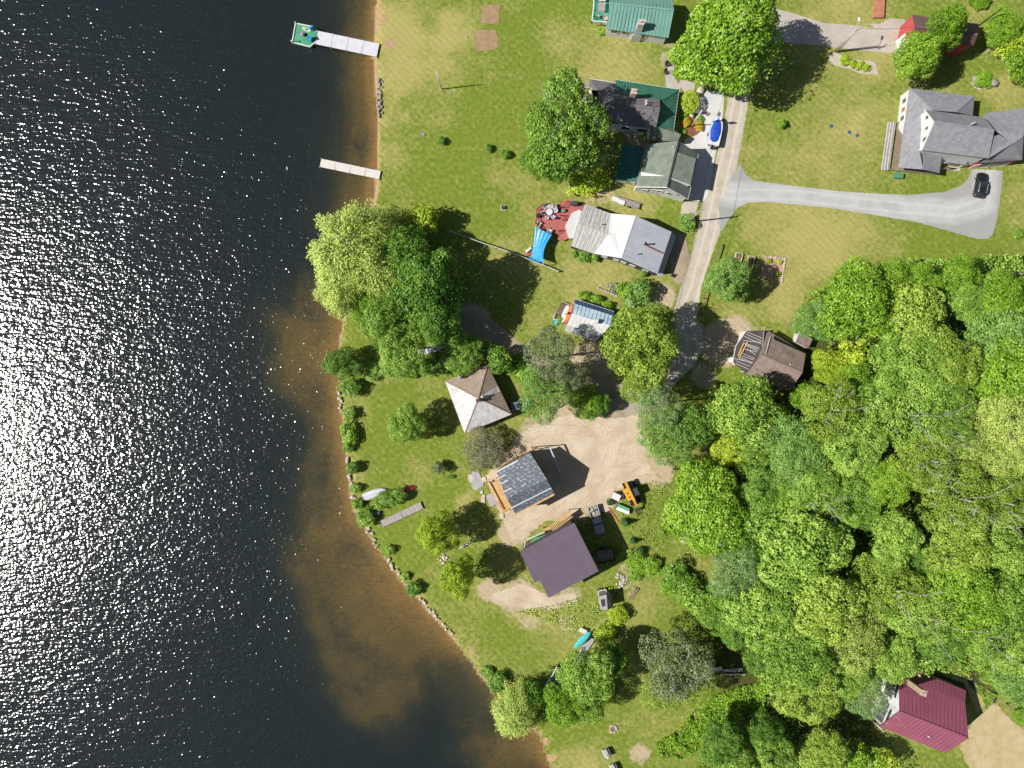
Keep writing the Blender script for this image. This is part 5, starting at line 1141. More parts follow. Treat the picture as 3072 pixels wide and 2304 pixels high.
h = thing('crate', 'white wrapped pallet crate beside the yellow telehandler', 'crate', Z12(350, 860))
p = Z12(350, 850, .7); m = MB(); m.box((p.x, p.y, .85), (1.35, 1.2, 1.3), R(-25)); m.build('wrap', W('crate_white', 232, 232, 236, fine=.06), h, bevel=.04)
m = MB(); m.box((p.x, p.y, .1), (1.4, 1.3, .2), R(-25)); m.build('pallet', m_wood, h)
p = Z12(600, 830); h = thing('steel_bar', 'pale steel beam lying between the white crate and the yellow telehandler', 'beam', p)
MB().bar(Z12(640, 660, .3), Z12(590, 960, .3), .3, .06).build('flange', m_alu, h); MB().bar(Z12(640, 660, .2), Z12(590, 960, .2), .06, .3).build('web', m_alu, h)
h = thing('dumpster', 'small container with a green and white lid below the yellow telehandler', 'container', Z12(600, 1320))
a0, a1, a2, a3 = Z12(430, 1130, .9), Z12(850, 1300, .9), Z12(820, 1530, .8), Z12(340, 1330, .8); m = MB(); m.prism([(p.x, p.y) for p in (a0, a3, a2, a1)], .05, .75); m.build('bin', m_dkgrey, h)
mid0, mid1 = a0.lerp(a3, .5) + Vector((0, 0, .15)), a1.lerp(a2, .5) + Vector((0, 0, .15))
m = MB(); m.slab([a0, mid0, mid1, a1], .06); m.build('green_lid', W('lid_green', 112, 190, 140), h); m = MB(); m.slab([mid0, a3, a2, mid1], .06); m.build('white_lid', m_trim, h)
a, b = Z6(1078, 385, .1), Z6(1188, 560, .1); h = tag(MB().bar(a, b, .25, .15).build('landscape_timber', W('orange_timber', 206, 130, 90)), 'orange brown timber edging along the shaded parking by the plum roofed house', 'timber')

# runabout with blue cover
h = thing('motorboat', 'white motorboat under a bright blue cover on a trailer beside the road', 'boat', Z2(1650, 725))
a, b = Z2(1625, 905), Z2(1700, 545)
hull(a, b, 2.3, .95, .55, M('white_hull', alb(232, 232, 234), None, .35, fine=.03), blunt=.93, bowp=.6, parent=h, name='hull')
m_bcov = M('blue_boat_cover', alb(36, 78, 188), alb(48, 92, 204), .6, 1.2, .08, 5)
a_, b_ = Vector((a.x, a.y, 0)), Vector((b.x, b.y, 0)); x = (b_ - a_).normalized(); y = Vector((-x.y, x.x, 0)); Ln = (b_ - a_).length; rings = []
for i in range(15):
    s = .1 + .87 * i / 14; u = 2 * s - 1; wd = 2.36 / 2 * (max(0, 1 - abs(max(u, 0) * .97) ** 2.2)) ** .6; top = 1.72 - .25 * abs(u) ** 2 + .12 * math.sin(i * 1.3) * .3
    rings.append([a_ + x * (Ln * s) + y * (wd * k / 4) + Vector((0, 0, 1.42 + (top - 1.40) * (1 - (abs(k) / 4) ** 1.6))) for k in range(-4, 5)])
m = MB()
for p, q in zip(rings, rings[1:]):
    for k in range(8): m.face([p[k], q[k], q[k + 1], p[k + 1]], smooth=True)
m.build('boat_cover', m_bcov, h)
MB().bar(a_ + x * (Ln * .1) + Vector((0, 0, 1.5)), a_ + x * (Ln * .95) + Vector((0, 0, 1.6)), .04, .3).build('cover_ridge', m_bcov, h)
m = MB(); m.box(a_ - x * .25 + Vector((0, 0, .9)), (.5, .4, .9), math.atan2(x.y, x.x)); m.build('outboard_motor', m_black, h, bevel=.06); MB().bar(a_ + x * .3 + y * .6 + Vector((0, 0, .95)), a_ - x * .2 + y * .6 + Vector((0, 0, .95)), .3, .06).build('swim_step', m_dkgrey, h)
h = thing('boat_trailer', 'dark boat trailer under the white motorboat with its tongue pointing up the pad', 'trailer', Z2(1655, 720, 0))
m = MB()
for s in (-.7, .7): m.bar(a_ + x * .6 + y * s + Vector((0, 0, .42)), a_ + x * (Ln - .6) + y * s * .4 + Vector((0, 0, .42)), .1, .12)
m.bar(a_ + x * (Ln - .7) + Vector((0, 0, .42)), b_ + x * 1.3 + Vector((0, 0, .45)), .12, .12); m.build('trailer_frame', m_black, h)
Lw, Qw = frame2(a_ + x * 2.2, math.atan2(x.y, x.x)); wheels(h, Lw, (0,), (-1.05, 1.05), .3, .2)
MB().tube(b_ + x * .9 + y * .2 + Vector((0, 0, 0)), b_ + x * .9 + y * .2 + Vector((0, 0, .8)), .04).build('jack', m_alu, h)

# items by the yard between the houses
h = thing('flatbed_trailer', 'narrow grey flatbed trailer on the grass above the long white house', 'trailer', Z1(1370, 120))
a, b = Z1(1205, 65, .5), Z1(1540, 180, .5); m = MB(); m.bar(a, b, 1.0, .12); m.build('bed', m_greywood, h); d = (b - a).normalized(); y = Vector((-d.y, d.x, 0))
for s in (-.5, .5): MB().bar(a + y * s + Vector((0, 0, .2)), b + y * s + Vector((0, 0, .2)), .06, .3).build('side_rail', m_wick, h)
L, Q = frame2((a + b) / 2, math.atan2(d.y, d.x)); wheels(h, L, (.6,), (-.62, .62), .28, .18)
for q, lb in ((Z1(1215, 92), 'white lidded bin left of its twin by the narrow flatbed trailer'), (Z1(1295, 130), 'white lidded bin right of its twin by the narrow flatbed trailer')): rbox('storage_bin', lb, 'bin', q, (1.2, .75, .8), R(-20), m_trim)
small_boat('yellow_kayak', 'yellow kayak end showing under the golden shrub by the long white house', 'kayak', Z1(870, 10), Z1(965, 50), .75, .35, .05, M('yellow_plastic', alb(240, 180, 40), None, .4, fine=.05), cockpit(m_black, .25))
h = thing('lumber_stack', 'stack of orange brown boards by the concrete drive at the top edge', 'lumber', TC(718, 40))
for k in range(4):
    a, b = TC(700 + k * 16, -120), TC(683 + k * 17, 122); a.z = b.z = .3; MB().bar(a, b, .48, .45 + .04 * (k % 2)).build('board_bundle', M('cedar_board', alb(202, 140, 108), alb(180, 120, 92), .85, 1.2, .15, 6), h)
for k in range(2):
    y_ = (0, 90)[k]; MB().bar(TC(680, y_, .05), TC(760, y_ + 4, .05), .12, .1).build('bearer', m_wood, h)
for (x_, y_), lb in (((410, 817), 'round blue lid in the farm lawn, leftmost of three'), ((527, 857), 'round blue lid in the farm lawn, between the other two'), ((577, 878), 'round blue lid in the farm lawn, rightmost of three')):
    p = TC(x_, y_); h = thing('septic_lid', lb, 'lid', p, 'blue lids in the farm lawn'); m = MB(); m.tube((p.x, p.y, 0), (p.x, p.y, .1), .33, .31, 16); m.build('cover', W('lid_blue', 60, 104, 140), h); MB().tube((p.x, p.y, .1), (p.x, p.y, .14), .06, .06, 8).build('knob', m_dkgrey, h)
def stones(name, label, cat, spots, rr, mat, group=None, sq=.6):
    c = cen([Vector((s[0], s[1], 0)) for s in spots]); h = thing(name, label, cat, (c.x, c.y, 0), group)
    for s in spots:
        r_ = rr * random.uniform(.6, 1.25); MB().ball((s[0], s[1], r_ * .3), r_, 7, 5, sq, .16).build('stone', mat, h)
    return h
m_rock = M('grey_rock', alb(176, 168, 160), alb(146, 138, 132), .9, 1.5, .2, 5, bump=.05); m_pale = M('pale_rock', alb(220, 210, 198), alb(190, 176, 164), .9, 1.5, .2, 5, bump=.05)
def ring(c, r_, n, j=.1): return [(c[0] + math.cos(2 * math.pi * k / n) * r_ + random.uniform(-j, j), c[1] + math.sin(2 * math.pi * k / n) * r_ + random.uniform(-j, j)) for k in range(n)]
p = TH(655, 1405); h = stones('fire_pit', 'round fire pit of pale stones on the lower lawn', 'fire pit', ring(p, .62, 12, .05), .22, m_pale); MB().tube((p.x, p.y, 0), (p.x, p.y, .04), .55, .55, 14).build('ash_bed', M('ash', alb(150, 130, 112), alb(110, 94, 80), .95), h)
p = TA(1080, 870); h = stones('fire_pit', 'small grey fire ring on the upper lawn near the beach', 'fire pit', ring(p, .4, 9, .05), .18, m_rock); MB().tube((p.x, p.y, 0), (p.x, p.y, .04), .38, .38, 12).build('ash_bed', m_rock, h)
p = TA(1602, 1347); h = thing('fire_barrel', 'black fire barrel on a square slab in the upper lawn', 'fire pit', p)
MB().box((p.x, p.y, .05), (1.05, 1.0, .1), R(5)).build('slab', m_slabc, h); MB().tube((p.x, p.y, .1), (p.x, p.y, .45), .38, .38, 16).build('barrel', m_dkgrey, h)
stones('stone_row', 'tumbled row of grey rocks along the beach between the two docks', 'rocks', [tuple(TA(800 + math.sin(k * 1.7) * 10 + (8 if k % 2 else -4), 520 + k * 9.2))[:2] for k in range(27)], .34, m_rock)
for s0_, s1_, n_, lb in ((TD(540, 880), TD(552, 1000), 9, 'pale shore rocks below the clipped lakeside bushes'), (TD(555, 1090), TD(590, 1250), 9, 'pale shore rocks beside the tall lakeside hedge'), (TD(590, 1290), TD(625, 1480), 12, 'pale shore rocks above the upturned white skiff'), (TD(610, 1560), TD(660, 1580), 6, 'pale shore rocks at the stern of the upturned skiff'),
                      (TG(720, 100), TG(790, 230), 9, 'pale shore rocks below the weathered dock section'), (TG(850, 310), TG(925, 400), 9, 'line of white shore rocks above the small round shrub'), (TG(1060, 560), TG(1210, 720), 14, 'line of shore rocks below the dark round shrub'), (TG(1215, 730), TG(1290, 800), 7, 'shore rocks above the narrow sand strip')):
    stones('shore_rocks', lb, 'rocks', [tuple(s0_.lerp(s1_, (k + .5) / n_) + Vector((random.uniform(-.35, .35), random.uniform(-.35, .35), 0)))[:2] for k in range(n_)], .3, m_pale, 'shore rocks')
stones('stone_heap', 'heap of pale stones by the weedy patch below the plum roofed house', 'rocks', [tuple(TH(715 + random.gauss(0, 22), 455 + random.gauss(0, 26)))[:2] for _ in range(34)], .26, m_pale)
stones('stone_heap', 'small heap of pale stones at the foot of the upper yellow green lawn tree', 'rocks', [tuple(TG(1222 + random.gauss(0, 15), 300 + random.gauss(0, 14)))[:2] for _ in range(14)], .26, m_pale)
stones('rock_pile', 'pile of grey rocks in the bed below the long white house', 'rocks', [tuple(TE(655 + random.gauss(0, 18), 200 + random.gauss(0, 16)))[:2] for _ in range(16)], .35, m_rock)
stones('boulder_pair', 'boulders beside the little green island bed by the red barn', 'rocks', [tuple(Z11(1460, 1120))[:2], tuple(Z11(1735, 1180))[:2], tuple(Z11(1430, 1180))[:2]], .75, m_rock)
stones('stone_edging', 'curved stone edging around the green island bed by the red barn', 'edging', [tuple(Z11(1440 + k * 28, 1225 + 45 * math.sin(k / 9 * math.pi)))[:2] for k in range(10)], .2, m_pale)
p = TF(-1536, 0); 
ge = [Z13(1560, 355), Z13(2030, 415), Z13(1955, 945), Z13(1840, 900)]
for a, b, lb in ((ge[0], ge[1], 'stone edging along the top of the square garden plot'), (ge[1], ge[2], 'stone edging along the right side of the square garden plot')):
    n_ = int((b - a).length / .42); stones('stone_edging', lb, 'edging', [tuple(a.lerp(b, k / n_))[:2] for k in range(n_ + 1)], .24, m_pale)
for pts, lb in (([Z13(935, 285), Z13(1080, 315), Z13(1030, 515), Z13(890, 480)], 'raised wooden garden box nearest the round dark tree'), ([Z13(1210, 355), Z13(1350, 380), Z13(1285, 660), Z13(1160, 620)], 'raised wooden garden box half in the shade of the round dark tree')):
    c = cen(pts); h = thing('raised_bed', lb, 'garden box', c); m = MB()
    for i in range(4): m.bar(pts[i] + Vector((0, 0, .25)), pts[(i + 1) % 4] + Vector((0, 0, .25)), .14, .5)
    m.build('frame', W('bed_boards', 214, 196, 180), h); m = MB(); m.prism([(q.x, q.y) for q in inset([Vector((q.x, q.y, 0)) for q in pts], .08)], .05, .4); m.build('soil', M('bed_soil', alb(140, 110, 86), alb(160, 136, 90), .97, 3, .3, 8), h)
    m = MB()
    for k in range(9): s_, t_ = random.random() * .7 + .15, random.random() * .8 + .1; q = pts[0].lerp(pts[1], s_).lerp(pts[3].lerp(pts[2], s_), t_); m.ball((q.x, q.y, .48), .13, 6, 4, .8, .3)
    m.build('seedling', W('seedling_green', 110, 140, 70), h)
def log_row(name, label, cat, a, b, r_, mat, z_=None):
    a, b = Vector((a[0], a[1], r_ if z_ is None else z_)), Vector((b[0], b[1], r_ if z_ is None else z_)); m = MB(); n_ = 8; pts = [a.lerp(b, i / n_) + Vector((random.uniform(-1, 1), random.uniform(-1, 1), 0)) * r_ * .25 for i in range(n_ + 1)]
    for p, q in zip(pts, pts[1:]): m.tube(p, q, r_ * random.uniform(.85, 1.05), r_ * random.uniform(.8, 1), 9)
    return tag(m.build(name, mat), label, cat)
m_log = M('bleached_log', alb(206, 194, 180), alb(170, 158, 146), .9, 2, .25, 6)
log_row('landscape_log', 'pale log edging left of the grey rock pile', 'log', TE(552, 208), TE(685, 262), .22, m_log)
p = TE(770, 318); h = thing('wheelbarrow', 'white and blue handcart at the edge of the bushes by the silver shed', 'cart', p)
MB().box((p.x, p.y, .5), (1.3, .8, .35), R(-20)).build('tray', m_trim, h, bevel=.1); MB().box((p.x - .3, p.y + .4, .55), (1.0, .3, .2), R(-15)).build('blue_board', W('cart_blue', 110, 160, 200), h, bevel=.04)
for s in (-.3, .3): MB().bar((p.x - .5, p.y + s, .45), (p.x - 1.5, p.y + s + .3, .6), .06, .06).build('handle', m_wood, h)
MB().tube((p.x + .6, p.y - .05, .25), (p.x + .6, p.y + .05, .25), .25, .25, 14).build('wheel', m_rubber, h)
c = TE(1078, 1342); h = thing('pallet_rack', 'black metal slatted rack in the grass right of the dirt yard', 'rack', c); m = MB()
q4 = [TE(1048, 1302), TE(1115, 1308), TE(1105, 1388), TE(1040, 1380)]
for i in range(4): m.bar(q4[i] + Vector((0, 0, .5)), q4[(i + 1) % 4] + Vector((0, 0, .5)), .12, .12)
m.build('frame', m_black, h)
for k in range(1, 5): MB().bar(q4[0].lerp(q4[1], k / 5) + Vector((0, 0, .5)), q4[3].lerp(q4[2], k / 5) + Vector((0, 0, .5)), .1, .08).build('slat', m_black, h)
for q in q4: MB().box((q.x, q.y, .22), (.1, .1, .44)).build('leg', m_black, h)

# lower lakeside decks, umbrella, benches
m_gd2 = M('pale_grey_deck', alb(190, 188, 190), alb(176, 174, 178), .85, 1, .1, 6, stripe=(.15, .015, alb(150, 148, 150)))
h = thing('garden_deck', 'narrow grey wooden deck with dark panels beside the closed teal parasol', 'deck', Z9(650, 980))
deck(h, [Z9(735, 780), Z9(802, 815), Z9(700, 960), Z9(610, 920)], .45, m_gd2); deck(h, [Z9(605, 925), Z9(695, 965), Z9(635, 1085), Z9(548, 1040)], .35, m_greywood, name='lower_deck')
for q in ([Z9(608, 950, .4), Z9(640, 965, .4), Z9(600, 1045, .4), Z9(566, 1030, .4)], [Z9(648, 970, .4), Z9(680, 985, .4), Z9(640, 1065, .4), Z9(608, 1050, .4)]):
    m = MB(); m.slab(q[::-1], .04); m.build('dark_panel', m_dkgrey, h)
deck(h, [Z9(530, 1065), Z9(612, 1095), Z9(590, 1170), Z9(490, 1170)], .3, m_greywood, name='step_frame'); railing(h, [Z9(525, 1062), Z9(492, 1168)], .3, m_trim, h=.7); railing(h, [Z9(548, 1042), Z9(612, 920)], .45, m_trim, h=.8)
h = thing('parasol', 'folded teal parasol leaning over the narrow grey deck', 'parasol', Z9(700, 800)); a, b = Z9(520, 940, 1.2), Z9(770, 695, 2.0); d = (b - a).normalized(); y = Vector((-d.y, d.x, 0)).normalized(); rings = []
for i in range(11):
    s = i / 10; r_ = .02 + .62 * math.sin(math.pi * min(1, s * .9 + .05)) ** .8; c = a.lerp(b, s * .9); rings.append([c + y * (r_ * math.cos(t_)) + Vector((0, 0, 1)) * (r_ * .35 * math.sin(t_)) for t_ in (2 * math.pi * k / 10 for k in range(10))])
MB().loft(rings).build('canopy', M('teal_fabric', alb(70, 182, 190), alb(90, 200, 206), .7, 2, .08, 5), h); MB().tube(Z9(745, 745, 0), b, .04).build('pole', m_trim, h)
h = thing('picnic_table', 'pale plank table above the closed teal parasol', 'table', Z9(640, 700)); q4 = [Z9(605, 655, .75), Z9(700, 700, .75), Z9(680, 755, .75), Z9(575, 705, .75)]
for k in range(4):
    m = MB(); f0_, f1_ = k / 4 + .02, (k + 1) / 4 - .02; m.slab([q4[0].lerp(q4[3], f1_), q4[1].lerp(q4[2], f1_), q4[1].lerp(q4[2], f0_), q4[0].lerp(q4[3], f0_)], .05); m.build('table_board', m_trim, h)
for q in inset(q4, .15): MB().box((q.x, q.y, .35), (.08, .08, .7)).build('leg', m_greywood, h)
h = thing('dock_ramp', 'grey dock ramp with white railing stored under the lakeside maple', 'dock', Z9(260, 1330))
deck(h, [Z9(275, 1170), Z9(395, 1240), Z9(345, 1320), Z9(218, 1275)], .4, M('grey_ramp', alb(130, 128, 130), alb(118, 116, 118), .8, 1, .1), name='ramp_deck'); deck(h, [Z9(212, 1285), Z9(340, 1335), Z9(280, 1560), Z9(105, 1450)], .35, m_gd2, name='ramp_frame'); railing(h, [Z9(272, 1168), Z9(212, 1280), Z9(98, 1450), Z9(272, 1560)], .4, m_trim, h=.8, t=.08)
for k in range(4):
    s = (k + 1) / 5; MB().bar(Z9(212, 1285, .42).lerp(Z9(105, 1450, .42), s), Z9(340, 1335, .42).lerp(Z9(280, 1560, .42), s), .08, .08).build('cross_bar', m_dkgrey, h)
def glider(label, c, rz):
    h = thing('lawn_bench', label, 'bench', c); L, Q = frame2(c, rz)
    MB().box(L(-.45, 0, .42), (.55, 1.5, .06), m=Q).build('seat', m_gd2, h); MB().box(L(-.05, 0, .75), (.06, 1.5, .7), m=Q @ Matrix.Rotation(R(12), 3, 'Y')).build('backrest', m_gd2, h)
    MB().box(L(-.85, 0, .4), (.16, 1.5, .05), m=Q).build('front_slat', m_trim, h); MB().box(L(.35, 0, .5), (.08, 1.5, .9), m=Q).build('rear_frame', m_wick, h)
    for s in (-1, 1): MB().box(L(-.35, s * .72, .6), (.85, .1, .05), m=Q).build('armrest', m_gd2, h); MB().box(L(-.65, s * .7, .3), (.08, .08, .6), m=Q).build('leg', m_gd2, h)
    MB().tube(L(.3, 0, .9), L(.3, 0, 1.9), .04).build('parasol_stub', m_dkgrey, h)
glider('grey wooden lawn bench with a white towel nearest the fire pit', Z15(680, 850), R(25)); glider('grey wooden lawn bench at the bottom edge of the lower lawn', Z15(1020, 1560), R(25))
p = Z15(640, 1060); m = MB(); m.box((p.x, p.y, .62), (.22, .8, .06), R(20)); tag(m.build('towel', m_trim, None, bevel=.02), 'white towel draped on the lawn bench nearest the fire pit', 'towel')
h = thing('gangplank', 'white plank walkway with rail in the bushes of the lower wood', 'walkway', Z16(960, 1490))
deck(h, [Z16(828, 1465), Z16(940, 1450), Z16(945, 1490), Z16(838, 1512)], .4, m_trim, name='platform'); deck(h, [Z16(945, 1480), Z16(1150, 1460), Z16(1150, 1500), Z16(945, 1505)], .4, m_gd2, name='walkway'); railing(h, [Z16(930, 1520), Z16(1160, 1520)], .4, m_trim, h=.5)
log_row('dead_trunk', 'pale grey tree stump trunk sticking up above the leafy hedge', 'trunk', TH(1300, 1335), TH(1318, 1400), .3, m_log, 3.5)
for a, b, lb in ((TH(800, 490), TH(752, 570), 'long weathered plank leaning left of its twin by the pale stone heap'), (TH(815, 492), TH(772, 560), 'long weathered plank right of its twin by the pale stone heap')):
    tag(MB().bar(Vector((a.x, a.y, .4)), Vector((b.x, b.y, .15)), .28, .1).build('loose_plank', m_wood), lb, 'plank')
p = TH(1010, 370); h = thing('garden_swing', 'pale blue garden seat tangled in the bushes right of the stone heap', 'seat', p)
MB().box((p.x - .2, p.y, .7), (1.3, 1.1, .08), R(50)).build('seat', W('pale_blue_vinyl', 186, 206, 214), h); MB().box((p.x + .5, p.y + .5, .9), (.9, .12, .5), R(60)).build('backrest', W('faded_pink', 214, 190, 180), h); MB().box((p.x, p.y, .35), (.7, .7, .7), R(50)).build('base', m_wick, h)
p = TH(1342, 197); h = thing('lawn_toy', 'white and light blue plastic play table at the edge of the wood', 'toy', p)
MB().box((p.x, p.y, .55), (1.5, .9, .12), R(-30)).build('tabletop', m_trim, h, bevel=.04); MB().box((p.x + .3, p.y - .1, .65), (.6, .5, .12), R(-30)).build('basin', W('toy_blue', 150, 196, 220), h, bevel=.04)
for s in (-.5, .5): MB().box((p.x + s, p.y - s * .5, .25), (.12, .12, .5), 0).build('leg', m_trim, h)
p = TH(1420, 885); h = thing('red_chair', 'bright red chair in the dark bushes above the white walkway', 'chair', p)
MB().box((p.x, p.y, .6), (.8, .7, .08), R(15)).build('seat', W('bright_red', 214, 70, 50), h); MB().box((p.x, p.y + .4, 1.0), (.8, .08, .7), R(15)).build('backrest', W('bright_red_back', 214, 70, 50), h); MB().box((p.x, p.y, .28), (.6, .5, .56), R(15)).build('base', m_dkgrey, h)
h = thing('spare_mast', 'long pale mast lying in the shade between the two yellow green lawn trees', 'mast', TG(1400, 190)); a, b = TG(1318, 236, .2), TG(1488, 142, .3)
MB().tube(a, b, .1, .06, 9).build('spar', m_alu, h)
for k in range(3): q = a.lerp(b, .1 + .12 * k); MB().box(q, (.35, .5 - .1 * k, .25), R(30)).build('fitting', m_dkgrey if k else m_wick, h)
fb = [Z7(1450, 290), Z7(1520, 285), Z7(1590, 360), Z7(1640, 470), Z7(1730, 530), Z7(1860, 575), Z7(1840, 645), Z7(1720, 610), Z7(1600, 510), Z7(1500, 410)]
m = MB(); m.slab([q + Vector((0, 0, .12)) for q in fb][::-1], .06); tag(m.build('ground_cloth', M('black_cloth', (.05, .05, .055, 1), (.07, .07, .075, 1), .8, 1, .2)), 'black ground cloth edging the plants behind the burgundy house', 'ground cloth')
for q, lb in ((TD(1110, 615), 'white rowing boat drawn up under the shore trees'), (TD(1150, 598), 'pale canoe behind the white rowing boat under the shore trees')):
    small_boat('rowing_boat', lb, 'boat', q + Vector((-2.2, -.2, 0)), q + Vector((2.0, .2, 0)), 1.3, .5, .05, W('boat_white' if q.x < TD(1130, 0).x else 'boat_pale', 220, 226, 230), cockpit(m_dkgrey, .3))
# paving and small stone slabs near the half built house
_sl = 0
for q, sx, sy, rz, lb in ((Z5(120, 730), 1.0, 1.7, 20, 'pale oblong slab leftmost in the grass by the new timber porch'), (Z5(215, 690), 1.5, 2.5, 15, 'large grey slab nearest the purple bush by the new porch'), (Z5(230, 820), 2.4, 1.8, 30, 'largest square grey slab in the grass by the new timber porch'), (Z5(330, 750), .9, 1.1, 15, 'small pale stone at the corner of the new timber porch'),
                         (Z5(292, 950), .65, .7, 5, 'small white square stone alone in the grass by the new porch'), (Z5(320, 1060), .75, 1.7, -5, 'narrow pale stone slab in the grass below the white square'), (Z5(465, 1070), 1.8, 2.4, 25, 'broad pale slab against the long side of the new porch'), (Z5(615, 1330), .9, 1.2, 5, 'pale stone at the tree shade corner of the new porch')):
    m = MB(); o = Vector((q.x, q.y, 0)); Q = Matrix.Rotation(R(rz), 3, 'Z'); n_ = 7
    hz_ = .14 + .012 * _sl; _sl += 1
    m.prism([tuple(o + Q @ Vector((math.copysign(abs(math.cos(a)) ** .45, math.cos(a)) * sx / 2 * random.uniform(.88, 1.05), math.copysign(abs(math.sin(a)) ** .45, math.sin(a)) * sy / 2 * random.uniform(.88, 1.05), 0)))[:2] for a in (2 * math.pi * (k + .5) / 12 for k in range(12))], 0, hz_)
    tag(m.build('stone_slab', M('slab_grey', alb(188, 184, 184), alb(172, 168, 168), .9, 1, .1) if sx > 1.4 else m_pale), lb, 'slab')
for k, (q, lb) in enumerate(((Z2(1490, 185), 'biggest pale boulder at the head of the white parking pad'), (Z2(1380, 495), 'pale boulder at the root of the round clipped bush'))):
    m = MB(); m.ball((q.x, q.y, .3), .75 - .25 * k, 10, 7, .7, .12); tag(m.build('boulder', m_pale), lb, 'boulder')
for q, rz, lb in ((Z3(1590, 1240), 10, 'dark garden bench on the path under the big top maple'), (Z3(1560, 1390), 20, 'small dark chair at the lower end of the path under the top maple')): chair(q, 0, R(rz), m_dkgrey, 'path_chair', lb, wide=.9 if 'bench' in lb else .6)
# ------------------------------------------------------------------ foliage
def leaf_mat(name, ca, cb, cc, transl=.14):
    t = NT(name)
    at = t.n('ShaderNodeAttribute', attribute_name='tint').outputs['Fac']
    oi = t.n('ShaderNodeObjectInfo').outputs['Random']
    f = t.math('ADD', t.math('MULTIPLY', at, .95), t.math('MULTIPLY_ADD', oi, .3, -.12))
    nd = t.n('ShaderNodeValToRGB'); e = nd.color_ramp.elements
    e[0].position, e[1].position = .05, .95; e[0].color, e[1].color = ca, cc
    m_ = e.new(.5); m_.color = cb; t.l(f, nd.inputs[0])
    d = t.n('ShaderNodeBsdfPrincipled', i_Roughness=.45); d.inputs['Specular IOR Level'].default_value = .4
    tr = t.n('ShaderNodeBsdfTranslucent'); mx = t.n('ShaderNodeMixShader', i_0=transl)
    t.l(nd.outputs[0], d.inputs['Base Color']); t.l(nd.outputs[0], tr.inputs[0]); t.l(d.outputs[0], mx.inputs[1]); t.l(tr.outputs[0], mx.inputs[2]); t.l(mx.outputs[0], t.out.inputs[0])
    return t.m
g3 = lambda a, b, c, k=1.0: tuple(tuple([min(1, lin(x) * k * 1.62) for x in q] + [1]) for q in (a, b, c))
LM = {'bright': leaf_mat('leaf_bright', *g3((78, 112, 22), (112, 148, 36), (146, 176, 60), .84)),
      'mid': leaf_mat('leaf_mid', *g3((70, 100, 30), (104, 136, 46), (146, 170, 76), 1.02)),
      'dark': leaf_mat('leaf_dark', *g3((56, 92, 28), (88, 124, 40), (126, 156, 62), .95)),
      'olive': leaf_mat('leaf_olive', *g3((84, 110, 32), (118, 142, 48), (154, 172, 76), 1.0)),
      'yellow': leaf_mat('leaf_yellow', *g3((118, 146, 26), (150, 174, 44), (186, 196, 76), .82)),
      'pale': leaf_mat('leaf_pale', *g3((112, 134, 54), (144, 162, 74), (174, 186, 100), .95)),
      'blue': leaf_mat('leaf_bluish', *g3((68, 102, 40), (100, 136, 58), (136, 164, 84), .95)),
      'grey': leaf_mat('leaf_grey', *g3((88, 104, 66), (116, 130, 86), (150, 158, 114), .80)),
      'white': leaf_mat('leaf_whitish', *g3((88, 122, 60), (120, 148, 86), (160, 178, 122), .84)),
      'gold': leaf_mat('leaf_gold', *g3((176, 150, 30), (206, 178, 48), (226, 202, 80), .6)),
      'plum': leaf_mat('leaf_plum', *g3((84, 92, 62), (112, 112, 84), (148, 134, 116), .80)),
      'conif': leaf_mat('leaf_conifer', *g3((36, 72, 36), (58, 98, 52), (86, 126, 72), .75))}
m_bark = M('bark_grey', alb(150, 140, 128), alb(110, 100, 90), .95, 3, .3, 8)
m_barkp = M('bark_pale', alb(206, 200, 192), alb(160, 154, 146), .95, 3, .3, 8)

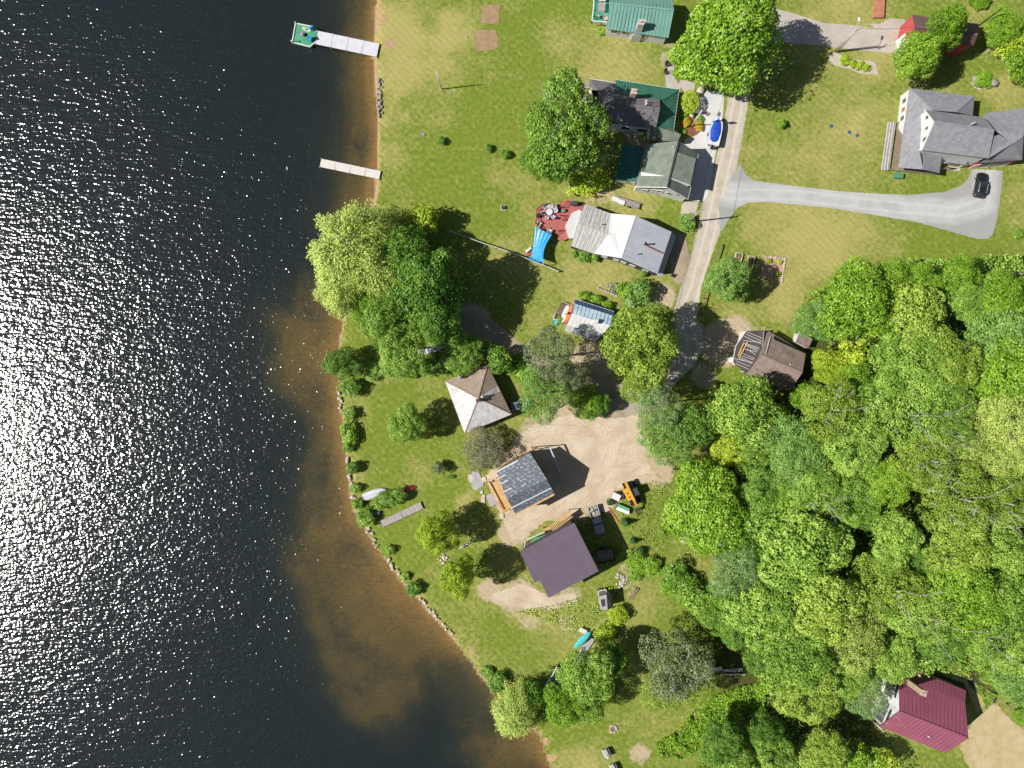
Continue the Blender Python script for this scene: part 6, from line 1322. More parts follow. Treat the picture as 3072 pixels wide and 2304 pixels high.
def leafset(Pc, Nn, size, tint, rg, aspect=1.5, along=None):
    n = len(Pc); Nn = Nn / np.linalg.norm(Nn, axis=1, keepdims=True)
    rv = rg.normal(size=(n, 3)) if along is None else along
    a = rv - Nn * np.sum(rv * Nn, 1, keepdims=True); a /= np.linalg.norm(a, axis=1, keepdims=True) + 1e-9
    b = np.cross(Nn, a); L = (size * rg.uniform(.6, 1.3, n))[:, None]; Wd = L / aspect
    V = np.stack([Pc - a * L * .5, Pc + b * Wd * .5 + a * L * .05, Pc + a * L * .5, Pc - b * Wd * .5 + a * L * .05], 1)
    return V.reshape(-1, 3), np.repeat(tint, 4)
def unit(rg, n):
    v = rg.normal(size=(n, 3)); return v / np.linalg.norm(v, axis=1, keepdims=True)
def crown(kind, seed):
    rg = np.random.default_rng(seed)
    P_ = dict(maple=(130, .19, 120, .060, .72), oak=(190, .145, 92, .050, .66), feather=(210, .14, 62, .044, .5), small=(42, .30, 60, .13, .75), bush=(26, .36, 70, .17, .8), ball=(160, .13, 60, .06, .3), willow=(110, .2, 0, 0, .6))[kind]
    nl, lr, per, ls, domek = P_
    if kind in ('maple', 'oak', 'feather'):      # several limb masses merge into one uneven crown
        ks = {'maple': 7, 'oak': 8, 'feather': 9}[kind]; a_ = np.arange(ks) * 2.4 + rg.uniform(0, 6.28); q_ = np.sqrt((np.arange(ks) + .3) / ks) * .74
        sc_ = np.stack([q_ * np.cos(a_), q_ * np.sin(a_), rg.uniform(-.12, .30, ks) - q_ * .35 + .08], 1); sr = rg.uniform(.34, .52, ks) * (1.12 - .35 * q_)
        cs, ds = [], []
        for tries in range(6000):
            j = rg.integers(ks); v = unit(rg, 1)[0]; v[2] = abs(v[2]) if rg.random() < .8 else v[2] * .5; v /= np.linalg.norm(v); pnt = sc_[j] + v * sr[j] * rg.uniform(.82, 1.02)
            if any(np.linalg.norm(pnt - sc_[k]) < sr[k] * .8 for k in range(ks) if k != j): continue
            if cs and np.min(np.linalg.norm(np.array(cs) - pnt, axis=1)) < lr * (.74 if kind != 'feather' else .6): continue
            cs.append(pnt); ds.append(v)
            if len(cs) >= nl: break
        c, d = np.array(cs), np.array(ds); n = len(c)
    else:
        d = unit(rg, nl * 4); d = d[d[:, 2] > -.45]; keep = []
        for v in d:                              # spread the lobes out
            if all(np.dot(v, k) < math.cos(lr * .95) for k in keep): keep.append(v)
            if len(keep) >= nl: break
        d = np.array(keep); n = len(d)
        ph = rg.uniform(0, 6.28, 8); az = np.arctan2(d[:, 1], d[:, 0])
        irr = 1 + (.0 if kind == 'ball' else 1.0) * (.11 * np.sin(2 * az + ph[0]) + .08 * np.sin(3 * az + ph[1]) + .07 * np.sin(5 * az + ph[2] + 2 * d[:, 2]) + .07 * np.sin(7 * d[:, 2] + ph[3] + az))
        irr *= rg.uniform(.62, 1.14, n) if kind != 'ball' else 1
        c = d * ((1 - lr * .75) * irr)[:, None]
    lt = rg.random(n); Vs, Ts = [], []
    r_ = lr * rg.uniform(.75, 1.25, n)
    if kind == 'willow':
        for i in range(n):
            k = 26; o = c[i] + unit(rg, k) * r_[i] * .8; hz = np.stack([o[:, 0], o[:, 1], np.zeros(k)], 1); hz /= np.linalg.norm(hz, axis=1, keepdims=True) + .2
            for s in range(6):
                dr = hz * .075 - np.array([0, 0, .035 + .03 * s]) + rg.normal(size=(k, 3)) * .022
                V, T = leafset(o, hz * .5 + rg.normal(size=(k, 3)) * .4 + np.array([0, 0, .7]), .085, np.clip(lt[i] * .4 + rg.random(k) * .6, 0, 1), rg, 2.8, dr); Vs.append(V); Ts.append(T); o = o + dr
    else:
        for i in range(n):
            k = int(per * (r_[i] / lr) ** 2 * 1.0); u = unit(rg, k) + d[i] * .45; u /= np.linalg.norm(u, axis=1, keepdims=True)
            Pc = c[i] + u * (r_[i] * rg.uniform(.7, 1.05, k) ** .6)[:, None] * np.array([1, 1, .8])
            Nn = u * .9 + rg.normal(size=(k, 3)) * .45 + np.array([0, 0, .3])
            V, T = leafset(Pc, Nn, ls, np.clip(lt[i] * .55 + rg.random(k) * .45, 0, 1), rg); Vs.append(V); Ts.append(T)
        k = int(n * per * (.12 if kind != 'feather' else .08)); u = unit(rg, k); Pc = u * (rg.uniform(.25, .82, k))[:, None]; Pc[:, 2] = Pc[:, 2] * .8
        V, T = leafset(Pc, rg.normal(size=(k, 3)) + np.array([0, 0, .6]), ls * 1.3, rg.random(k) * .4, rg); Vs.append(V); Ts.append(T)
        if kind in ('feather', 'oak', 'maple'):  # loose sprays around the rim
            k = 420; u = unit(rg, k); u[:, 2] = np.abs(u[:, 2]) * .8 - .15; V, T = leafset(u * rg.uniform(.85, 1.1, k)[:, None], rg.normal(size=(k, 3)) + u, ls * .9, rg.random(k), rg); Vs.append(V); Ts.append(T)
    V = np.concatenate(Vs); T = np.concatenate(Ts); V[:, :2] -= (np.percentile(V[:, :2], 3, 0) + np.percentile(V[:, :2], 97, 0)) / 2; V[:, :2] /= np.percentile(np.hypot(V[:, 0], V[:, 1]), 95); V[:, 2] *= 1.0
    F = np.arange(len(V)).reshape(-1, 4)
    return np_mesh('crown_' + kind, V, F, dict(tint=T), smooth=False)
def cone_crown(seed):
    rg = np.random.default_rng(seed); k = 2600; h_ = rg.random(k) ** 1.4; a = rg.uniform(0, 6.28, k); r_ = (1 - h_) * rg.uniform(.55, 1.05, k) * (1 + .12 * np.sin(a * 6)); Pc = np.stack([r_ * np.cos(a), r_ * np.sin(a), h_ * 2 - 1], 1)
    V, T = leafset(Pc, np.stack([np.cos(a), np.sin(a), np.full(k, .8)], 1) + rg.normal(size=(k, 3)) * .4, .16, rg.random(k), rg); return np_mesh('crown_cone', V, np.arange(len(V)).reshape(-1, 4), dict(tint=T), smooth=False)
PROTO = {}
def proto(kind, v):
    key = (kind, v)
    if key not in PROTO: PROTO[key] = cone_crown(90 + v) if kind == 'cone' else crown(kind, 11 * v + hash_k[kind])
    return PROTO[key]
hash_k = dict(maple=1, oak=2, feather=3, small=4, bush=5, ball=6, willow=7, cone=8)
WG = 'trees of the wood'
def trunk_mesh(seed, bare=False):
    rg = random.Random(seed); m = MB()
    m.tube((0, 0, 0), (rg.uniform(-.02, .02), 0, .6), .06, .042, 8); m.tube((0, 0, .6), (.02, .03, 1.02), .042, .022, 7)
    for k in range(6 if bare else 6):
        a = k * 2.4 + rg.random(); z0 = rg.uniform(.45, .9); r1 = rg.uniform(.45, .7) if not bare else rg.uniform(.5, .85); p0 = Vector((0, 0, z0)); z1 = z0 + rg.uniform(.18, .4) * (1.2 if bare else 1)
        p1 = Vector((math.cos(a) * r1 * .5, math.sin(a) * r1 * .5, (z0 + z1) / 2 + .05)); p2 = Vector((math.cos(a + .25) * r1, math.sin(a + .25) * r1, z1))
        q_ = .38 if bare else 1; m.tube(p0, p1, .024 * q_, .015 * q_, 6, False); m.tube(p1, p2, .015 * q_, .006 * q_, 6, False)
        for j in range(4 if bare else 1):
            q = p1.lerp(p2, rg.random()); m.tube(q, q + Vector((rg.uniform(-.25, .25), rg.uniform(-.25, .25), rg.uniform(.02, .2))), .006, .003, 5, False)
    o = m.build('trunk', m_barkp if bare else m_bark); me = o.data; bpy.data.objects.remove(o); return me
TRUNK = {(b, k): trunk_mesh(5 + k + 10 * b, bool(b)) for b in (0, 1) for k in range(3)}
_cnt = [0]
def tree(xd, yd, rd, kind, col, hgt, label, name='deciduous_tree', cat='tree', group=None, ry=1.0, rot=0.0, rz=None, bare=False, rnd=True):
    """xd, yd, rd: crown centre and radius in the photo; hgt: tree height in metres"""
    hgt = hgt * (1.42 if hgt >= 8 else 1.2 if hgt >= 5 else 1.0)
    _cnt[0] += 1; i = _cnt[0]; rg = random.Random(i * 7 + 1)
    r = rd * .0868; rzz = rz if rz else (hgt * .46 if r < 4.6 and kind != 'willow' and hgt < 14 else min(r * 1.05, hgt * .42)); zc = max(hgt - rzz, rzz * .7)
    k = 1 - zc / CAM_H; r *= k; p = DP(xd, yd, zc)
    h = thing(name, label, cat, (p.x, p.y, 0), group)
    cr = bpy.data.objects.new('crown', proto(kind, i % 3)); C.objects.link(cr); cr.parent = h; cr.location = (0, 0, zc)
    # irregular crowns: turn about z first, then stretch along the measured axis
    if group == WG: r *= 1.12; rzz *= .8; zc = hgt - rzz; cr.location.z = zc; ry, rot = rg.uniform(.8, 1.2), rg.uniform(0, 360)
    if ry == 1.0: cr.scale = (r, r, rzz); cr.rotation_euler = (0, 0, rg.uniform(0, 6.28) if rnd else 0)
    else: cr.scale = (r, r * ry, rzz); cr.rotation_euler = (0, 0, R(rot))
    mat = LM[col]
    if len(cr.data.materials) == 0: cr.data.materials.append(mat)
    cr.material_slots[0].link = 'OBJECT'; cr.material_slots[0].material = mat
    if hgt > 2.2:
        t_ = bpy.data.objects.new('trunk', TRUNK[(1 if bare else 0, i % 3)]); C.objects.link(t_); t_.parent = h; t_.scale = (r, r, zc * (1.18 if bare else 1)); t_.rotation_euler = (0, 0, rg.uniform(0, 6.28))
    else:
        st = MB()
        for a in range(3): st.tube((p.x, p.y, 0), (p.x + .25 * r * math.cos(a * 2.1), p.y + .25 * r * math.sin(a * 2.1), zc), .03, .015, 5, False)
        st.build('stem', m_bark, h)
    return h
T = tree
# lawn and garden trees
T(1572, 92, 114, 'maple', 'bright', 14, 'huge bright green maple over the top of the road', 'maple_tree', rot=0, ry=.92)
T(1224, 268, 88, 'oak', 'mid', 14.5, 'large dark tree with bare pale twigs left of the grey and green house', 'birch_tree', bare=True, ry=1.25, rot=8)
T(1175, 345, 50, 'oak', 'dark', 9, 'dark lower tree at the lower left of the big twiggy tree')
T(1270, 335, 42, 'feather', 'mid', 10, 'thin twiggy tree beside the teal patio roof', bare=True)
T(1272, 388, 46, 'small', 'yellow', 3.2, 'golden green shrub at the foot of the big twiggy tree', 'shrub', 'shrub', ry=.8, rot=-10)
T(2044, 64, 40, 'maple', 'bright', 9.5, 'bright maple over the roof of the red barn', 'maple_tree')
T(1986, 120, 52, 'maple', 'bright', 9, 'bright maple in front of the red barn door', 'maple_tree')
T(2166, 55, 40, 'oak', 'bright', 5, 'rounded bright shrub tree at the top of the right edge')
T(2186, 92, 40, 'small', 'yellow', 3.5, 'yellow green shrub below the bright one at the right edge', 'shrub', 'shrub'); T(2200, 140, 34, 'small', 'bright', 4, 'green shrub lowest of the three at the top right edge', 'shrub', 'shrub')
T(2116, 4, 24, 'bush', 'bright', 1.2, 'low bright shrub cut by the top edge', 'shrub', 'shrub', ry=.7)
T(2124, 172, 22, 'bush', 'bright', .9, 'low green island planting ringed by stones', 'shrub', 'shrub', ry=.9)
T(760, 540, 92, 'willow', 'pale', 11, 'pale weeping willow overhanging the water', 'willow_tree', ry=1.12); T(742, 612, 66, 'willow', 'pale', 9, 'lower pale willow mass beside the shallow sand', 'willow_tree'); T(822, 500, 55, 'willow', 'pale', 9, 'pale willow crown nearest the lawn', 'willow_tree'); T(815, 590, 62, 'willow', 'pale', 10, 'pale willow crown touching the dark maples', 'willow_tree')
T(868, 548, 60, 'oak', 'dark', 10, 'dark shaded tree between the willow and the white fence'); T(912, 478, 38, 'small', 'yellow', 6, 'yellow green tree at the shore end of the white fence')
T(918, 622, 78, 'maple', 'dark', 13, 'tall deep green maple behind the willow', 'maple_tree', ry=1.1); T(940, 690, 56, 'maple', 'dark', 11, 'deep green maple above the drawn up rowing boat', 'maple_tree')
T(842, 690, 62, 'oak', 'mid', 11, 'light green tree below the willow', ry=1.1); T(868, 750, 56, 'oak', 'mid', 10, 'light green tree beside the drawn up rowing boat'); T(805, 675, 42, 'oak', 'bright', 8, 'bright young tree at the edge of the shore path')
T(738, 784, 43, 'oak', 'dark', 6, 'round dark tree standing over the shore rocks', ry=.9); T(756, 838, 24, 'small', 'mid', 3, 'small bush just below the round dark shore tree', 'shrub', 'shrub')
T(997, 760, 48, 'oak', 'mid', 7, 'light green round tree beside the pyramid roofed cottage', 'fruit_tree')
for x_, y_, r_, lb in ((805, 802, 20, 'leftmost bush of the hedge above the lake lawn'), (838, 795, 24, 'second bush of the hedge above the lake lawn'), (880, 795, 26, 'middle bush of the hedge above the lake lawn'), (925, 790, 25, 'fourth bush of the hedge above the lake lawn'), (960, 790, 20, 'rightmost bush of the hedge above the lake lawn')): T(x_, y_, r_, 'small', 'mid', 2.6, lb, 'hedge_bush', 'shrub', 'hedge above the lake lawn')
T(1076, 776, 30, 'small', 'dark', 5, 'small dark tree at the top corner of the pyramid roofed cottage'); T(1112, 788, 24, 'bush', 'bright', 1.8, 'bright leafy shrub by the shaded path', 'shrub', 'shrub'); T(1140, 805, 20, 'bush', 'mid', 1.6, 'low shrub right of the bright leafy one by the shaded path', 'shrub', 'shrub')
T(1188, 768, 56, 'feather', 'grey', 11, 'thin grey green birch left of the big oak', 'birch_tree', bare=True, ry=1.15, rot=10); T(1178, 850, 58, 'feather', 'blue', 10, 'thin blue green tree above the dirt yard', 'birch_tree', ry=1.1); T(1238, 815, 36, 'feather', 'grey', 9, 'bare branched sapling over the shaded path', bare=True)
T(1262, 868, 38, 'oak', 'bright', 5.5, 'bright green tree at the top of the dirt yard'); T(1292, 872, 28, 'oak', 'dark', 5, 'dark green tree right of the bright one at the dirt yard')
T(1384, 748, 86, 'oak', 'olive', 13, 'broad olive green oak below the road end', 'oak_tree', ry=1.06); T(1392, 832, 46, 'oak', 'olive', 10, 'lower olive crown hanging over the yard entrance', 'oak_tree')
T(1425, 880, 50, 'feather', 'white', 12, 'whitish thin birch right of the yard entrance', 'birch_tree', bare=True); T(1438, 948, 62, 'feather', 'blue', 11, 'blue green thin tree at the right edge of the dirt yard', 'birch_tree'); T(1495, 920, 50, 'oak', 'dark', 10, 'dark tree between the birches and the brown house')
T(1612, 888, 88, 'oak', 'mid', 13, 'broad dull green tree below the brown house', 'oak_tree', ry=.95)
T(1571, 604, 49, 'oak', 'blue', 8.0, 'round dense tree between the road and the raised beds', 'round_tree')
T(880, 914, 42, 'oak', 'mid', 7.8, 'round tree alone on the lake lawn by the pyramid roofed cottage', 'round_tree', ry=1.05)
T(945, 1150, 46, 'oak', 'yellow', 8.2, 'upper of the two yellow green lawn trees', 'round_tree', ry=1.08); T(988, 1248, 38, 'oak', 'yellow', 9.0, 'lower of the two yellow green lawn trees', 'round_tree', ry=1.2)
T(1045, 968, 48, 'feather', 'plum', 5, 'purple tinged crab apple above the half built house', 'crab_apple', bare=True)
for x_, y_, r_, hh, lb, cl in ((755, 893, 15, 2, 'first clipped bush of the lakeside row, under the pair of dark bushes', 'mid'), (754, 938, 18, 2.2, 'long clipped hedge bush of the lakeside row', 'bright'), (752, 966, 12, 1.6, 'short bush at the lower end of the clipped lakeside hedge', 'mid'), (762, 1010, 15, 2.2, 'lone dark bush on the shore below the clipped hedge', 'dark'), (768, 1055, 12, 1.5, 'low bush at the shore left of the white skiff', 'mid'),
                      (772, 1088, 13, 1.6, 'low light bush at the shore below the white skiff', 'bright'), (789, 1118, 22, 2.2, 'round bush on the shore left of the weathered dock section', 'mid'), (840, 1189, 12, 1.4, 'ragged young bush below the weathered dock section', 'mid'), (875, 1246, 10, 1.2, 'small pale bush on the shore rocks', 'pale'), (893, 1272, 17, 1.9, 'round dark bush on the shore near the lower lawn tree', 'dark'), (1075, 1474, 22, 2.4, 'dark bush near the sand strip at the lower shore', 'dark'),
                      (1052, 1452, 14, 1, 'straggly bush beside the sand strip at the lower shore', 'mid')): T(x_, y_, r_, 'bush', cl, hh, lb, 'shore_bush', 'shrub', 'bushes along the shore', ry=1.7 if 'long' in lb else 1.0)
T(832, 1080, 27, 'small', 'mid', 2.6, 'hedge bush between the white skiff and the dock section', 'shrub', 'shrub', ry=.75, rot=12); T(860, 1072, 20, 'small', 'dark', 2.8, 'dark hedge bush under the red canoe', 'shrub', 'shrub')
for x_, y_, r_, hh, lb in ((955, 304, 9, 1.2, 'leftmost of three dark saplings on the upper lawn'), (1055, 320, 9, 1.3, 'middle of three dark saplings on the upper lawn'), (1092, 333, 11, 1.5, 'rightmost of three dark saplings on the upper lawn')): T(x_, y_, r_, 'bush', 'dark', hh, lb, 'sapling', 'shrub', 'saplings on the upper lawn')
T(1689, 267, 10, 'bush', 'bright', 1.6, 'bright little shrub in a stone ring on the farm lawn', 'shrub', 'shrub'); T(2199, 506, 11, 'bush', 'mid', .9, 'small round plant in a white ring at the right edge', 'shrub', 'shrub')
T(948, 1010, 16, 'small', 'grey', 2.8, 'thin grey green sapling in the middle of the lake lawn', 'sapling', 'shrub'); T(975, 1030, 9, 'bush', 'dark', .5, 'low dark plant right of the thin lawn sapling', 'shrub', 'shrub', ry=.5)
T(1380, 632, 30, 'small', 'blue', 4.5, 'blue green shrub tree below the long white house', 'shrub', 'shrub', ry=1.05); T(1350, 628, 20, 'bush', 'bright', 1.8, 'bright shrub left of the blue green shrub tree', 'shrub', 'shrub'); T(1330, 622, 12, 'bush', 'grey', 1.2, 'grey plant beside the rock pile', 'shrub', 'shrub')
for x_, y_, r_, lb in ((1262, 552, 16, 'leafy bush against the dark wall of the long house'), (1285, 556, 10, 'smaller bush right of it against the dark wall'), (1242, 548, 8, 'low shaded bush at the corner of the long house'), (1390, 590, 9, 'small yellow green bush at the far wall of the long house')): T(x_, y_, r_, 'bush', 'mid', 1.5, lb, 'shrub', 'shrub')
for x_, y_, r_, lb in ((1262, 640, 15, 'bush at the top corner of the silver shed'), (1285, 648, 16, 'bush along the rear eave of the silver shed'), (1310, 660, 14, 'bush near the oak end of the silver shed')): T(x_, y_, r_, 'bush', 'bright', 1.5, lb, 'shrub', 'shrub', ry=.8)
T(1210, 690, 8, 'bush', 'bright', .8, 'low plant by the turquoise tub', 'shrub', 'shrub')
T(1491, 220, 21, 'ball', 'yellow', 2.9, 'clipped round yellow green bush at the white parking pad', 'clipped_bush', 'shrub', ry=1.18, rot=0)
T(1482, 264, 11, 'bush', 'gold', .9, 'golden yellow plant left of the flagpole', 'flower_bush', 'shrub'); T(1510, 272, 11, 'bush', 'gold', .9, 'golden yellow plant right of the flagpole', 'flower_bush', 'shrub'); T(1511, 258, 9, 'bush', 'mid', .8, 'small green plant under the drooping flag', 'shrub', 'shrub'); T(1475, 285, 8, 'bush', 'mid', .6, 'small green plant at the lower corner of the flower bed', 'shrub', 'shrub'); T(1478, 248, 10, 'bush', 'bright', .8, 'light green plant below the clipped round bush', 'shrub', 'shrub')
T(1398, 295, 13, 'bush', 'yellow', 1.6, 'round shaded bush in the courtyard of the grey house', 'shrub', 'shrub', ry=.9)
T(1485, 480, 20, 'bush', 'blue', 1.8, 'leafy bush around the roadside utility pole', 'shrub', 'shrub')
T(1300, 68, 12, 'bush', 'bright', .9, 'bright low plant by the rail of the lodge deck', 'shrub', 'shrub', ry=.7)
for k, (x_, y_, r_, lb) in enumerate(((485, 670, 13, 'largest and leftmost bush in the pale gravel bed'), (565, 718, 9, 'second bush in the pale gravel bed'), (652, 742, 10, 'third bush in the pale gravel bed'), (752, 772, 9, 'rightmost green bush in the pale gravel bed'))):
    p = Z17(x_ if k else 455, y_); T((p.x * SC + 1536) / 1.38879, (1152 - p.y * SC) / 1.38879, r_ * (1 if k else .9), 'bush', 'yellow', .9, lb, 'bed_bush', 'shrub', 'bushes in the pale gravel bed')
for x_, y_, lb in ((1675, 465, 'yellow green plant left of its twin in the square garden plot'), (1900, 490, 'yellow green plant right of its twin in the square garden plot'), (1865, 750, 'yellow plant low in the square garden plot')):
    p = Z13(x_, y_); T((p.x * SC + 1536) / 1.38879, (1152 - p.y * SC) / 1.38879, 6, 'bush', 'yellow', .7, lb, 'garden_plant', 'plant', 'plants of the square garden plot')
T(1353, 1130, 10, 'cone', 'conif', 3.0, 'largest small conifer by the shaded parking', 'conifer', group='small conifers by the plum roofed house'); T(1370, 1170, 8, 'cone', 'conif', 2.3, 'middle small conifer by the shaded parking', 'conifer', group='small conifers by the plum roofed house'); T(1383, 1192, 10, 'bush', 'conif', 1.6, 'lowest, rounder conifer by the shaded parking', 'conifer', group='small conifers by the plum roofed house'); T(1318, 1085, 8, 'bush', 'conif', 1.2, 'dark low conifer beside the white wrapped crate', 'conifer', group='small conifers by the plum roofed house')
T(1432, 1148, 12, 'small', 'mid', 2.6, 'small sapling with a big shadow right of the conifers', 'sapling', 'shrub')
for x_, y_, r_, hh, cl, lb in ((1375, 1218, 26, 1.8, 'bright', 'bright bush right of the pale stone heap'), (1410, 1225, 24, 2, 'bright', 'bright bush between the stone heap and the pale blue seat'), (1455, 1235, 28, 3.5, 'dark', 'dark bush right of the pale blue seat'), (1478, 1262, 32, 3.5, 'mid', 'green bush below the pale blue seat'), (1448, 1265, 24, 2.4, 'bright', 'light bush above the dead pine lawn'), (1505, 1300, 36, 4.5, 'mid', 'green shrub tree at the wood edge right of the small lawn'), (1335, 1330, 22, 2.6, 'yellow', 'yellow green shrub below the small grey shed'), (1305, 1372, 26, 3, 'yellow', 'yellow green shrub beside the folded teal parasol'), (1370, 1245, 14, 1.2, 'mid', 'low weedy bush by the leaning planks')):
    T(x_, y_, r_, 'small', cl, hh, lb, 'shrub', 'shrub')
T(1462, 1436, 78, 'feather', 'grey', 11, 'ragged half dead grey pine above the lower lawn', 'dying_pine', bare=True, ry=1.0); T(1430, 1490, 50, 'feather', 'olive', 8, 'olive lower branches of the trees around the ragged grey pine'); T(1500, 1478, 46, 'feather', 'olive', 8, 'olive tree on the right flank of the ragged grey pine')
T(1275, 1455, 62, 'oak', 'mid', 10, 'lakeside maple over the stored dock ramp', 'maple_tree'); T(1218, 1520, 50, 'oak', 'bright', 8, 'bright lower crown by the sand at the bottom shore'); T(1270, 1520, 42, 'feather', 'mid', 8, 'twiggy tree right of the bright bottom shore crown', bare=True); T(1325, 1420, 34, 'oak', 'dark', 8, 'dark tree between the narrow grey deck and the ragged pine')
T(1112, 1540, 46, 'willow', 'pale', 6.5, 'pale yellow willow leaning over the bottom shallows', 'willow_tree', ry=1.3); T(1152, 1500, 26, 'small', 'dark', 5, 'dark tree behind the pale bottom willow')
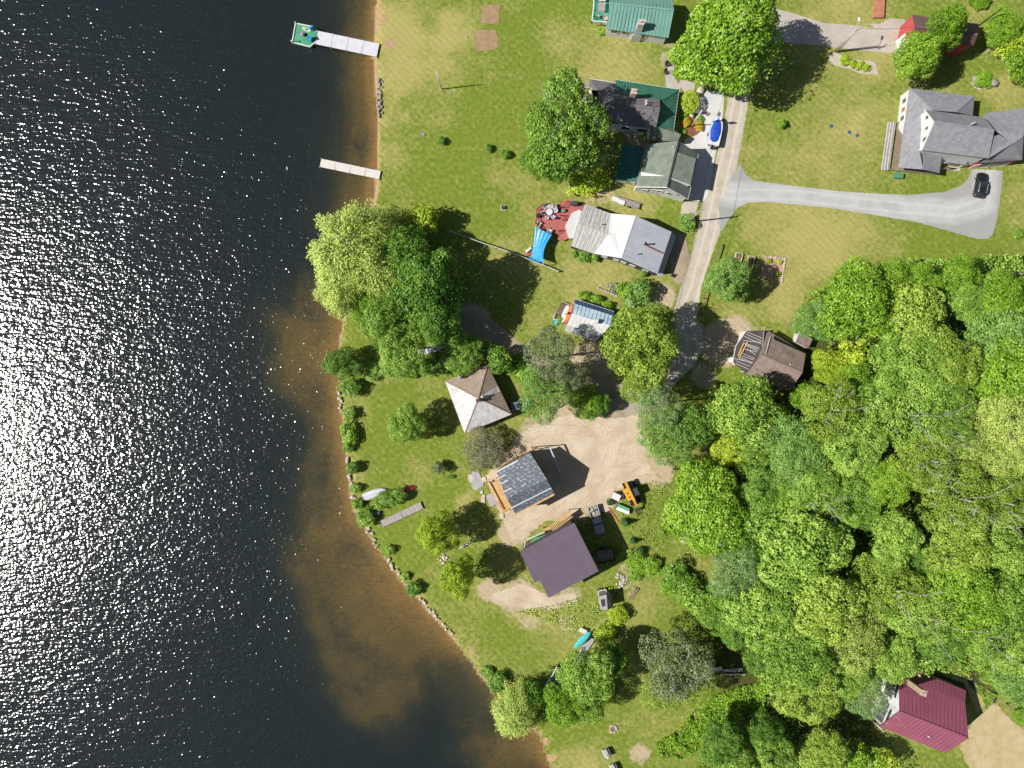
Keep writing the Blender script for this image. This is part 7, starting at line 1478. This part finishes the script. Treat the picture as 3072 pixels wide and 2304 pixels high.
# the wood on the right
for x_, y_, r_, kd, cl, hh, lb, nm, br in (
    (1765, 690, 46, 'oak', 'blue', 11, 'grey green tree at the corner of the wood by the tiny shed', 'deciduous_tree', 0), (1850, 655, 78, 'maple', 'bright', 15, 'large bright maple at the top left corner of the wood', 'maple_tree', 0), (1928, 598, 36, 'maple', 'bright', 11, 'bright tree at the top edge of the wood, next to the corner maple', 'maple_tree', 0), (1985, 612, 38, 'oak', 'bright', 11, 'bright tree midway along the top edge of the wood', 'deciduous_tree', 0), (2068, 598, 40, 'maple', 'bright', 11, 'bright rounded tree left of the fallen white trunk', 'maple_tree', 0),
    (1962, 690, 76, 'oak', 'olive', 15, 'olive green oak behind the corner maple of the wood', 'oak_tree', 0), (2150, 640, 60, 'maple', 'bright', 14, 'bright maple right below the fallen white trunk', 'maple_tree', 0), (2090, 655, 40, 'oak', 'mid', 13, 'narrow green tree left of the maple under the white trunk', 'deciduous_tree', 0), (2140, 728, 66, 'oak', 'blue', 14, 'blue green oak below the maple under the white trunk', 'oak_tree', 0), (1955, 790, 72, 'oak', 'mid', 15, 'green oak below the olive oak of the wood', 'oak_tree', 0), (2040, 775, 58, 'oak', 'olive', 15, 'olive crown left of the bright right edge maple', 'oak_tree', 0),
    (2160, 815, 72, 'maple', 'bright', 15, 'big bright maple midway down the right edge', 'maple_tree', 0), (1785, 792, 34, 'oak', 'yellow', 8, 'yellow green tree beside the tiny grey shed', 'deciduous_tree', 0), (1830, 775, 34, 'small', 'yellow', 9, 'most golden crown of the wood, below the corner maple', 'deciduous_tree', 0), (1850, 815, 36, 'oak', 'bright', 10, 'bright crown right below the golden one', 'deciduous_tree', 0), (1785, 885, 62, 'oak', 'olive', 14, 'olive tree with bare white twigs right of the brown house', 'birch_tree', 1), (1740, 862, 30, 'maple', 'bright', 9, 'bright tree touching the brown house roof', 'maple_tree', 0), (1868, 870, 48, 'oak', 'dark', 12, 'dark gap tree in the middle of the wood', 'deciduous_tree', 0),
    (1952, 895, 74, 'feather', 'mid', 15, 'thin twiggy tree in the middle of the wood', 'birch_tree', 1), (2040, 868, 52, 'oak', 'mid', 14, 'green tree left of the right edge maple and willows', 'deciduous_tree', 0), (2162, 908, 62, 'feather', 'pale', 15, 'pale yellow green poplar at the right edge', 'poplar_tree', 0), (2110, 962, 56, 'feather', 'pale', 14, 'pale poplar left below the right edge one', 'poplar_tree', 0), (2185, 985, 52, 'feather', 'pale', 14, 'lowest pale poplar at the right edge', 'poplar_tree', 0), (2050, 940, 46, 'feather', 'mid', 14, 'twiggy tree left of the pale poplars', 'birch_tree', 1),
    (1700, 958, 58, 'oak', 'blue', 12, 'blue green tree right of the broad dull tree', 'deciduous_tree', 0), (1718, 1010, 50, 'feather', 'blue', 12, 'lighter blue green crown below the blue green tree', 'deciduous_tree', 0), (1838, 965, 64, 'oak', 'mid', 14, 'green tree below the dark gap tree', 'deciduous_tree', 0), (1905, 1045, 48, 'oak', 'bright', 13, 'brighter crown at the centre of the wood', 'deciduous_tree', 0), (1990, 990, 64, 'feather', 'olive', 15, 'olive twiggy tree at the centre of the wood', 'birch_tree', 1), (1570, 972, 40, 'oak', 'yellow', 8, 'yellow green tree above the big bright maple of the lower yard', 'deciduous_tree', 0), (1625, 990, 42, 'oak', 'mid', 9, 'green tree right of the yellow green one above the yard maple', 'deciduous_tree', 0),
    (1522, 1092, 80, 'maple', 'bright', 12, 'big bright maple right of the yellow telehandler', 'maple_tree', 0), (1648, 1065, 48, 'oak', 'dark', 11, 'dark tree right of the big yard maple', 'deciduous_tree', 0), (1700, 1075, 44, 'oak', 'bright', 11, 'bright crown between two dark hollows', 'deciduous_tree', 0), (1765, 1062, 58, 'oak', 'mid', 13, 'green tree with twigs below the blue green crowns', 'birch_tree', 1), (1835, 1085, 50, 'oak', 'mid', 13, 'green tree left of the central bright crown', 'deciduous_tree', 0), (2060, 1072, 68, 'feather', 'olive', 15, 'sparse olive tree with long white branches', 'birch_tree', 1), (2150, 1080, 62, 'feather', 'olive', 14, 'sparse olive tree right of the one with long white branches', 'birch_tree', 1),
    (1720, 1185, 92, 'oak', 'mid', 15, 'very broad green oak of the lower wood', 'oak_tree', 0), (1585, 1235, 58, 'feather', 'white', 12, 'whitish leaved tree at the edge of the lower wood', 'poplar_tree', 0), (1612, 1180, 42, 'oak', 'dark', 11, 'dark tree above the whitish leaved one', 'deciduous_tree', 0), (1925, 1165, 58, 'oak', 'mid', 14, 'green crown left of the sparse white branched tree', 'deciduous_tree', 0), (1915, 1262, 66, 'oak', 'olive', 14, 'olive crown above the twiggy trees of the lower wood', 'oak_tree', 1), (2060, 1185, 66, 'oak', 'olive', 15, 'olive crown below the sparse white branched tree', 'oak_tree', 0), (2158, 1180, 58, 'oak', 'mid', 14, 'green crown at the right edge below the sparse olive pair', 'deciduous_tree', 0), (1985, 1210, 42, 'oak', 'dark', 12, 'dark crown between two olive crowns of the lower wood', 'deciduous_tree', 0),
    (1650, 1325, 76, 'oak', 'mid', 14, 'green tree below the whitish leaved one', 'oak_tree', 0), (1775, 1300, 74, 'oak', 'olive', 15, 'broad olive crown above the pale feathery pine', 'oak_tree', 0), (1845, 1382, 60, 'feather', 'pale', 14, 'pale feathery pine above the burgundy house', 'pine_tree', 0), (1722, 1412, 72, 'oak', 'mid', 14, 'green crown left of the pale feathery pine', 'oak_tree', 0), (1738, 1490, 60, 'oak', 'olive', 13, 'olive crown above the dark clearing', 'oak_tree', 0), (1985, 1322, 60, 'oak', 'mid', 14, 'green crown right of the broad olive ones', 'deciduous_tree', 1), (2075, 1285, 70, 'oak', 'bright', 15, 'bright broad crown of the lower right wood', 'maple_tree', 0), (2168, 1290, 60, 'oak', 'mid', 14, 'green crown at the right edge above the bare white branch', 'deciduous_tree', 0), (2110, 1368, 56, 'oak', 'mid', 13, 'green crown with the bare white branch', 'birch_tree', 1),
    (2030, 1385, 46, 'oak', 'dark', 12, 'dark crown above the burgundy house roof', 'deciduous_tree', 0), (2180, 1398, 52, 'oak', 'mid', 12, 'green crown at the right edge below the bare branch', 'deciduous_tree', 0), (2190, 1470, 46, 'oak', 'blue', 10, 'blue green crown at the right edge by the dry yard', 'deciduous_tree', 0), (2150, 1440, 36, 'oak', 'mid', 9, 'green crown above the dry yard of the burgundy house', 'deciduous_tree', 0), (2205, 1540, 24, 'oak', 'bright', 6, 'bright shrub tree at the lower right edge', 'deciduous_tree', 0), (1925, 1418, 46, 'oak', 'mid', 11, 'green crown at the upper left of the burgundy house', 'deciduous_tree', 0),
    (1868, 1500, 44, 'feather', 'white', 11, 'whitish birch over the burgundy house deck', 'birch_tree', 1), (1812, 1455, 48, 'oak', 'mid', 12, 'green crown left of the whitish birch', 'deciduous_tree', 0), (1555, 1600, 46, 'oak', 'dark', 8, 'dark tree at the bottom beside the leafy hedge', 'deciduous_tree', 0), (1650, 1572, 36, 'feather', 'dark', 8, 'dark loose tree under the grey stump', 'deciduous_tree', 0), (1665, 1620, 40, 'oak', 'mid', 8, 'green tree cut by the bottom edge', 'deciduous_tree', 0), (1772, 1618, 46, 'oak', 'olive', 9, 'olive tree in the dark clearing at the bottom', 'deciduous_tree', 0), (1852, 1632, 36, 'small', 'bright', 6, 'bright shrub tree in the dark clearing at the bottom', 'deciduous_tree', 0), (1912, 1640, 26, 'small', 'yellow', 5, 'yellow green shrub tree at the bottom left of the burgundy house', 'deciduous_tree', 0), (1590, 1645, 40, 'oak', 'mid', 8, 'green tree at the bottom edge beside the dark one', 'deciduous_tree', 0),
    (1512, 1018, 44, 'feather', 'mid', 8, 'thin green tree above the big yard maple', 'deciduous_tree', 0), (1590, 1352, 44, 'oak', 'dark', 10, 'dark tree right of the ragged grey pine', 'deciduous_tree', 0), (1550, 1330, 36, 'oak', 'mid', 8, 'green tree between the small lawn and the lower wood', 'deciduous_tree', 0), (1575, 1290, 40, 'oak', 'dark', 9, 'dark tree below the whitish leaved one', 'deciduous_tree', 0), (1636, 1408, 40, 'oak', 'dark', 10, 'dark tree above the white walkway', 'deciduous_tree', 0)):
    T(x_, y_, r_, kd, cl, hh, lb, nm, group=WG, bare=bool(br))
# fallen white trunk over the top of the wood
h = thing('fallen_tree', 'fallen bare white tree lying over the top right of the wood', 'dead tree', TF(1400, 160)); m = MB()
def br_(a, b, r0_, r1_): m.tube(Vector(a), Vector(b), r0_, r1_, 7)
a, b, c_, d_ = TF(1352, 212, 8), TF(1470, 120, 10), TF(1560, 128, 10.5), TF(1690, 105, 11); br_(a, b, .3, .24); br_(b, c_, .24, .16); br_(c_, d_, .16, .05); m.build('trunk', m_barkp, h)
m = MB(); [br_(c_, q, .09, .03) for q in (TF(1660, 165, 10.5), TF(1640, 140, 11), TF(1640, 190, 10))]; br_(b, TF(1420, 160, 10), .1, .05); m.build('branch', m_barkp, h)
h = thing('bare_branch', 'forked bare white dead branch above the dry yard of the burgundy house', 'dead tree', TI(1320, 890)); m = MB(); a, b, c_ = TI(1255, 880, 12.6), TI(1315, 905, 12.8), TI(1390, 865, 13.4); br_(a, b, .22, .24); br_(b, c_, .22, .15); br_(c_, TI(1495, 835, 14), .15, .04); m.build('trunk', m_barkp, h); m = MB(); br_(b, TI(1308, 790, 13.5), .09, .03); br_(c_, TI(1440, 870, 13.5), .07, .03); br_(Vector((a.x, a.y, 0)), a, .3, .22); m.build('branch', m_barkp, h)
h = thing('bare_branch', 'long forked white dead branch in the middle right of the wood', 'dead tree', TF(1190, 1400)); m = MB(); a = TF(1188, 1640, 13.5); b = TF(1185, 1440, 15); br_(Vector((a.x, a.y, 0)), a, .35, .26); br_(a, b, .24, .15); br_(b, TF(1150, 1260, 15.5), .13, .05); br_(b, TF(1225, 1260, 15.5), .1, .04); m.build('trunk', m_barkp, h); m = MB(); br_(a.lerp(b, .5), TF(1040, 1500, 14.5), .12, .04); br_(a.lerp(b, .3), TF(1255, 1480, 15), .1, .03); br_(TF(1150, 1260, 15.5), TF(1050, 1180, 15), .06, .03); m.build('branch', m_barkp, h)

# undergrowth, leafy hedge and rough weeds nobody could count
def cover_stuff(name, label, cat, polys, n, zmax, ls, col, seed, clump=1.2):
    rg = np.random.default_rng(seed); Vs, Ts = [], []
    for poly in polys:
        q = np.array([(p.x, p.y) for p in poly]); lo, hi = q.min(0), q.max(0); X = rg.uniform(lo, hi, (n * 3, 2)); X = X[inside(X, [tuple(p) for p in q])][:n]
        f = fbm(X, clump, seed); X = X[rg.random(len(X)) < np.clip(f * 2.6 - .55, .05, 1)]; f = fbm(X, clump, seed)
        zz = rg.random(len(X)) ** .6 * zmax * np.clip(f * 2 - .4, .15, 1)
        V, T_ = leafset(np.stack([X[:, 0], X[:, 1], zz + .03], 1), rg.normal(size=(len(X), 3)) * .7 + np.array([0, 0, 1.]), ls, np.clip(rg.random(len(X)) * .6 + f * .4, 0, 1), rg); Vs.append(V); Ts.append(T_)
    V = np.concatenate(Vs); o = bpy.data.objects.new(name, np_mesh(name, V, np.arange(len(V)).reshape(-1, 4), dict(tint=np.concatenate(Ts)), False)); C.objects.link(o); o.data.materials.append(LM[col])
    o['kind'] = 'stuff'; return tag(o, label, cat)
cover_stuff('undergrowth', 'dense green undergrowth on the floor of the wood', 'undergrowth', [D((1730, 640), (1900, 570), (2150, 560), (2230, 600), (2230, 1420), (2080, 1440), (1900, 1420), (1880, 1480), (1640, 1480), (1560, 1330), (1540, 1230), (1620, 1180), (1500, 1160), (1600, 1020), (1520, 960), (1560, 860), (1740, 880), (1780, 760))], 110000, 8.5, .5, 'mid', 5, 3)
cover_stuff('undergrowth', 'dark undergrowth in the clearing at the bottom of the wood', 'undergrowth', [D((1520, 1540), (1600, 1500), (1700, 1500), (1860, 1560), (1960, 1620), (2000, 1680), (1500, 1680))], 7000, 1.4, .36, 'dark', 6, 2.5)
cover_stuff('undergrowth', 'undergrowth beneath the shore trees', 'undergrowth', [D((800, 640), (960, 560), (1010, 640), (1000, 720), (930, 800), (800, 790)), D((1180, 1440), (1300, 1400), (1330, 1500), (1250, 1560), (1190, 1560))], 5000, 1.2, .32, 'dark', 7, 2)
cover_stuff('leafy_hedge', 'sprawling bright leafy vine hedge at the lower right lawn', 'vines', [D((1600, 1480), (1650, 1470), (1650, 1540), (1560, 1560), (1530, 1600), (1470, 1640), (1420, 1630), (1415, 1605), (1470, 1570), (1490, 1540), (1545, 1500))], 16000, 1.1, .34, 'bright', 8, 1.5)
cover_stuff('rough_weeds', 'rough weeds and tall grass below the plum roofed house', 'weeds', [D((1110, 1320), (1180, 1310), (1250, 1290), (1290, 1300), (1300, 1340), (1260, 1360), (1250, 1380), (1200, 1345))], 2600, .4, .24, 'olive', 9, 1.5)
cover_stuff('rough_weeds', 'bright weeds round the conifers and grass edge of the yard', 'weeds', [D((1330, 1080), (1400, 1040), (1470, 1040), (1450, 1160), (1420, 1240), (1380, 1250), (1370, 1180))], 3500, .35, .24, 'olive', 10, 2)
cover_stuff('rough_weeds', 'leafy weeds along the sandy path of the burgundy house', 'weeds', [D((1960, 1400), (2080, 1420), (2100, 1470), (2010, 1440)), D((2100, 1470), (2130, 1530), (2150, 1500))], 1500, .8, .3, 'olive', 12, 1.5)
cover_stuff('rough_weeds', 'green plants between the cottage and the shaded path', 'weeds', [D((1100, 790), (1150, 800), (1160, 840), (1110, 815))], 900, .7, .3, 'bright', 13, 1)

strip = []
SS = [p for p in SHORE if -86 < p.y < 22 and p.x < 8]
for p in SS: strip.append(p + Vector((-.2, 0, 0)))
cover_stuff('shore_weeds', 'ragged weeds growing along the stony shore of the lake lawns', 'weeds', [strip + [p + Vector((1.5, .5, 0)) for p in SS[::-1]]], 5200, .55, .24, 'mid', 21, 1.4)
